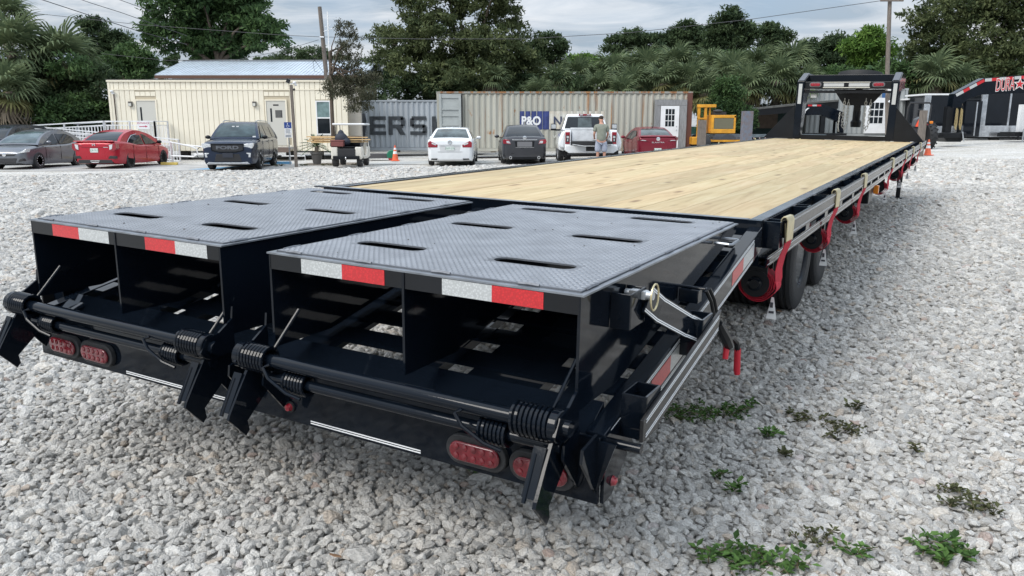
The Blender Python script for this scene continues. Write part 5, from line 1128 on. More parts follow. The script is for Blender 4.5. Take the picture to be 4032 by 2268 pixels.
# crimson sedan on the right
CRIM = carpaint('crimson_car_paint', (.20, .012, .028), .35)
S = sedan(4.68, 1.83, 1.42, 2.72, belt=.93, rearz=1.12); S['cab'] = (-2.05, -.95, .35, 1.30); S = std_side(S); S['bulge'] = .07
cE = make_car('parked_car', (6.35, 35.2+2.3, G(6.3, 36.5)-.16), R(2), 'crimson fastback sedan parked before the white glazed door', CRIM, S, glass=GLASSL)
yb = -2.34
for f in (lambda p: p, mir): poly_part(cE, 'tail_lamp', REDLENSD, f([(.42, .885), (.60, .865), (.87, .92), (.875, 1.06), (.83, 1.06), (.80, .95), (.45, .90)]), yb-.014, yb+.2); poly_part(cE, 'reverse_lamp', CLEARL, f([(.52, .895), (.80, .915), (.70, .935), (.56, .925)]), yb-.02, yb+.05, .003)
MB().b2(-.80, .80, yb-.03, yb+.10, 1.06, 1.10).build('spoiler', CRIM, cE, bevel=.015); text('ELANTRA', .085, SILV, cE, (0, yb-.012, .80), (math.pi/2, 0, 0), align='CENTER', sx=1.55)
MB().lathe([(.06, 0), (.085, -.008), (.07, -.014)], 'y', (0, yb-.002, .98), 16).build('badge', CHROME, cE, smooth=True); plate(cE, 0, yb-.006, .50, 'PLZ 88 T'); poly_part(cE, 'lower_valance', BLACKM, [(-.75, .22), (.75, .22), (.7, .36), (-.7, .36)], yb-.004, yb+.05)
MB().prism([(-1.02, 1.44), (-.92, 1.44), (-.98, 1.52)], 'x', -.015, .015).build('roof_fin', BLACK, cE)
# red sedan left, rear three quarter
REDP = carpaint('bright_red_car_paint', (.40, .012, .028), .2)
S = sedan(4.63, 1.80, 1.41, 2.70, belt=.90, rearz=1.07); S['cab'] = (-2.0, -.85, .30, 1.35); S = std_side(S); S['bulge'] = .09; S['mirm'] = BLACKM; S['rimf'] = .74
S['chrome'] = [(-1.45, .95), (-1.15, 1.12), (-.8, 1.27), (-.3, 1.335)]
cR = make_car('parked_car', (-16.12, 31.0+2.3, G(-16, 33)-.02), R(-3), 'bright red sedan with black wheels parked tail-first by the ramp', REDP, S, rim=BLKRIM, spokes=10)
yb = -2.315
for f in (lambda p: p, mir):
    poly_part(cR, 'tail_lamp', REDLENS, f([(.42, .90), (.58, .96), (.86, .99), (.88, .80), (.80, .70), (.62, .70), (.66, .80), (.60, .90)]), yb-.015, yb+.26); poly_part(cR, 'reverse_lamp', CLEARL, f([(.62, .93), (.76, .95), (.72, .78), (.62, .74)]), yb-.022, yb+.05, .003)
    poly_part(cR, 'bumper_vent', PLASTIC, f([(.52, .40), (.84, .40), (.84, .50), (.60, .52)]), yb-.010, yb+.12)
poly_part(cR, 'diffuser', PLASTIC, [(-.72, .22), (.72, .22), (.66, .36), (-.66, .36)], yb-.012, yb+.1); MB().b2(-.80, .80, yb-.02, yb+.16, 1.055, 1.085).build('spoiler', REDP, cR, bevel=.012)
MB().tube([(-.18, yb-.02, .315), (.18, yb-.02, .315), (.14, yb-.02, .255), (-.14, yb-.02, .255), (-.18, yb-.02, .315)], .008, 5).build('exhaust_trim', GALV, cR); plate(cR, 0, yb-.006, .72, 'IQ8 7LD')
MB().b2(-.06, -.035, yb-.018, yb, .89, .99).b2(.035, .06, yb-.018, yb, .89, .99).b2(-.035, .035, yb-.018, yb, .93, .95).build('badge', CHROME, cR); MB().b2(.38, .56, yb-.012, yb, .83, .85).build('model_badge', CHROME, cR); MB().b2(-.5, .5, yb-.008, yb, .825, .84).build('trunk_seam', REDLENSD, cR)
# grey sedan far left, nose to the camera
GRYL = carpaint('mid_grey_car_paint', (.17, .18, .20), .6)
S = sedan(4.53, 1.78, 1.43, 2.70, belt=.92, rearz=1.05, frontz=.86); S['cab'] = (-1.95, -1.05, .15, 1.42); S = std_side(S); S['bulge'] = .08; S['hm'] = GRYL; S['wsg'] = mat('pale_windscreen', (.08, .11, .12), .06, 0, .6, 1.5, spec=.45)
cL = make_car('parked_car', (-19.45, 30.5+2.26, G(-19.4, 32.5)-.02), R(180), 'mid grey sedan facing the camera at the left edge of the yard', GRYL, S, spokes=12)
yf = 2.265
for f in (lambda p: p, mir):
    poly_part(cL, 'headlamp', CLEARL, f([(.46, .60), (.80, .66), (.87, .80), (.72, .72), (.52, .64)]), yf-.30, yf+.01, .01); poly_part(cL, 'fog_recess', PLASTIC, f([(.50, .30), (.72, .34), (.70, .43), (.56, .40)]), yf-.2, yf+.005)
poly_part(cL, 'grille', PLASTIC, [(-.46, .60), (.46, .60), (.38, .53), (-.38, .53)], yf-.05, yf+.012); poly_part(cL, 'lower_grille', PLASTIC, [(-.48, .44), (.48, .44), (.40, .26), (-.40, .26)], yf-.05, yf+.01)
for z in (.30, .34, .38): MB().b2(-.42, .42, yf, yf+.016, z, z+.008).build('grille_bar', mat('grille_grey', (.1, .1, .11), .4), cL)
MB().lathe([(.045, 0), (.075, .008), (.06, .014)], 'y', (0, yf+.012, .575), 14).build('badge', CHROME, cL, smooth=True); MB().b2(-.4, .4, yf+.005, yf+.02, .595, .608).build('chrome_bar', CHROME, cL)
# dark vehicle just entering the frame at far left
S = sedan(4.6, 1.85, 1.62, 2.7, belt=1.05, rearz=1.15, frontz=1.0, r=.35); S['cab'] = (-2.1, -1.7, .25, 1.2); S = std_side(S); S['bulge'] = .06
S['chrome'] = [(-1.2, 1.08), (0, 1.08), (1.0, 1.08)]
make_car('parked_car', (-22.45, 33.2+2.3, G(-22.4, 35)-.0), R(176), 'dark crossover mostly hidden behind the mid grey sedan', carpaint('dark_slate_car_paint', (.035, .042, .055), .4), S)
# dark blue suv, nose to camera
BLUE = carpaint('dark_navy_car_paint', (.016, .026, .052), .35, .22)
h = 2.52; S = dict(L=5.04, W=2.0, H=1.76, r=.385, axles=(-1.46, 1.40), belt=1.16, cw=(.93, .70), bulge=.05, crown=.03,
    body=[(-h, 1.05, .84, .40), (-h+.08, 1.14, .95, .34), (-h+.4, 1.18, .99, .30), (-.5, 1.17, 1.0, .26), (1.0, 1.16, 1.0, .26), (1.35, 1.15, .99, .27), (2.0, 1.10, .98, .27), (2.35, 1.05, .93, .25), (2.47, .95, .89, .24), (2.52, .84, .86, .28)],
    cab=(-2.46, -1.85, .35, 1.28), side=[[(-2.05, 1.22), (-1.35, 1.2), (-1.35, 1.63), (-1.78, 1.58)], [(-1.25, 1.19), (-.25, 1.19), (-.25, 1.68), (-1.25, 1.67)], [(-.15, 1.19), (.92, 1.19), (.42, 1.60), (.25, 1.67), (-.15, 1.68)]],
    mirror=(.95, 1.22), doors=[-1.1, -.2, 1.0], handles=[-1.0, .0], rimf=.70, mirm=BLACKM, hm=BLUE, wsg=mat('suv_windscreen', (.04, .06, .065), .06, 0, .8, 1.4, spec=.42))
cS = make_car('parked_suv', (-10.88, 29.75+2.5, G(-10.4, 31.5)-.02), R(186), 'dark blue suv facing the camera beside the timber camera post', BLUE, S, cat='suv', spokes=5)
yf = 2.52
for f in (lambda p: p, mir):
    poly_part(cS, 'headlamp', CLEARL, f([(.56, .80), (.90, .83), (.94, .98), (.90, 1.02), (.60, .985)]), yf-.22, yf-.01, .01); poly_part(cS, 'fog_lamp', CLEARL, f([(.74, .50), (.82, .50), (.84, .66), (.68, .66), (.68, .63), (.76, .60)]), yf-.15, yf+.008); poly_part(cS, 'fog_recess', PLASTIC, f([(.62, .46), (.88, .46), (.88, .70), (.60, .68)]), yf-.16, yf-.005)
    MB().tube([(f([(.62, 0)])[0][0], -1.9, 1.80), (f([(.64, 0)])[0][0], -1.7, 1.84), (f([(.64, 0)])[0][0], 0, 1.86), (f([(.62, 0)])[0][0], .35, 1.80)], .018, 6).build('roof_rail', GALV, cS, smooth=True)
    MB().b2(f([(1.003, 0)])[0][0], f([(.99, 0)])[0][0], -1.0, 1.0, .42, .445).build('chrome_strip', CHROME, cS)
poly_part(cS, 'grille', PLASTIC, [(-.58, .98), (.58, .98), (.56, .76), (.30, .70), (-.30, .70), (-.56, .76)], yf-.06, yf+.012)
gt = MB()
gt.tube([(-.59, yf+.02, .99), (.59, yf+.02, .99), (.57, yf+.02, .755), (.30, yf+.02, .69), (-.30, yf+.02, .69), (-.57, yf+.02, .755), (-.59, yf+.02, .99)], .022, 5); gt.build('grille_frame', BLACK, cS)
text('FORD', .17, mat('grille_grey_letters', (.13, .14, .16), .4), cS, (0, yf+.016, .80), (math.pi/2, 0, math.pi), align='CENTER', bold=.006, sx=1.85)
poly_part(cS, 'lower_grille', PLASTIC, [(-.42, .62), (.42, .62), (.50, .34), (-.50, .34)], yf-.05, yf+.006); MB().prism([(-.80, .24), (.80, .24), (.70, .33), (.50, .31), (-.50, .31), (-.70, .33)], 'y', yf-.06, yf+.03).build('skid_plate', GALV, cS, bevel=.01)
MB().b2(-.19, .19, yf+.008, yf+.03, .49, .66).build('front_plate', mat('dark_front_plate', (.03, .035, .05), .4), cS)
for xx in (-.08, .08): MB().b2(xx-.045, xx+.045, 1.02, 1.025, 1.61, 1.65).build('toll_sticker', WHITE, cS)
MB().b2(-.82, -.70, 1.36, 1.37, 1.22, 1.27).build('inspection_sticker', WHITE, cS)
# ------------------------------------------------------------------ white dually pickup with its tailgate down
PK = thing('parked_pickup', (3.02, 30.6, G(3, 32)-.02), 0, 'white dual-wheel pickup truck with lowered tailgate and boxes in its bed', 'pickup truck')
for s in (-1, 1):
    fl = []
    MB().prism([(.0, .62), (.0, 1.20), (.03, 1.32), (2.45, 1.34), (2.45, .50), (1.75, .50), (1.75, .9), (.85, .9), (.60, .62)], 'x', s*.76, s*1.0).build('bed_side', CARWHITE, PK, bevel=.03)
    MB().prism([(s*.98, .50), (s*1.20, .56), (s*1.225, .80), (s*1.19, 1.02), (s*1.10, 1.20), (s*.98, 1.30)], 'y', .42, 2.05).build('fender_flare', CARWHITE, PK, smooth=True, bevel=.05)
    MB().prism([(s*.99, .60), (s*1.19, .66), (s*1.21, .85), (s*1.10, 1.16), (s*.99, 1.26)], 'y', .20, .45).build('fender_flare', CARWHITE, PK, smooth=True, bevel=.06)
    tlm = MB().b2(s*.80, s*.985, -.012, .10, .78, 1.24).build('tail_lamp', REDLENS, PK, bevel=.02); MB().b2(s*.83, s*.955, -.02, -.010, .86, 1.12).build('lamp_inner', PLASTIC, tlm); MB().b2(s*.84, s*.93, -.026, -.018, 1.01, 1.09).b2(s*.87, s*.91, -.026, -.018, .90, .98).build('reverse_lamp', CLEARL, tlm)
    for xx in (1.08, .80):
        wheel('wheel', PK, (s*xx, 1.30, .41), .41, .235, s, .22, SILV if xx > 1 else BLKRIM)
    wheel('wheel', PK, (s*.93, 5.05, .41), .41, .24, s, .22, SILV)
    MB().b2(s*1.10, s*1.13, .88, .93, .28, .60).b2(s*.72, s*1.16, .90, .92, .30, .58).build('mud_flap', PLASTIC, PK)
    mh = MB().b2(s*1.16, s*1.39, 3.05, 3.13, 1.28, 1.56).b2(s*.95, s*1.2, 3.12, 3.16, 1.27, 1.34).build('tow_mirror', BLACKM, PK, bevel=.03); MB().b2(s*1.18, s*1.37, 3.040, 3.049, 1.36, 1.53).build('mirror_glass', CLEARL, mh)
box('bed_floor', BLACKM, PK, -.75, .75, .0, 2.45, .86, .90); box('bed_front', CARWHITE, PK, -.9, .9, 2.40, 2.50, .5, 1.34)
MB().prism([(-.765, .90), (.765, .90), (.765, .80), (.30, .735), (-.30, .735), (-.765, .80)], 'y', -.62, -.56).build('tailgate_edge', PLASTIC, PK, bevel=.01)
MB().b2(-.765, .765, -.60, -.01, .865, .90).build('tailgate', PLASTIC, PK, bevel=.01); MB().tube([(-.76, -.625, .79), (-.3, -.625, .728), (.3, -.625, .728), (.76, -.625, .79)], .010, 5).build('tailgate_trim', CARWHITE, PK)
MB().prism([(-1.02, .56), (-1.0, .74), (1.0, .74), (1.02, .56), (.85, .45), (-.85, .45)], 'y', -.22, .10).build('rear_bumper', CARWHITE, PK, bevel=.03); MB().b2(-.2, .2, -.235, -.21, .53, .69).build('plate_recess', PLASTIC, PK); MB().b2(-.9, .9, -.12, .0, .38, .46).build('bumper_valance', PLASTIC, PK)
cabp = [(2.55, .45), (2.55, 1.30), (2.63, 1.40), (2.80, 1.92), (3.05, 1.985), (4.0, 1.985), (4.25, 1.93), (4.75, 1.42), (4.85, 1.32), (5.85, 1.25), (5.98, 1.15), (6.0, .55), (5.75, .45), (5.5, .45), (5.48, .75), (5.2, .88), (4.85, .88), (4.60, .75), (4.55, .45)]
MB().prism([p for p in cabp if p[1] <= 1.33]+[], 'x', -1.0, 1.0).build('cab_lower', CARWHITE, PK, bevel=.04)
v = [(-.97, 2.56, 1.28), (.97, 2.56, 1.28), (.97, 4.95, 1.28), (-.97, 4.95, 1.28), (-.74, 2.80, 1.95), (.74, 2.80, 1.95), (.74, 4.05, 1.95), (-.74, 4.05, 1.95)]
MB().add(v, [(0, 1, 5, 4), (1, 2, 6, 5), (2, 3, 7, 6), (3, 0, 4, 7), (4, 5, 6, 7), (3, 2, 1, 0)]).build('cab', CARWHITE, PK, bevel=.05)
def quadp(par, nm, m, q, off):
    a_, b_, c_, d_ = [Vector(p) for p in q]; n_ = (b_-a_).cross(d_-a_).normalized()*off; MB().add([a_+n_, b_+n_, c_+n_, d_+n_], [(0, 1, 2, 3)]).build(nm, m, par, fix=False)
quadp(PK, 'rear_window', GLASS, [(-.84, 2.60, 1.37), (.84, 2.60, 1.37), (.71, 2.74, 1.83), (-.71, 2.74, 1.83)], .02)
quadp(PK, 'slider_pane', GLASSL, [(-.30, 2.60, 1.40), (.28, 2.60, 1.40), (.27, 2.73, 1.78), (-.28, 2.73, 1.78)], .026)
for s in (-1, 1): MB().add([(s*.955, 2.75, 1.36), (s*.955, 4.75, 1.36), (s*.80, 4.1, 1.82), (s*.80, 2.95, 1.82)], [(0, 1, 2, 3)]).build('side_window', GLASS, PK, fix=False)
hl = MB().b2(-.25, .25, 2.72, 2.80, 1.885, 1.955).build('brake_lamp', REDLENS, PK, bevel=.01); MB().b2(-.20, -.08, 2.708, 2.72, 1.90, 1.94).b2(.08, .20, 2.708, 2.72, 1.90, 1.94).build('cargo_lamp', CLEARL, hl)
MB().prism([(-1.0, .4), (1.0, .4), (1.0, .55), (-1.0, .55)], 'y', 2.2, 2.5).b2(-.5, .5, .3, 5.6, .35, .60).build('chassis', DARKT, PK)
MB().tube([(.25, 1.2, .45), (.95, .6, .36)], .05, 8).build('exhaust_pipe', GALV, PK, smooth=True)
bx = thing('cargo_box', (3.02-.34, 30.6+.55, PK.location.z+.90), 0, 'large shiny white box standing in the pickup bed on the left', 'box'); box('carton', mat('white_wrapped_carton', (.66, .68, .70), .3, 0, .15, 4, bump=.4, bscale=8), bx, -.38, .42, -.45, .45, 0, .42, bevel=.01); box('lid', MATS['white_wrapped_carton'], bx, -.39, .43, -.46, .46, .422, .50, bevel=.01)
bx = thing('cargo_bag', (3.02+.52, 30.6+.4, PK.location.z+.90), 0, 'rounded white plastic bag in the pickup bed on the right', 'bag'); MB().ico((0, 0, .17), (.23, .3, .19), 3).ico((.12, .3, .3), (.18, .25, .2), 3).build('bag', MATS['white_wrapped_carton'], bx, smooth=True)
# ------------------------------------------------------------------ golf cart seen from behind
GC = thing('golf_cart', (-6.52, 31.3, G(-6.5, 31.5)), R(2), 'old white and black golf cart with white canopy, seen from behind', 'golf cart')
CRW = mat('cream_white_plastic', (.66, .63, .56), .45, 0, .08, 3)
for s in (-1, 1):
    for yw in (.35, 2.0): car_wheel(GC, s*.48, yw, .235, s, CRW, 5, .2, .5)
    MB().prism([(.05, .30), (.05, .78), (.55, .80), (.80, .62), (.80, .40)], 'x', s*.60, s*.34).build('fender', CRW, GC, bevel=.04); 
    MB().tube([(s*.50, .95, .70), (s*.56, .98, 1.0), (s*.56, 1.0, 1.62)], .016, 6).build('canopy_post', BLACKM, GC, smooth=True); MB().tube([(s*.52, 2.2, .6), (s*.56, 2.0, 1.62)], .016, 6).build('canopy_post', BLACKM, GC, smooth=True)
    MB().prism([(.80, .30), (.80, .42), (1.6, .42), (1.8, .75), (2.35, .75), (2.45, .35), (1.7, .28)], 'x', s*.60, s*.50).build('side_panel', CRW, GC, bevel=.03)
MB().tube([(-.50, .95, 1.62), (-.52, .90, 1.15), (-.42, .88, 1.02), (-.36, .88, 1.08), (-.36, .92, 1.62)], .014, 6).build('grab_hoop', BLACKM, GC, smooth=True)
MB().b2(-.66, .64, .85, 2.35, 1.62, 1.70).build('canopy', WHITE, GC, bevel=.035); MB().b2(-.34, .34, .02, .10, .32, .72).build('rear_panel', PLASTIC, GC, bevel=.02); MB().b2(-.52, .52, -.05, .05, .30, .44).build('rear_bumper', BLACKM, GC, bevel=.02); MB().b2(-.02, .02, -.14, -.05, .30, .34).ico((0, -.14, .37), .035).build('hitch_ball', CHROME, GC, smooth=True)
MB().b2(-.60, .56, .10, .85, .76, .80).b2(-.62, -.59, .05, .85, .80, .95).b2(.53, .56, .05, .85, .80, .95).build('cargo_tray', BLACKM, GC, bevel=.01); MB().b2(-.5, .5, .75, 1.3, .62, .80).b2(-.5, .5, .85, .95, .8, 1.2).build('seat', PLASTIC, GC, bevel=.04)
MB().b2(-.55, .55, 2.3, 2.5, .35, .95).build('front_cowl', CRW, GC, bevel=.05)
tb = thing('tool_box', (-6.87, 31.42, GC.location.z+.80), 0, 'dull red tool box on the left of the golf cart tray', 'tool box'); box('case', mat('dull_red_plastic', (.18, .055, .05), .5), tb, -.25, .25, -.1, .25, 0, .20, bevel=.02); box('lid', MATS['dull_red_plastic'], tb, -.26, .26, -.11, .26, .203, .25, bevel=.01)
bg_ = thing('work_bag', (-6.78, 31.75, GC.location.z+.82), 0, 'dark blue bag slumped on top of the golf cart tray', 'bag'); MB().ico((0, 0, .26), (.26, .2, .26), 3).ico((-.02, .05, .45), (.13, .12, .17), 3).ico((.17, -.02, .15), (.2, .2, .17), 3).build('bag_body', mat('navy_fabric', (.02, .025, .04), .7, bump=.8, bscale=8), bg_, smooth=True)
for k in range(9):
    o = MB().b2(-1.15, 1.1-.25*(k % 3), -.045, .045, -.02, .02).build('lumber_board', LUMBER, None); o.location = (-6.85+.1*(k % 2)-.12*(k % 3), 31.9+.11*(k % 3), GC.location.z+.90+.055*(k//3)*1.6+.012*(k % 3)); o.rotation_euler = (0, R(-.6+.5*(k % 3)), R(2-1.7*(k % 4))); o.location.z += .06
    tag(o, 'new pine board in the stack lying across the golf cart', 'board', 'pine boards stacked across the golf cart')
# ------------------------------------------------------------------ forklift, flatbed, shade shed, tractor, other trailers
FK = thing('forklift', (9.55, 38.2, G(9.5, 38)), R(-90), 'yellow rough terrain forklift with cab, mostly behind a wooden post', 'forklift')
FK.rotation_euler = (0, 0, 0)
for xx, m_ in ((-.62, 'mast_rail'), (-.30, 'mast_rail')): MB().b2(xx-.06, xx+.06, .2, .34, .5, 2.28).build(m_, YELLOWP, FK, bevel=.01)
MB().b2(-.70, .18, .16, .40, 2.16, 2.30).b2(-.68, -.24, .18, .36, 1.60, 1.68).b2(-.68, -.24, .18, .36, .62, .72).build('mast_crossbar', YELLOWP, FK, bevel=.01)
MB().b2(-.12, -.04, .3, .38, 1.0, 2.15).build('lift_cylinder', YELLOWP, FK); MB().b2(-.95, -.45, -.1, .6, .42, .78).build('front_axle_housing', YELLOWP, FK, bevel=.03)
MB().b2(-.10, 1.05, -.2, 1.2, .95, 1.15).b2(-.10, .02, -.2, 1.2, 1.15, 1.80).b2(.95, 1.05, -.2, 1.2, 1.15, 1.78).b2(.0, 1.05, -.2, 1.2, 1.66, 1.80).b2(-.55, 1.5, -.2, 1.2, .55, .66).build('cab', YELLOWP, FK, bevel=.02)
MB().b2(.03, .94, -.19, 1.1, 1.16, 1.65).build('cab_window', mat('amber_tinted_glass', (.14, .13, .08), .1, coat=.8), FK); 
for k in range(6): MB().b2(-.05+.03*k, 1.35-.02*k, -.22, .9, .67+k*.045, .695+k*.045).build('hood_louvre', mat('grey_louvre', (.10, .11, .13), .4), FK)
MB().b2(-.0, .6, -.1, .5, 1.80, 1.95).ico((.2, 0, 1.98), (.25, .2, .08)).build('roof_equipment', PLASTIC, FK)
for (xx, yy_) in ((-.45, -.25), (-.45, 1.1), (1.1, 1.1)):
    wv = thing('wheel', (xx, yy_, .45)); wv.parent = FK; MB().lathe([(.24, -.15), (.40, -.17), (.45, -.12), (.45, .12), (.40, .17), (.24, .15)], 'x', n=24).build('tyre', RUBBER, wv, smooth=True); MB().lathe([(.24, -.12), (.15, -.08), (0, -.08)], 'x', n=20).lathe([(0, .05), (.15, .05), (.24, .12)], 'x', n=20).build('rim', YELLOWP, wv, smooth=True); wv.rotation_euler = (0, 0, R(18))
FB = thing('flatbed_trailer', (0, 42, 0), 0, 'low dark flatbed trailer with a row of yellow hooks behind the posts', 'trailer')
MB().b2(9.2, 16.5, 0, 2.3, .66, .80).build('deck', mat('blue_grey_steel', (.12, .15, .17), .4, .3, .3, 4), FB); MB().b2(9.2, 16.5, .2, 2.0, .35, .655).build('frame', BLACKM, FB)
lk = MB()
for k in range(24): lk.lathe([(0, -.02), (.035, -.01), (.035, 0)], 'y', (9.4+k*.3, -.02, .62), 8)
lk.build('side_lamps', mat('pinkish_lens', (.4, .3, .3), .4), FB, kind='stuff')
for xx in (10.1, 10.9, 11.6, 12.75, 13.6, 13.85, 14.4, 15.1): MB().tube([(xx, -.06, .62), (xx+.03, -.07, .5), (xx-.06, -.07, .36), (xx+.02, -.07, .26)], .032, 6).build('hook', mat('hook_yellow', (.6, .55, .28), .5), FB, smooth=True)
for xx in (10.2, 11.1, 14.8): MB().lathe([(0, -.12), (.42, -.12), (.42, .12), (0, .12)], 'x', (xx, .4, .35), 20).build('wheel', RUBBER, FB, smooth=True)
SH = thing('shade_shelter', (0, 46, 0), 0, 'dark open shelter with a sloping roof edge left of the headboard', 'shelter')
MB().prism([(13.15, 2.08), (18.6, 2.62), (18.6, 2.72), (13.15, 2.18)], 'y', -.1, 4).build('roof', mat('weathered_roof_edge', (.10, .10, .095), .8, 0, .3, 4), SH); MB().prism([(13.15, 1.75), (18.6, 2.2), (18.6, 2.62), (13.15, 2.08)], 'y', -.05, 0).build('valance', BLACKM, SH)
MB().b2(13.2, 18.6, 3.4, 3.5, .1, 2.3).build('back_wall', mat('dark_green_screen', (.01, .035, .032), .7, 0, .3, 3), SH); MB().b2(15.0, 16.2, 3.0, 3.1, 1.1, 2.3).build('inner_wall', mat('brown_panel', (.12, .09, .07), .8, 0, .3, 4), SH)
for xx in (13.3, 15.9, 18.5): MB().b2(xx-.06, xx+.06, 0, .1, .1, 2.3).build('post', BLACKM, SH)
MB().b2(13.7, 14.25, 3.2, 3.3, 1.25, 1.85).build('window', mat('tan_opening', (.22, .17, .12), .8), SH)
MB().b2(9.8, 13.1, 3.5, 3.6, .1, 1.2).build('green_screen', mat('green_windscreen_cloth', (.015, .07, .06), .8, 0, .2, 2), SH)
def neck_trailer(name, pts, th, ybase, label, tapes=None):
    t_ = thing(name, (0, ybase, 0), 0, label, 'trailer'); MB().prism(pts, 'y', 0, th).build('gooseneck', BLACK, t_, bevel=.01); return t_
# second gooseneck seen through the headboard
N2 = neck_trailer('gooseneck_trailer', [(16.55, 2.44), (17.55, 2.44), (18.75, 2.0), (18.85, .85), (18.6, .85), (18.55, 1.45), (17.5, 1.85), (16.3, 1.83)], .35, 45.5, 'black gooseneck of a second trailer glimpsed through the headboard opening')
MB().b2(16.7, 16.95, -.01, -.004, 2.33, 2.42).build('reflective_tape', TAPER, N2); MB().b2(16.95, 17.2, -.01, -.004, 2.33, 2.42).build('reflective_tape', TAPES, N2); MB().b2(17.2, 17.45, -.01, -.004, 2.33, 2.42).build('reflective_tape', TAPER, N2)
text('Y', .42, WHITE, N2, (16.40, -.012, 1.93), (math.pi/2, 0, 0), bold=.02, shear=.3); chain('safety_chain', [(18.5, -.1, 2.0), (18.45, -.1, 1.2), (18.5, -.1, .95)], CH, N2, .06, .12, .014)
MB().b2(16.4, 18.9, -.3, 1, .72, .84).build('drawbar', BLACKM, N2); MB().b2(17.5, 17.75, 0, .2, .85, 1.8).build('jack_leg', BLACKM, N2)
# gooseneck with lettering at the right edge
Yd = 38.3
ND = neck_trailer('gooseneck_trailer', [(20.97, 2.74), (22.28, 3.46), (24.5, 3.62), (27, 3.8), (27, 2.9), (24.5, 2.78), (22.28, 2.70), (21.66, 2.50), (21.40, 2.29), (21.36, 2.1), (20.93, 2.1)], .5, Yd, 'black gooseneck trailer front with red star lettering at the right edge of the photo')
txt_r = (math.pi/2, R(-4), 0)
cr_ = mat('letter_outline_white', (.7, .68, .66), .5); RL = mat('letter_red', (.5, .02, .03), .5)
for s__, xx, zz in (('DURA', 22.86, 2.86), ('TRAC', 24.16, 2.94)):
    text(s__, .80, cr_, ND, (xx, -.012, zz), txt_r, bold=.034, shear=.18, sx=.41); text(s__, .80, RL, ND, (xx, -.022, zz), txt_r, bold=-.004, shear=.18, sx=.41)
def star(cx, cz, r): return [(cx+(r if k % 2 == 0 else r*.42)*math.sin(k*math.pi/5), cz+(r if k % 2 == 0 else r*.42)*math.cos(k*math.pi/5)) for k in range(10)]
MB().prism(star(23.98, 3.18, .31), 'y', -.014, -.028).build('star_outline', cr_, ND); MB().prism(star(23.98, 3.18, .21), 'y', -.030, -.036).build('star', RL, ND)
def tape_run(p, q, segs, w=.14):
    p, q = Vector((p[0], 0, p[1])), Vector((q[0], 0, q[1])); d = (q-p).normalized(); n_ = Vector((d.z, 0, -d.x))
    for (a_, b_, m_) in segs:
        A_, B_ = p+d*a_+n_*.03, p+d*b_+n_*.03; MB().add([(A_.x, -.006, A_.z), (B_.x, -.006, B_.z), (B_.x+n_.x*w, -.006, B_.z+n_.z*w), (A_.x+n_.x*w, -.006, A_.z+n_.z*w)], [(0, 1, 2, 3)]).build('reflective_tape', m_, ND, fix=False)
tape_run((20.97, 2.74), (22.28, 3.46), [(.03, .40, TAPES), (.40, .72, TAPER), (.72, 1.08, TAPES), (1.08, 1.46, TAPER)]); tape_run((22.28, 3.46), (27, 3.8), [(.04, .36, TAPES), (.36, .68, TAPER), (.72, 1.04, TAPES), (1.04, 1.36, TAPER), (1.42, 1.74, TAPES), (1.74, 2.06, TAPER), (2.12, 2.44, TAPES), (2.44, 2.8, TAPER)])
MB().b2(20.76, 21.05, .1, .4, .90, 2.15).build('coupler_post', BLACKM, ND); MB().b2(20.55, 21.58, -.3, .7, .66, .93).build('toolbox_foot', BLACKM, ND, bevel=.03); MB().prism([(20.62, .66), (21.52, .66), (21.4, .50), (20.75, .50)], 'y', -.2, .6).build('toolbox_base', BLACKM, ND); MB().b2(21.42, 21.52, .1, .3, .9, 2.2).build('jack_leg', BLACKM, ND)
GCH = mat('gold_chain', (.5, .40, .2), .4, .5)
for xx in (21.10, 21.32): chain('safety_chain', [(xx, -.1, 2.05), (xx-.02, -.1, 1.3), (xx+.04, -.1, 1.08), (xx+.07, -.1, 1.4), (xx+.05, -.1, 2.0)], GCH, ND, .05, .11, .011)
MB().tube([(21.35, -.35, .98), (21.42, -.4, .52)], .03, 6).build('prop_stand', GALV, ND)
box('deck_front', BLACKM, ND, 26.5, 30, .2, 2.6, 1.2, 1.4)
ET1 = thing('enclosed_trailer', (0, 45.5, 0), 0, 'black enclosed trailer with polished aluminium corners, left of the lettered gooseneck', 'trailer', 'enclosed cargo trailers')
ET2 = thing('enclosed_trailer', (0, 45.0, 0), 0, 'larger black and aluminium enclosed trailer under the lettered gooseneck', 'trailer', 'enclosed cargo trailers')
ET3 = thing('enclosed_trailer', (0, 47.5, 0), 0, 'open-doored black trailer with aluminium frame behind the tractor roll bar', 'trailer', 'enclosed cargo trailers')
BGL = mat('black_gloss_panel', (.007, .009, .013), .08, 0, .2, 1, coat=.1, spec=.4); POL = mat('polished_aluminium', (.55, .57, .6), .2, .75, .3, 2, bump=.15, bscale=3)
def encl(E, x0, x1, z0, z1, seams, stone=.62):
    box('body', BGL, E, x0+.3, x1-.02, .02, 2.4, z0+stone, z1-.10); box('gravel_guard', POL, E, x0, x1, -.012, .02, z0, z0+stone); box('corner_panel', POL, E, x0, x0+.32, -.012, .1, z0+stone, z1-.09)
    box('roof_rail', WHITE, E, x0, x1, -.02, 2.42, z1-.09, z1); box('lower', POL, E, x0+.05, x1-.05, .05, 2.35, z0, z0+stone)
    for sx in seams: box('seam_strip', POL, E, sx, sx+.10, -.015, .02, z0+stone, z1-.1)
    for wx in (x0+1.1,): MB().lathe([(0, -.1), (.20, -.1), (.30, -.08), (.33, 0), (.30, .08), (0, .08)], 'y', (wx, .3, z0-.0), 20).build('wheel', RUBBER, E, smooth=True)
    box('underframe', BLACKM, E, x0+.3, x1-.3, .3, 2.2, z0-.12, z0)
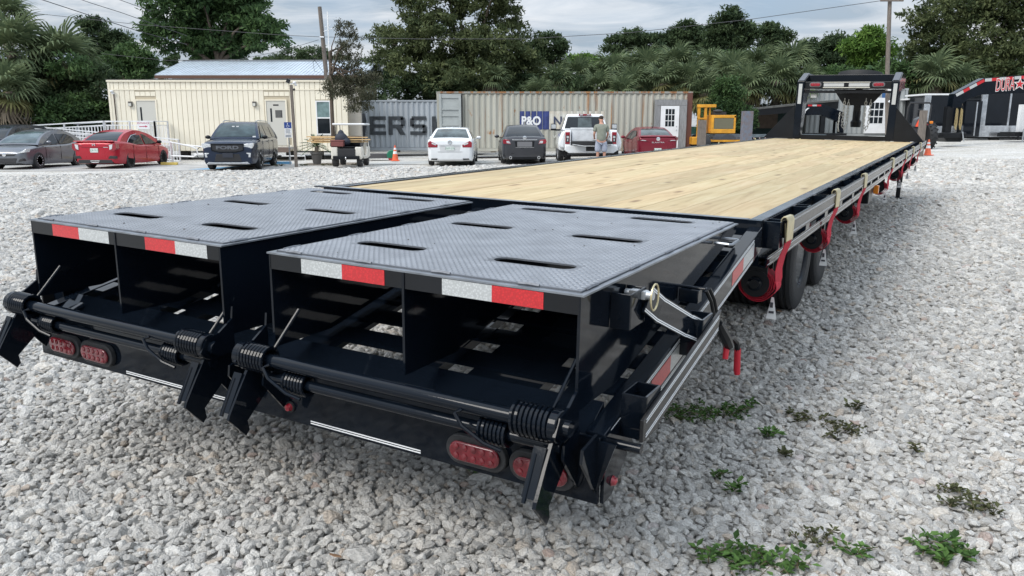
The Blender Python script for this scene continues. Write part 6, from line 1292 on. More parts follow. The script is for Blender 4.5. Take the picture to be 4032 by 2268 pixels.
encl(ET1, 23.30, 25.2, .62, 3.03, []); encl(ET2, 26.2, 30.5, .64, 3.25, [27.75, 28.6])
box('swing_door', BGL, ET2, 25.3, 26.2, -.1, -.04, .66, 2.6); box('door_frame', POL, ET2, 25.86, 25.92, -.16, -.11, .7, 2.55)
encl(ET3, 23.6, 25.2, .75, 2.85, [24.4]); box('tongue', BLACKM, ET2, 27.1, 28.5, -.5, -.3, .66, .88); MB().tube([(28.2, -.45, .42), (28.2, -.45, 1.3)], .05, 8).build('tongue_jack', BLACKM, ET2)
WBX = thing('utility_trailer', (0, 40.5, 0), 0, 'white upright trailer nose cropped by the right edge of the photo', 'trailer'); box('nose_panel', WHITE, WBX, 25.62, 26.4, 0, .25, .95, 2.3); box('frame', BLACKM, WBX, 25.4, 27.6, -.1, 1.2, .74, .94); MB().tube([(25.75, -.2, .42), (25.75, -.2, 1.1)], .04, 6).build('jack', GALV, WBX)
# tractor
TR = thing('tractor', (18.62, 36.6, G(18.6, 36.6)-.06), 0, 'small tractor with folding roll bar and orange warning triangle, mostly hidden by the headboard', 'tractor')
TR.scale = (.85, 1, 1.03)
MB().tube([(-.72, .1, .9), (-.70, .05, 1.85), (-.60, .05, 2.05), (.42, .05, 2.05), (.52, .05, 1.95), (.50, .1, .9)], .04, 8).build('roll_bar', PLASTIC, TR, smooth=True)
MB().lathe([(.25, -.2), (.50, -.2), (.60, -.12), (.60, .12), (.50, .2), (.25, .2)], 'x', (.62, .2, .60), 28).build('tyre', RUBBER, TR, smooth=True)
lg = MB()
for k in range(18):
    a_ = 2*math.pi*k/18; 
    for s in (-1, 1): b_ = a_+s*.08; lg.bar((.62+s*.02, .2+.60*math.cos(a_), .60+.60*math.sin(a_)), (.62+s*.19, .2+.59*math.cos(a_+.22), .60+.59*math.sin(a_+.22)), .05, .06, up=(0, math.cos(a_), math.sin(a_)))
lg.build('tyre_lugs', RUBBER, TR)
MB().lathe([(.25, -.2), (.50, -.2), (.60, -.12), (.60, .12), (.50, .2), (.25, .2)], 'x', (-.78, .2, .60), 28).build('tyre', RUBBER, TR, smooth=True)
MB().b2(-.4, .3, .0, .5, .5, 1.0).b2(-.35, .25, .5, 2.0, .55, 1.15).build('body', mat('tractor_dark', (.03, .03, .035), .5), TR, bevel=.04); MB().prism([(-.35, 1.0), (-.28, 1.35), (0, 1.45), (.28, 1.35), (.3, 1.0)], 'y', -.05, .25).build('seat', mat('grey_seat', (.09, .1, .11), .6), TR, bevel=.04)
MB().b2(.42, .75, .0, .6, 1.08, 1.14).build('fender', mat('red_fender', (.45, .05, .06), .4), TR, bevel=.02); MB().b2(.50, .66, -.05, .05, 1.14, 1.26).build('turn_lamp', AMBER, TR, bevel=.02)
tri = MB().prism([(-.30, 1.02), (.06, 1.02), (.06, 1.07), (-.10, 1.36), (-.15, 1.36), (-.30, 1.07)], 'y', -.10, -.12).build('warning_triangle', mat('fluorescent_orange', (.9, .09, .03), .4), TR)
# ------------------------------------------------------------------ the man behind the pickup
def skin_obj(name, m, joints, edges, rad, parent, root=0, sub=2):
    me = bpy.data.meshes.new(name); me.from_pydata(joints, edges, []); o = bpy.data.objects.new(name, me); COL.objects.link(o)
    md = o.modifiers.new('skin', 'SKIN'); sv = me.skin_vertices[0].data
    for i, r in enumerate(rad): sv[i].radius = (r if isinstance(r, tuple) else (r, r)); sv[i].use_root = (i == root)
    md.use_smooth_shade = True; s2 = o.modifiers.new('sub', 'SUBSURF'); s2.levels = sub; s2.render_levels = sub
    dg = bpy.context.evaluated_depsgraph_get(); dg.update(); nm = bpy.data.meshes.new_from_object(o.evaluated_get(dg)); o.modifiers.clear(); o.data = nm; nm.materials.clear(); nm.materials.append(m)
    nm.polygons.foreach_set('use_smooth', [True]*len(nm.polygons)); o.parent = parent; return o
px_, py_ = 3.28, 29.35
MAN = thing('person', (px_, py_, G(px_, py_+.6)-.02), 0, 'man in olive t-shirt and light grey shorts, back turned, reaching into the pickup bed', 'person')
J = [(0, 0, .96), (0, .03, 1.12), (0, .06, 1.32), (0, .09, 1.48), (0, .13, 1.56), (0, .16, 1.64), (0, .17, 1.74),
     (.10, 0, .90), (.125, .01, .50), (.125, -.02, .10), (.13, .10, .04), (.13, .18, .03),
     (-.10, 0, .90), (-.12, .0, .50), (-.13, -.03, .10), (-.135, .09, .04), (-.14, .17, .03),
     (.19, .09, 1.44), (.245, .08, 1.17), (.235, .30, 1.03), (.225, .37, 1.01), (-.19, .09, 1.44), (-.26, .05, 1.18), (-.23, .28, 1.02), (-.215, .36, 1.0)]
E_ = [(0, 1), (1, 2), (2, 3), (3, 4), (4, 5), (5, 6), (0, 7), (7, 8), (8, 9), (9, 10), (10, 11), (0, 12), (12, 13), (13, 14), (14, 15), (15, 16), (3, 17), (17, 18), (18, 19), (19, 20), (3, 21), (21, 22), (22, 23), (23, 24)]
rad = [(.15, .11), (.145, .10), (.165, .11), (.13, .09), .055, .085, .075, .10, .062, .042, .042, .03, .10, .062, .042, .042, .03, .062, .045, .032, .034, .062, .045, .032, .034]
skin_obj('body', SKIN, J, E_, rad, MAN)
for s, hx, hy, hz in ((1, .225, .37, 1.01), (-1, -.215, .36, 1.0)):
    for k in range(4): skin_obj('finger', SKIN, [(hx+(k-1.5)*.018, hy, hz), (hx+(k-1.5)*.021, hy+.05, hz-.008), (hx+(k-1.5)*.02, hy+.085-.006*abs(k-1.5), hz-.03)], [(0, 1), (1, 2)], [.010, .009, .007], MAN, sub=1)
    skin_obj('thumb', SKIN, [(hx-s*.02, hy, hz), (hx-s*.045, hy+.03, hz+.004), (hx-s*.05, hy+.06, hz-.006)], [(0, 1), (1, 2)], [.011, .010, .008], MAN, sub=1)
skin_obj('shirt', SHIRT, [(0, 0, .84), (0, .02, 1.08), (0, .05, 1.30), (0, .08, 1.46), (0, .11, 1.52), (.19, .085, 1.44), (.245, .075, 1.24), (-.19, .085, 1.44), (-.258, .06, 1.24)], [(0, 1), (1, 2), (2, 3), (3, 4), (3, 5), (5, 6), (3, 7), (7, 8)], [(.19, .145), (.185, .135), (.20, .14), (.165, .11), (.075, .07), .088, .082, .088, .082], MAN)
skin_obj('shorts', SHORTS, [(0, 0, .97), (.105, 0, .84), (.13, .005, .50), (-.105, 0, .84), (-.13, .0, .50)], [(0, 1), (1, 2), (0, 3), (3, 4)], [(.165, .13), (.13, .13), (.115, .12), (.13, .13), (.115, .12)], MAN)
MB().ico((0, .165, 1.765), (.083, .095, .075), 3).build('hair', HAIR, MAN, smooth=True)
hd_ = MB().ico((0, .20, 1.70), (.074, .085, .105), 3).ico((.078, .185, 1.70), (.012, .02, .03)).ico((-.078, .185, 1.70), (.012, .02, .03)).ico((0, .288, 1.69), (.014, .018, .025)).build('face', SKIN, MAN, smooth=True)
MB().ico((.028, .277, 1.72), (.012, .008, .008)).ico((-.028, .277, 1.72), (.012, .008, .008)).build('eyes', PLASTIC, MAN, smooth=True); MB().ico((0, .275, 1.655), (.022, .008, .006)).build('mouth', mat('lips', (.3, .1, .08), .5), MAN, smooth=True)
for s in (-1, 1): MB().ico((s*.13, .05, .045), (.05, .14, .05), 3).build('shoe', PLASTIC, MAN, smooth=True)

# ------------------------------------------------------------------ vegetation
def leaf_mesh(name, lobes, n, size, m, seed=0, flat=.35, clump=.55, per=None, droop=0.0, shell=.55):
    rg = np.random.default_rng(seed); cen = []; vol = np.array([l[3]*l[4]*l[5] for l in lobes])**.8; vol = vol/vol.sum()
    K = max(8, int(n/ (per or 60))); li = rg.choice(len(lobes), K, p=vol); C_ = np.zeros((K, 3)); 
    d = rg.normal(size=(K, 3)); d /= np.linalg.norm(d, axis=1)[:, None]; rr = (rg.uniform(shell**3, 1, K))**(1/3)
    Lb = np.array(lobes)[li]; C_ = Lb[:, :3]+d*rr[:, None]*Lb[:, 3:6]
    ci_ = rg.integers(0, K, n); tone = rg.uniform(0, 1, K)*.55+.1
    off = rg.normal(size=(n, 3)); off /= np.maximum(1e-6, np.linalg.norm(off, axis=1))[:, None]; off *= (rg.uniform(0, 1, n)**(.5))[:, None]*clump; off[:, 2] *= .6
    cs = rg.uniform(.6, 1.3, K)[ci_]; P_ = C_[ci_]+off*cs[:, None]
    out = d[ci_]*.5+off/max(clump, .01); a1 = rg.normal(size=(n, 3)); a1[:, 2] -= droop*2; a1 = a1+out*.8; a1 /= np.linalg.norm(a1, axis=1)[:, None]
    nrm = rg.normal(size=(n, 3)); nrm[:, 2] = np.abs(nrm[:, 2])+1.0-flat; b1 = np.cross(a1, nrm); b1 /= np.maximum(1e-6, np.linalg.norm(b1, axis=1))[:, None]
    s_ = size*np.exp(rg.normal(0, .25, n)); A = a1*s_[:, None]; B = b1*(s_*.42)[:, None]
    V = np.stack([P_-A*.5, P_+B*.5, P_+A*.6, P_-B*.5], 1).reshape(-1, 3).astype(np.float32)
    me = bpy.data.meshes.new(name); me.vertices.add(4*n); me.vertices.foreach_set('co', V.ravel()); me.loops.add(4*n); me.loops.foreach_set('vertex_index', np.arange(4*n, dtype=np.int32)); me.polygons.add(n); me.polygons.foreach_set('loop_start', np.arange(0, 4*n, 4, dtype=np.int32)); me.update(calc_edges=True)
    at = me.attributes.new('rnd', 'FLOAT', 'FACE'); at.data.foreach_set('value', np.clip(tone[ci_]+rg.normal(0, .14, n), 0, 1).astype(np.float32)); me.materials.append(m); return me
def tree(name, x, y, z0, trunk, lobes, n, size, m, label, seed=1, grp='trees behind the yard', limbs=6, tr=.22, bark=BARK, **kw):
    t_ = thing(name, (x, y, z0), 0, label, 'tree', grp); rg = random.Random(seed)
    lob = [(a-x, b-y, c-z0, d, e, f) for a, b, c, d, e, f in lobes]
    o = bpy.data.objects.new('crown', leaf_mesh('crown', lob, n, size, m, seed, **kw)); COL.objects.link(o); o.parent = t_
    th = trunk; MB().tube([(0, 0, -.3), (rg.uniform(-.15, .15), 0, th*.5), (rg.uniform(-.2, .2), 0, th)], [tr, tr*.8, tr*.6], 9).build('trunk', bark, t_, smooth=True)
    for k in range(limbs):
        L = lob[k % len(lob)]; e = Vector((L[0]+rg.uniform(-.7, .7)*L[3], L[1]+rg.uniform(-.5, .5)*L[4], L[2]+rg.uniform(-.3, .7)*L[5])); s_ = Vector((0, 0, th*rg.uniform(.65, 1.0))); mpt = s_.lerp(e, .5)+Vector((rg.uniform(-.3, .3), rg.uniform(-.3, .3), .35))
        MB().tube([s_, s_.lerp(mpt, .6), mpt, e], [tr*.5, tr*.38, tr*.25, tr*.06], 6).build('limb', bark, t_, smooth=True)
    return t_
def wpt(px, py, Y): return VP(px, py, Y)
def lobe(px, py, Y, rx, rz, ry=None):
    p = wpt(px, py, Y); k = Y*1.02/1976; return (p[0], p[1], p[2], rx*k, (ry if ry else rx*.8)*k, rz*k)
def simple_tree(px, ytop, Y, name, n, size, m, label, lobes, seed, z0=-.2, **kw):
    bx_ = wpt(px, 300, Y)[0]; return tree(name, bx_, Y, z0, wpt(px, ytop, Y)[2]-z0, [lobe(a, b, Y+dy, c, d) for (a, b, c, d, dy) in lobes], n, size, m, label, seed, **kw)
simple_tree(560, 120, 56, 'broadleaf_tree', 38000, .30, LEAF_FRESH, 'large fresh green feathery tree towering behind the shed roof',
    [(430, 25, 75, 45, 0), (520, -30, 90, 55, 0), (600, -10, 75, 60, 1), (640, 60, 65, 45, 0), (530, 60, 80, 50, 2), (450, 100, 70, 35, 0), (390, 75, 45, 20, -1), (670, 105, 45, 28, -1), (560, 110, 90, 35, 1), (380, 10, 40, 16, 0)], 3, limbs=9, tr=.3, clump=.75, flat=.9, per=90)
simple_tree(1170, 160, 52, 'oak_tree', 52000, .24, LEAF_OAK, 'huge dark oak filling the middle of the skyline above the containers',
    [(1090, 10, 90, 60, 0), (1200, -30, 95, 70, 0), (1265, 60, 60, 60, 1), (1120, 100, 110, 60, -1), (1230, 130, 90, 55, -2), (1060, 180, 95, 60, -2), (1180, 205, 120, 50, -3), (1010, 110, 55, 45, 0), (1300, 170, 75, 55, -1), (960, 170, 45, 50, 2), (1340, 110, 40, 22, 2), (975, 90, 45, 22, 3)], 5, limbs=10, tr=.4, clump=.6, per=70)
simple_tree(1385, 140, 60, 'oak_tree', 7000, .24, LEAF_DARK, 'small dark oak at the right shoulder of the huge oak', [(1380, 115, 45, 26, 0), (1350, 140, 40, 28, 0), (1400, 150, 30, 20, 0)], 8, limbs=3)
simple_tree(2450, 140, 56, 'broadleaf_tree', 44000, .26, LEAF_OAK, 'tall loose feathery tree rising at the top right of the photo',
    [(2330, 40, 60, 50, 0), (2420, 20, 80, 60, 1), (2520, 0, 80, 80, 0), (2580, 80, 70, 80, 0), (2360, 110, 70, 45, 0), (2460, 110, 80, 55, -1), (2540, 170, 80, 60, -2), (2440, 200, 90, 50, -2), (2330, 160, 50, 40, 1), (2620, 10, 60, 60, 1)], 9, limbs=9, tr=.3, clump=.6, per=55, shell=.3)
for i, (px, Y, lobs, n, m, lb) in enumerate([
    (250, 62, [(235, 80, 32, 35, 0), (300, 110, 32, 30, 1), (265, 125, 45, 35, 0), (225, 60, 20, 16, 0)], 9000, LEAF_DARK, 'dark airy tree between the palms and the large fresh green tree'),
    (330, 60, [(330, 135, 40, 24, 0), (290, 165, 50, 30, 0), (340, 180, 50, 28, 0), (360, 150, 35, 20, 0)], 10000, LEAF_FRESH, 'mid green bushy tree left of the shed roof'),
    (760, 85, [(740, 140, 42, 18, 0), (790, 138, 40, 20, 0), (700, 150, 30, 12, 0)], 6000, LEAF_DARK, 'distant dark tree seen between the shed and the leaning pole'),
    (1600, 70, [(1590, 95, 40, 20, 0), (1560, 110, 35, 20, 0), (1640, 110, 50, 20, 0), (1545, 125, 25, 16, 0)], 9000, LEAF_DARK, 'dark rounded oak left of the dense pair behind the palms'),
    (1720, 70, [(1730, 85, 38, 28, 0), (1695, 100, 35, 20, 0), (1745, 110, 30, 20, 0)], 9000, LEAF_DARK, 'dense dark oak in the centre of the far tree line'),
    (1830, 66, [(1830, 60, 38, 32, 0), (1800, 90, 30, 28, 0), (1870, 85, 38, 28, 0), (1840, 110, 50, 22, 0), (1790, 120, 25, 14, 0), (1835, 32, 18, 16, 0)], 15000, LEAF_DARK, 'tallest far oak with a pale trunk above the palm row'),
    (1945, 68, [(1935, 78, 24, 20, 0), (1965, 95, 24, 18, 0), (1940, 110, 30, 16, 0)], 6000, LEAF_DARK, 'small far oak right of the tallest one'),
    (2080, 60, [(2060, 115, 45, 20, 0), (2120, 110, 40, 26, 0), (2075, 150, 70, 30, 0), (2040, 135, 30, 20, 0), (2130, 160, 50, 30, 0)], 12000, LEAF_DARK, 'dark broad tree behind the headboard'),
    (2180, 54, [(2190, 95, 30, 22, 0), (2165, 115, 38, 18, 0), (2215, 120, 32, 20, 0), (2180, 150, 30, 14, 0)], 9000, LEAF_BRIGHT, 'bright green tree above the trailer headboard'),
    (2180, 52, [(2170, 200, 60, 26, 0), (2240, 190, 45, 40, 0), (2110, 200, 45, 30, 0)], 9000, LEAF_FRESH, 'fresh green undergrowth tree directly behind the headboard'),
    (1470, 64, [(1470, 160, 40, 16, 0), (1510, 165, 30, 14, 0), (1440, 158, 25, 12, 0)], 6000, LEAF_BRIGHT, 'low bright green tree peeping above the palm row'),
    (1720, 60, [(1650, 150, 70, 18, 0), (1760, 155, 70, 20, 0), (1850, 150, 60, 18, 0), (1560, 160, 50, 16, 0)], 9000, LEAF_FRESH, 'broad green tree forming the background of the palm row')]):
    simple_tree(px, lobs[0][1]+30, Y, 'background_tree', n, .26, m, lb, lobs, 20+i, limbs=4, tr=.2, clump=.6)
# undergrowth
def bush(name, label, lobes, n, size, m, seed, Y, grp='undergrowth behind the yard'):
    x = wpt(lobes[0][0], 300, Y)[0]; t_ = thing(name, (x, Y, 0), 0, label, 'bush', grp)
    o = bpy.data.objects.new('foliage', leaf_mesh('foliage', [(a-x, b-Y, c, d, e, f) for a, b, c, d, e, f in [lobe(p, q, Y+dy, rx, rz) for p, q, rx, rz, dy in lobes]], n, size, m, seed, clump=.5, shell=.75)); COL.objects.link(o); o.parent = t_
    MB().tube([(0, 0, -.4), (.1, 0, 1.5)], [.12, .05], 7).build('stem', BARK, t_)
bush('dense_bush', 'dark vine-covered thicket behind the left ramp railing', [(60, 230, 90, 70, 0), (150, 215, 80, 60, 1), (230, 230, 70, 70, 0), (120, 290, 130, 60, 0), (30, 290, 80, 60, -1), (230, 300, 90, 50, 0)], 26000, .22, LEAF_DARK, 41, 41)
bush('dense_bush', 'lighter mid green shrubs at the foot of the left thicket', [(190, 265, 60, 30, 0), (240, 285, 45, 28, 0), (140, 290, 45, 25, -1), (180, 170, 45, 26, 0)], 6000, .20, LEAF_FRESH, 42, 40.2)
bush('dense_bush', 'shaded thicket behind the two shipping containers', [(1000, 235, 110, 45, 0), (1120, 240, 110, 50, 0), (1250, 230, 110, 50, 0), (1380, 235, 110, 50, 0), (1010, 270, 60, 30, -2)], 20000, .24, LEAF_DARK, 43, 50)
bush('dense_bush', 'dark undergrowth beneath the row of palms', [(1480, 240, 120, 55, 0), (1620, 235, 120, 55, 0), (1780, 230, 120, 60, 0), (1930, 235, 120, 60, 0), (2060, 230, 80, 60, 0), (1700, 195, 140, 40, 2), (1950, 190, 120, 40, 2)], 26000, .26, LEAF_DARK, 44, 57)
bush('dense_bush', 'bright leafy bush standing right of the yellow forklift', [(1830, 240, 38, 36, 0), (1815, 285, 45, 40, 0), (1850, 300, 45, 40, 0), (1835, 215, 28, 22, 0), (1800, 320, 40, 25, 0)], 15000, .15, LEAF_FRESH, 45, 45, grp=None)
bush('dense_bush', 'dark undergrowth behind the enclosed trailers at right', [(2320, 230, 90, 50, 0), (2450, 235, 100, 45, 0), (2570, 230, 90, 50, 0), (2200, 240, 60, 40, 0), (2400, 190, 90, 30, 2), (2540, 180, 80, 35, 2)], 20000, .24, LEAF_DARK, 46, 53)
bush('dense_bush', 'far low tree belt closing the horizon behind the shed', [(560, 160, 150, 20, 0), (850, 170, 150, 22, 0), (320, 190, 120, 30, 0), (960, 180, 60, 30, 0), (2300, 150, 150, 30, 0)], 16000, .5, LEAF_DARK, 47, 90)
# palms
def frond_mesh(seed, L=.9, fan=1.02, droopy=.55, dead=False):
    rg = random.Random(seed); mb = MB(); vals = []
    pet = [Vector((L*.75*t, 0, -.10*t*t)) for t in np.linspace(0, 1, 4)]; mb.tube(pet, [.022, .018, .014, .012], 4); nf0 = len(mb.f)
    c = pet[-1]; nl = 24
    for k in range(nl):
        a_ = R(-125+250*k/(nl-1))*1.0; l_ = fan*(1-.28*abs(a_)/R(125))*rg.uniform(.88, 1.08); d = Vector((math.cos(a_), math.sin(a_), rg.uniform(-.05, .12)-(.18 if dead else 0))); s_ = Vector((-math.sin(a_), math.cos(a_), 0)); w = .046
        dr = droopy*rg.uniform(.7, 1.4); m1 = c+d*l_*.5+Vector((0, 0, -dr*l_*.12)); m2 = c+d*l_*.80+Vector((0, 0, -dr*l_*.42)); e = c+d*l_*.98+Vector((0, 0, -dr*l_*1.0))
        mb.add([c, m1-s_*w, m1+s_*w, m2-s_*w*.7, m2+s_*w*.7, e], [(0, 1, 2), (1, 3, 4, 2), (3, 5, 4)])
    me = mb.mesh('frond'); at = me.attributes.new('rnd', 'FLOAT', 'FACE'); at.data.foreach_set('value', [rg.uniform(.15, .9) for _ in me.polygons]); return me
FM = []
for (mm, dd_, cnt) in ((FROND, False, 3), (FRONDY, False, 2), (FRONDB, True, 2)):
    for k in range(cnt): me = frond_mesh(50+len(FM), droopy=.35+.15*k+(.6 if dd_ else 0), dead=dd_); me.materials.append(mm); FM.append(me)
TK = MB().tube([(0, 0, 0), (.03, 0, .5), (0, 0, 1)], [.17, .15, .16], 10).mesh('trunk', BARKP, True)
TKB = MB()
for k in range(40):
    a_ = k*2.4; z = .55+.42*k/40; TKB.bar((.15*math.cos(a_), .15*math.sin(a_), z), (.26*math.cos(a_+.1), .26*math.sin(a_+.1), z+.035), .05, .02)
TKBM = TKB.mesh('leaf_bases', BARKP)
def palm(x, y, zc, r, label, seed, nf=26, grp='cabbage palms behind the yard'):
    rg = random.Random(seed); z0 = G(x, y)-.2; p = thing('palm_tree', (x, y, z0), 0, label, 'palm tree', grp); H_ = zc-z0-.15*r
    link('trunk', TK, p, scale=(1, 1, H_)); link('leaf_bases', TKBM, p, scale=(1, 1, H_))
    for k in range(nf):
        f = k/nf; el = R(78-f*128+rg.uniform(-8, 8)); az = k*2.39996+rg.uniform(-.2, .2); sc_ = r/1.75*rg.uniform(.88, 1.1)
        mi = rg.choice([0, 1, 2]) if f < .68 else (rg.choice([1, 2, 3, 4]) if f < .84 else (rg.choice([3, 4, 5, 6]) if f < .93 else rg.choice([5, 6])))
        link('frond', FM[mi], p, (0, 0, H_+.05), Euler((rg.uniform(-.3, .3), -el, az), 'XYZ'), (sc_,)*3)
pl = []
for (px, pyc, Y, r) in [(28, 112, 41, 2.5), (150, 138, 42, 2.4), (20, 215, 38.5, 2.0), (215, 195, 43, 1.6), (1320, 175, 52, 1.7), (1400, 205, 50, 1.7), (1455, 185, 53, 1.8), (1500, 215, 50, 1.6), (1540, 175, 54, 1.9), (1590, 205, 50, 1.7), (1625, 165, 54, 1.9), (1665, 200, 50, 1.7), (1700, 155, 55, 2.0), (1735, 195, 50, 1.8), (1770, 225, 49, 1.6), (1790, 165, 55, 1.9), (1840, 180, 52, 1.9), (1880, 210, 49, 1.8), (1910, 160, 54, 2.0), (1955, 190, 50, 2.0), (1990, 150, 54, 2.0), (2020, 205, 50, 1.7), (1565, 225, 48.5, 1.4), (1240, 195, 48, 1.3), (1355, 225, 48, 1.3), (2350, 180, 51.5, 2.1), (2415, 200, 52, 1.9), (2300, 205, 52.5, 1.8), (10, 30, 44, 1.8)]:
    pl.append((px, pyc, Y, r))
names = {5: 'low palm crown above the left side of the white pickup', 6: 'palm crown directly above the white pickup cab', 7: 'low palm just over the container above the standing man', 8: 'upper palm right of the man, below the left far oak', 9: 'low palm above the gap between pickup and crimson sedan', 10: 'upper palm above the crimson sedan roof', 11: 'low palm directly above the white glazed container door', 12: 'tall palm rising above the rusty right end of the container',
    13: 'palm just right of the rusty container end', 14: 'lowest palm, right behind the yellow forklift mast', 15: 'tall palm above the forklift, under the tallest far oak', 16: 'palm behind the bright leafy bush', 17: 'low palm directly above the blue stained post', 18: 'tall palm just right of the tallest far oak', 19: 'palm above the left slope of the dark shelter roof', 20: 'tallest palm beside the left post of the trailer headboard', 21: 'low palm partly behind the left post of the headboard', 22: 'smallest palm peeping over the container left of the glazed door', 0: 'tall shaggy palm at the left edge, second from the top', 1: 'wide-crowned palm right of the left edge palms', 2: 'low palm with hanging dead fronds at the far left', 3: 'small palm beside the office building left corner', 28: 'upper palm crown touching the left edge', 25: 'palm with yellowing skirt right of the headboard', 26: 'palm behind the enclosed trailers at right', 27: 'palm just right of the headboard post', 23: 'small palm hanging before the huge oak', 4: 'palm emerging from the right flank of the huge oak', 24: 'low palm above the blue painted lettering'}
for i, (px, pyc, Y, r) in enumerate(pl):
    p = wpt(px, pyc, Y); palm(p[0], p[1], p[2], r, names.get(i, 'green cabbage palm in the dense row above the containers'), 100+i, nf=25 if r > 1.7 else 22, grp='cabbage palms in the dense row above the containers' if 5 <= i <= 22 else 'single cabbage palms around the yard')
# young sparse tree in front of the office end
tx = wpt(838, 345, 33.5)
yt = tree('young_tree', tx[0], 33.5, G(tx[0], 33.5), 4.6, [(a, b, c, d, e, f) for a, b, c, d, e, f in [lobe(860, 215, 33.5, 45, 22), lobe(905, 235, 33.3, 42, 20), lobe(890, 190, 33.7, 45, 22), lobe(875, 150, 33.5, 32, 22), lobe(880, 110, 33.5, 26, 24), lobe(868, 75, 33.5, 22, 22), lobe(860, 52, 33.5, 14, 12), lobe(840, 232, 33.0, 24, 12), lobe(900, 268, 33.4, 34, 12), lobe(925, 200, 33.6, 30, 18)]], 13000, .085, LEAF_BROWN, 'young sparse bronze-green tree in front of the office right end', 61, grp=None, limbs=14, tr=.10, clump=.26, per=34)
# weeds in the gravel
def weed(x, y, r, n, m, label, seed, leaf=.03, h=.06, cat='weed'):
    rg = random.Random(seed); w = thing('weed', (x, y, G(x, y)-.01), 0, label, cat, 'weeds growing through the gravel'); mb = MB(); vals = []; st = MB()
    nst = max(3, n//9)
    for s in range(nst):
        a_ = rg.uniform(0, 6.28); L = r*math.sqrt(rg.uniform(.15, 1)); p0 = Vector((0, 0, .01)) if n < 60 else Vector((rg.uniform(-.6, .6)*r, rg.uniform(-.45, .45)*r, .0)); L = L if n < 60 else r*.45
        e = p0+Vector((math.cos(a_)*L, math.sin(a_)*L*.75, rg.uniform(.3, 1)*h)); pts = [p0, p0.lerp(e, .5)+Vector((0, 0, h*.4)), e]; st.tube(pts, .0016, 4)
        for k in range(9):
            q = pts[0].lerp(pts[1], k/4.5) if k < 5 else pts[1].lerp(pts[2], (k-4.5)/4.5); b_ = rg.uniform(0, 6.28); el = rg.uniform(-.1, .7); d = Vector((math.cos(b_)*math.cos(el), math.sin(b_)*math.cos(el), math.sin(el))); sd_ = Vector((-math.sin(b_), math.cos(b_), rg.uniform(-.3, .3))); l_ = leaf*rg.uniform(.7, 1.3); o = q+d*l_*.15
            mb.add([o, o+d*l_*.45+sd_*l_*.28+Vector((0, 0, .003)), o+d*l_, o+d*l_*.45-sd_*l_*.28+Vector((0, 0, .003)), o+d*l_*.5-Vector((0, 0, .003))], [(0, 1, 4), (1, 2, 4), (2, 3, 4), (3, 0, 4)]); vals += [rg.uniform(0, 1)]*4
    me = mb.mesh('leaves', m); at = me.attributes.new('rnd', 'FLOAT', 'FACE'); at.data.foreach_set('value', vals); link('leaves', me, w); st.build('stems', mat('weed_stem', (.10, .08, .04), .7), w)
def gp(px, py):
    x = (px-1288)/1976; y = -(py-724.5)/1976; cp_, sp_ = math.cos(.20387), math.sin(.20387); d = (x, cp_+y*sp_, -sp_+y*cp_); k = -1.26/d[2]; return d[0]*k, d[1]*k
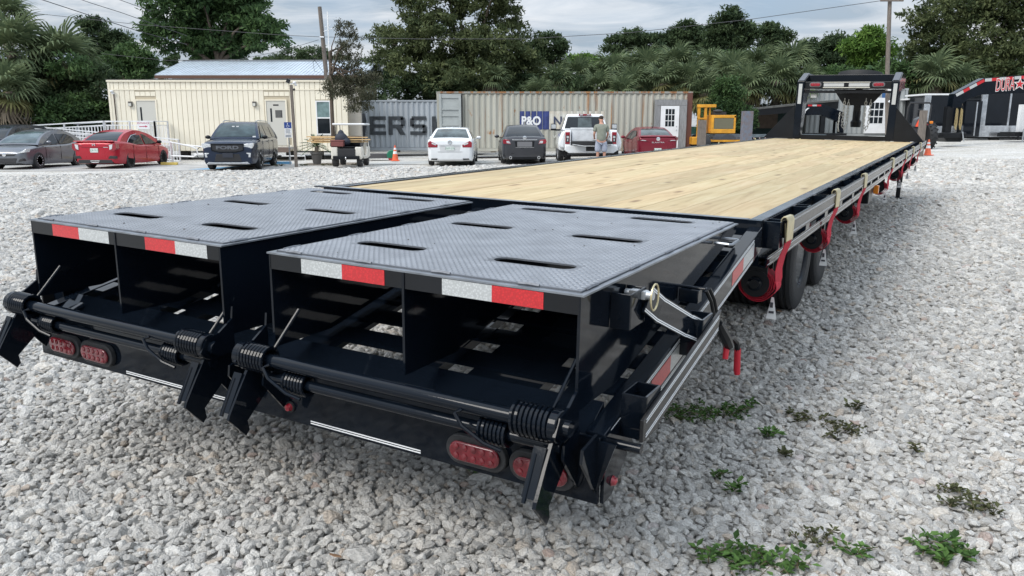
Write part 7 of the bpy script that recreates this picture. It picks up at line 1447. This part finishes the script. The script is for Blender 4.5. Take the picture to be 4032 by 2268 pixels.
for (px, py, r, n, m, lb, lf) in [
    (1730, 1045, .20, 320, WEED, 'dense dark green weed patch beside the right rear corner of the trailer', .022), (1820, 1040, .16, 200, WEED, 'green weed patch extending right of the densest one near the trailer', .026), (1880, 1020, .07, 30, WEED, 'small upright weed right of the dense patches', .03),
    (2030, 1050, .12, 90, WEEDB, 'brownish green creeping weed in the middle of the right gravel', .026), (2120, 1085, .16, 150, WEEDB, 'low olive weed mat right of the brownish creeper', .022), (2150, 1030, .06, 34, WEEDB, 'small dark olive weed above the low mat', .035),
    (1932, 1098, .05, 18, WEED, 'tiny bright green sprout between the weed patches', .04), (1975, 1145, .08, 22, WEEDB, 'dry straw-coloured tuft in the right gravel', .03), (1845, 1235, .06, 34, WEED, 'small dark green weed right of the bumper corner', .034), (1805, 1200, .06, 24, WEED, 'faint sprig just above the small dark green weed', .028),
    (1850, 1418, .15, 130, WEED, 'leafy weed at the bottom edge, left of centre right', .034), (1950, 1420, .14, 110, WEED, 'weed clump at the bottom edge with reddish stems', .034), (2040, 1360, .09, 80, WEEDB, 'fine olive weed above the bottom edge', .022), (2150, 1400, .10, 50, WEED, 'thin pale green creeper near the bottom edge', .03),
    (2345, 1385, .14, 110, WEED, 'bright round-leaved weed near the bottom right', .040), (2390, 1400, .09, 60, WEED, 'bright leafy offshoot right of the round-leaved weed', .034), (2450, 1275, .14, 100, WEEDB, 'faded green creeper at the right edge of the gravel', .026), (2400, 1240, .09, 60, WEEDB, 'thin weed above the faded creeper at right', .024),
    (1205, 1192, .05, 26, WEED, 'small green weed in the shade below the bumper', .028), (2310, 1140, .05, 24, WEEDB, 'tiny olive weed alone in the right gravel', .022), (110, 575, .16, 60, WEEDB, 'faint low weed left of the folded ramps', .03)]:
    x, y = gp(px, py); weed(x, y, r*.9, n, m, lb, int(px), leaf=lf*.85, h=.04 if n > 60 else .03)
for (px, py, a_) in ((845, 1415, .4), (1960, 790, .1), (505, 700, .2)):
    x, y = gp(px, py); o = MB().prism([(-.03, 0), (-.01, .012), (.02, .008), (.035, -.002), (.01, -.010), (-.015, -.008)], 'z', 0, .002).build('fallen_leaf', mat('dry_leaf', (.22, .12, .06), .7), None); o.location = (x, y, .022); o.rotation_euler = (.3, .2, a_*6); tag(o, {845: 'dry brown curled leaf on the gravel at the bottom left', 1960: 'dry brown leaf on the gravel beside the rear tyre', 505: 'dry brown leaf under the left ramp feet'}[px], 'leaf', 'dry leaves on the gravel')
# low green strip in front of the office end
for i, (px, py) in enumerate([(700, 395), (760, 400), (820, 398), (895, 402)]):
    p = wpt(px, py, 33.0); x, y = p[0], 33.0; weed(x, y, .35, 100, WEEDB, ['sparse weeds between the blue suv and camera post', 'sparse weeds at the foot of the camera post', 'sparse weeds left of the golf cart', 'sparse weeds beside the golf cart'][i], 900+i, leaf=.07, h=.05)
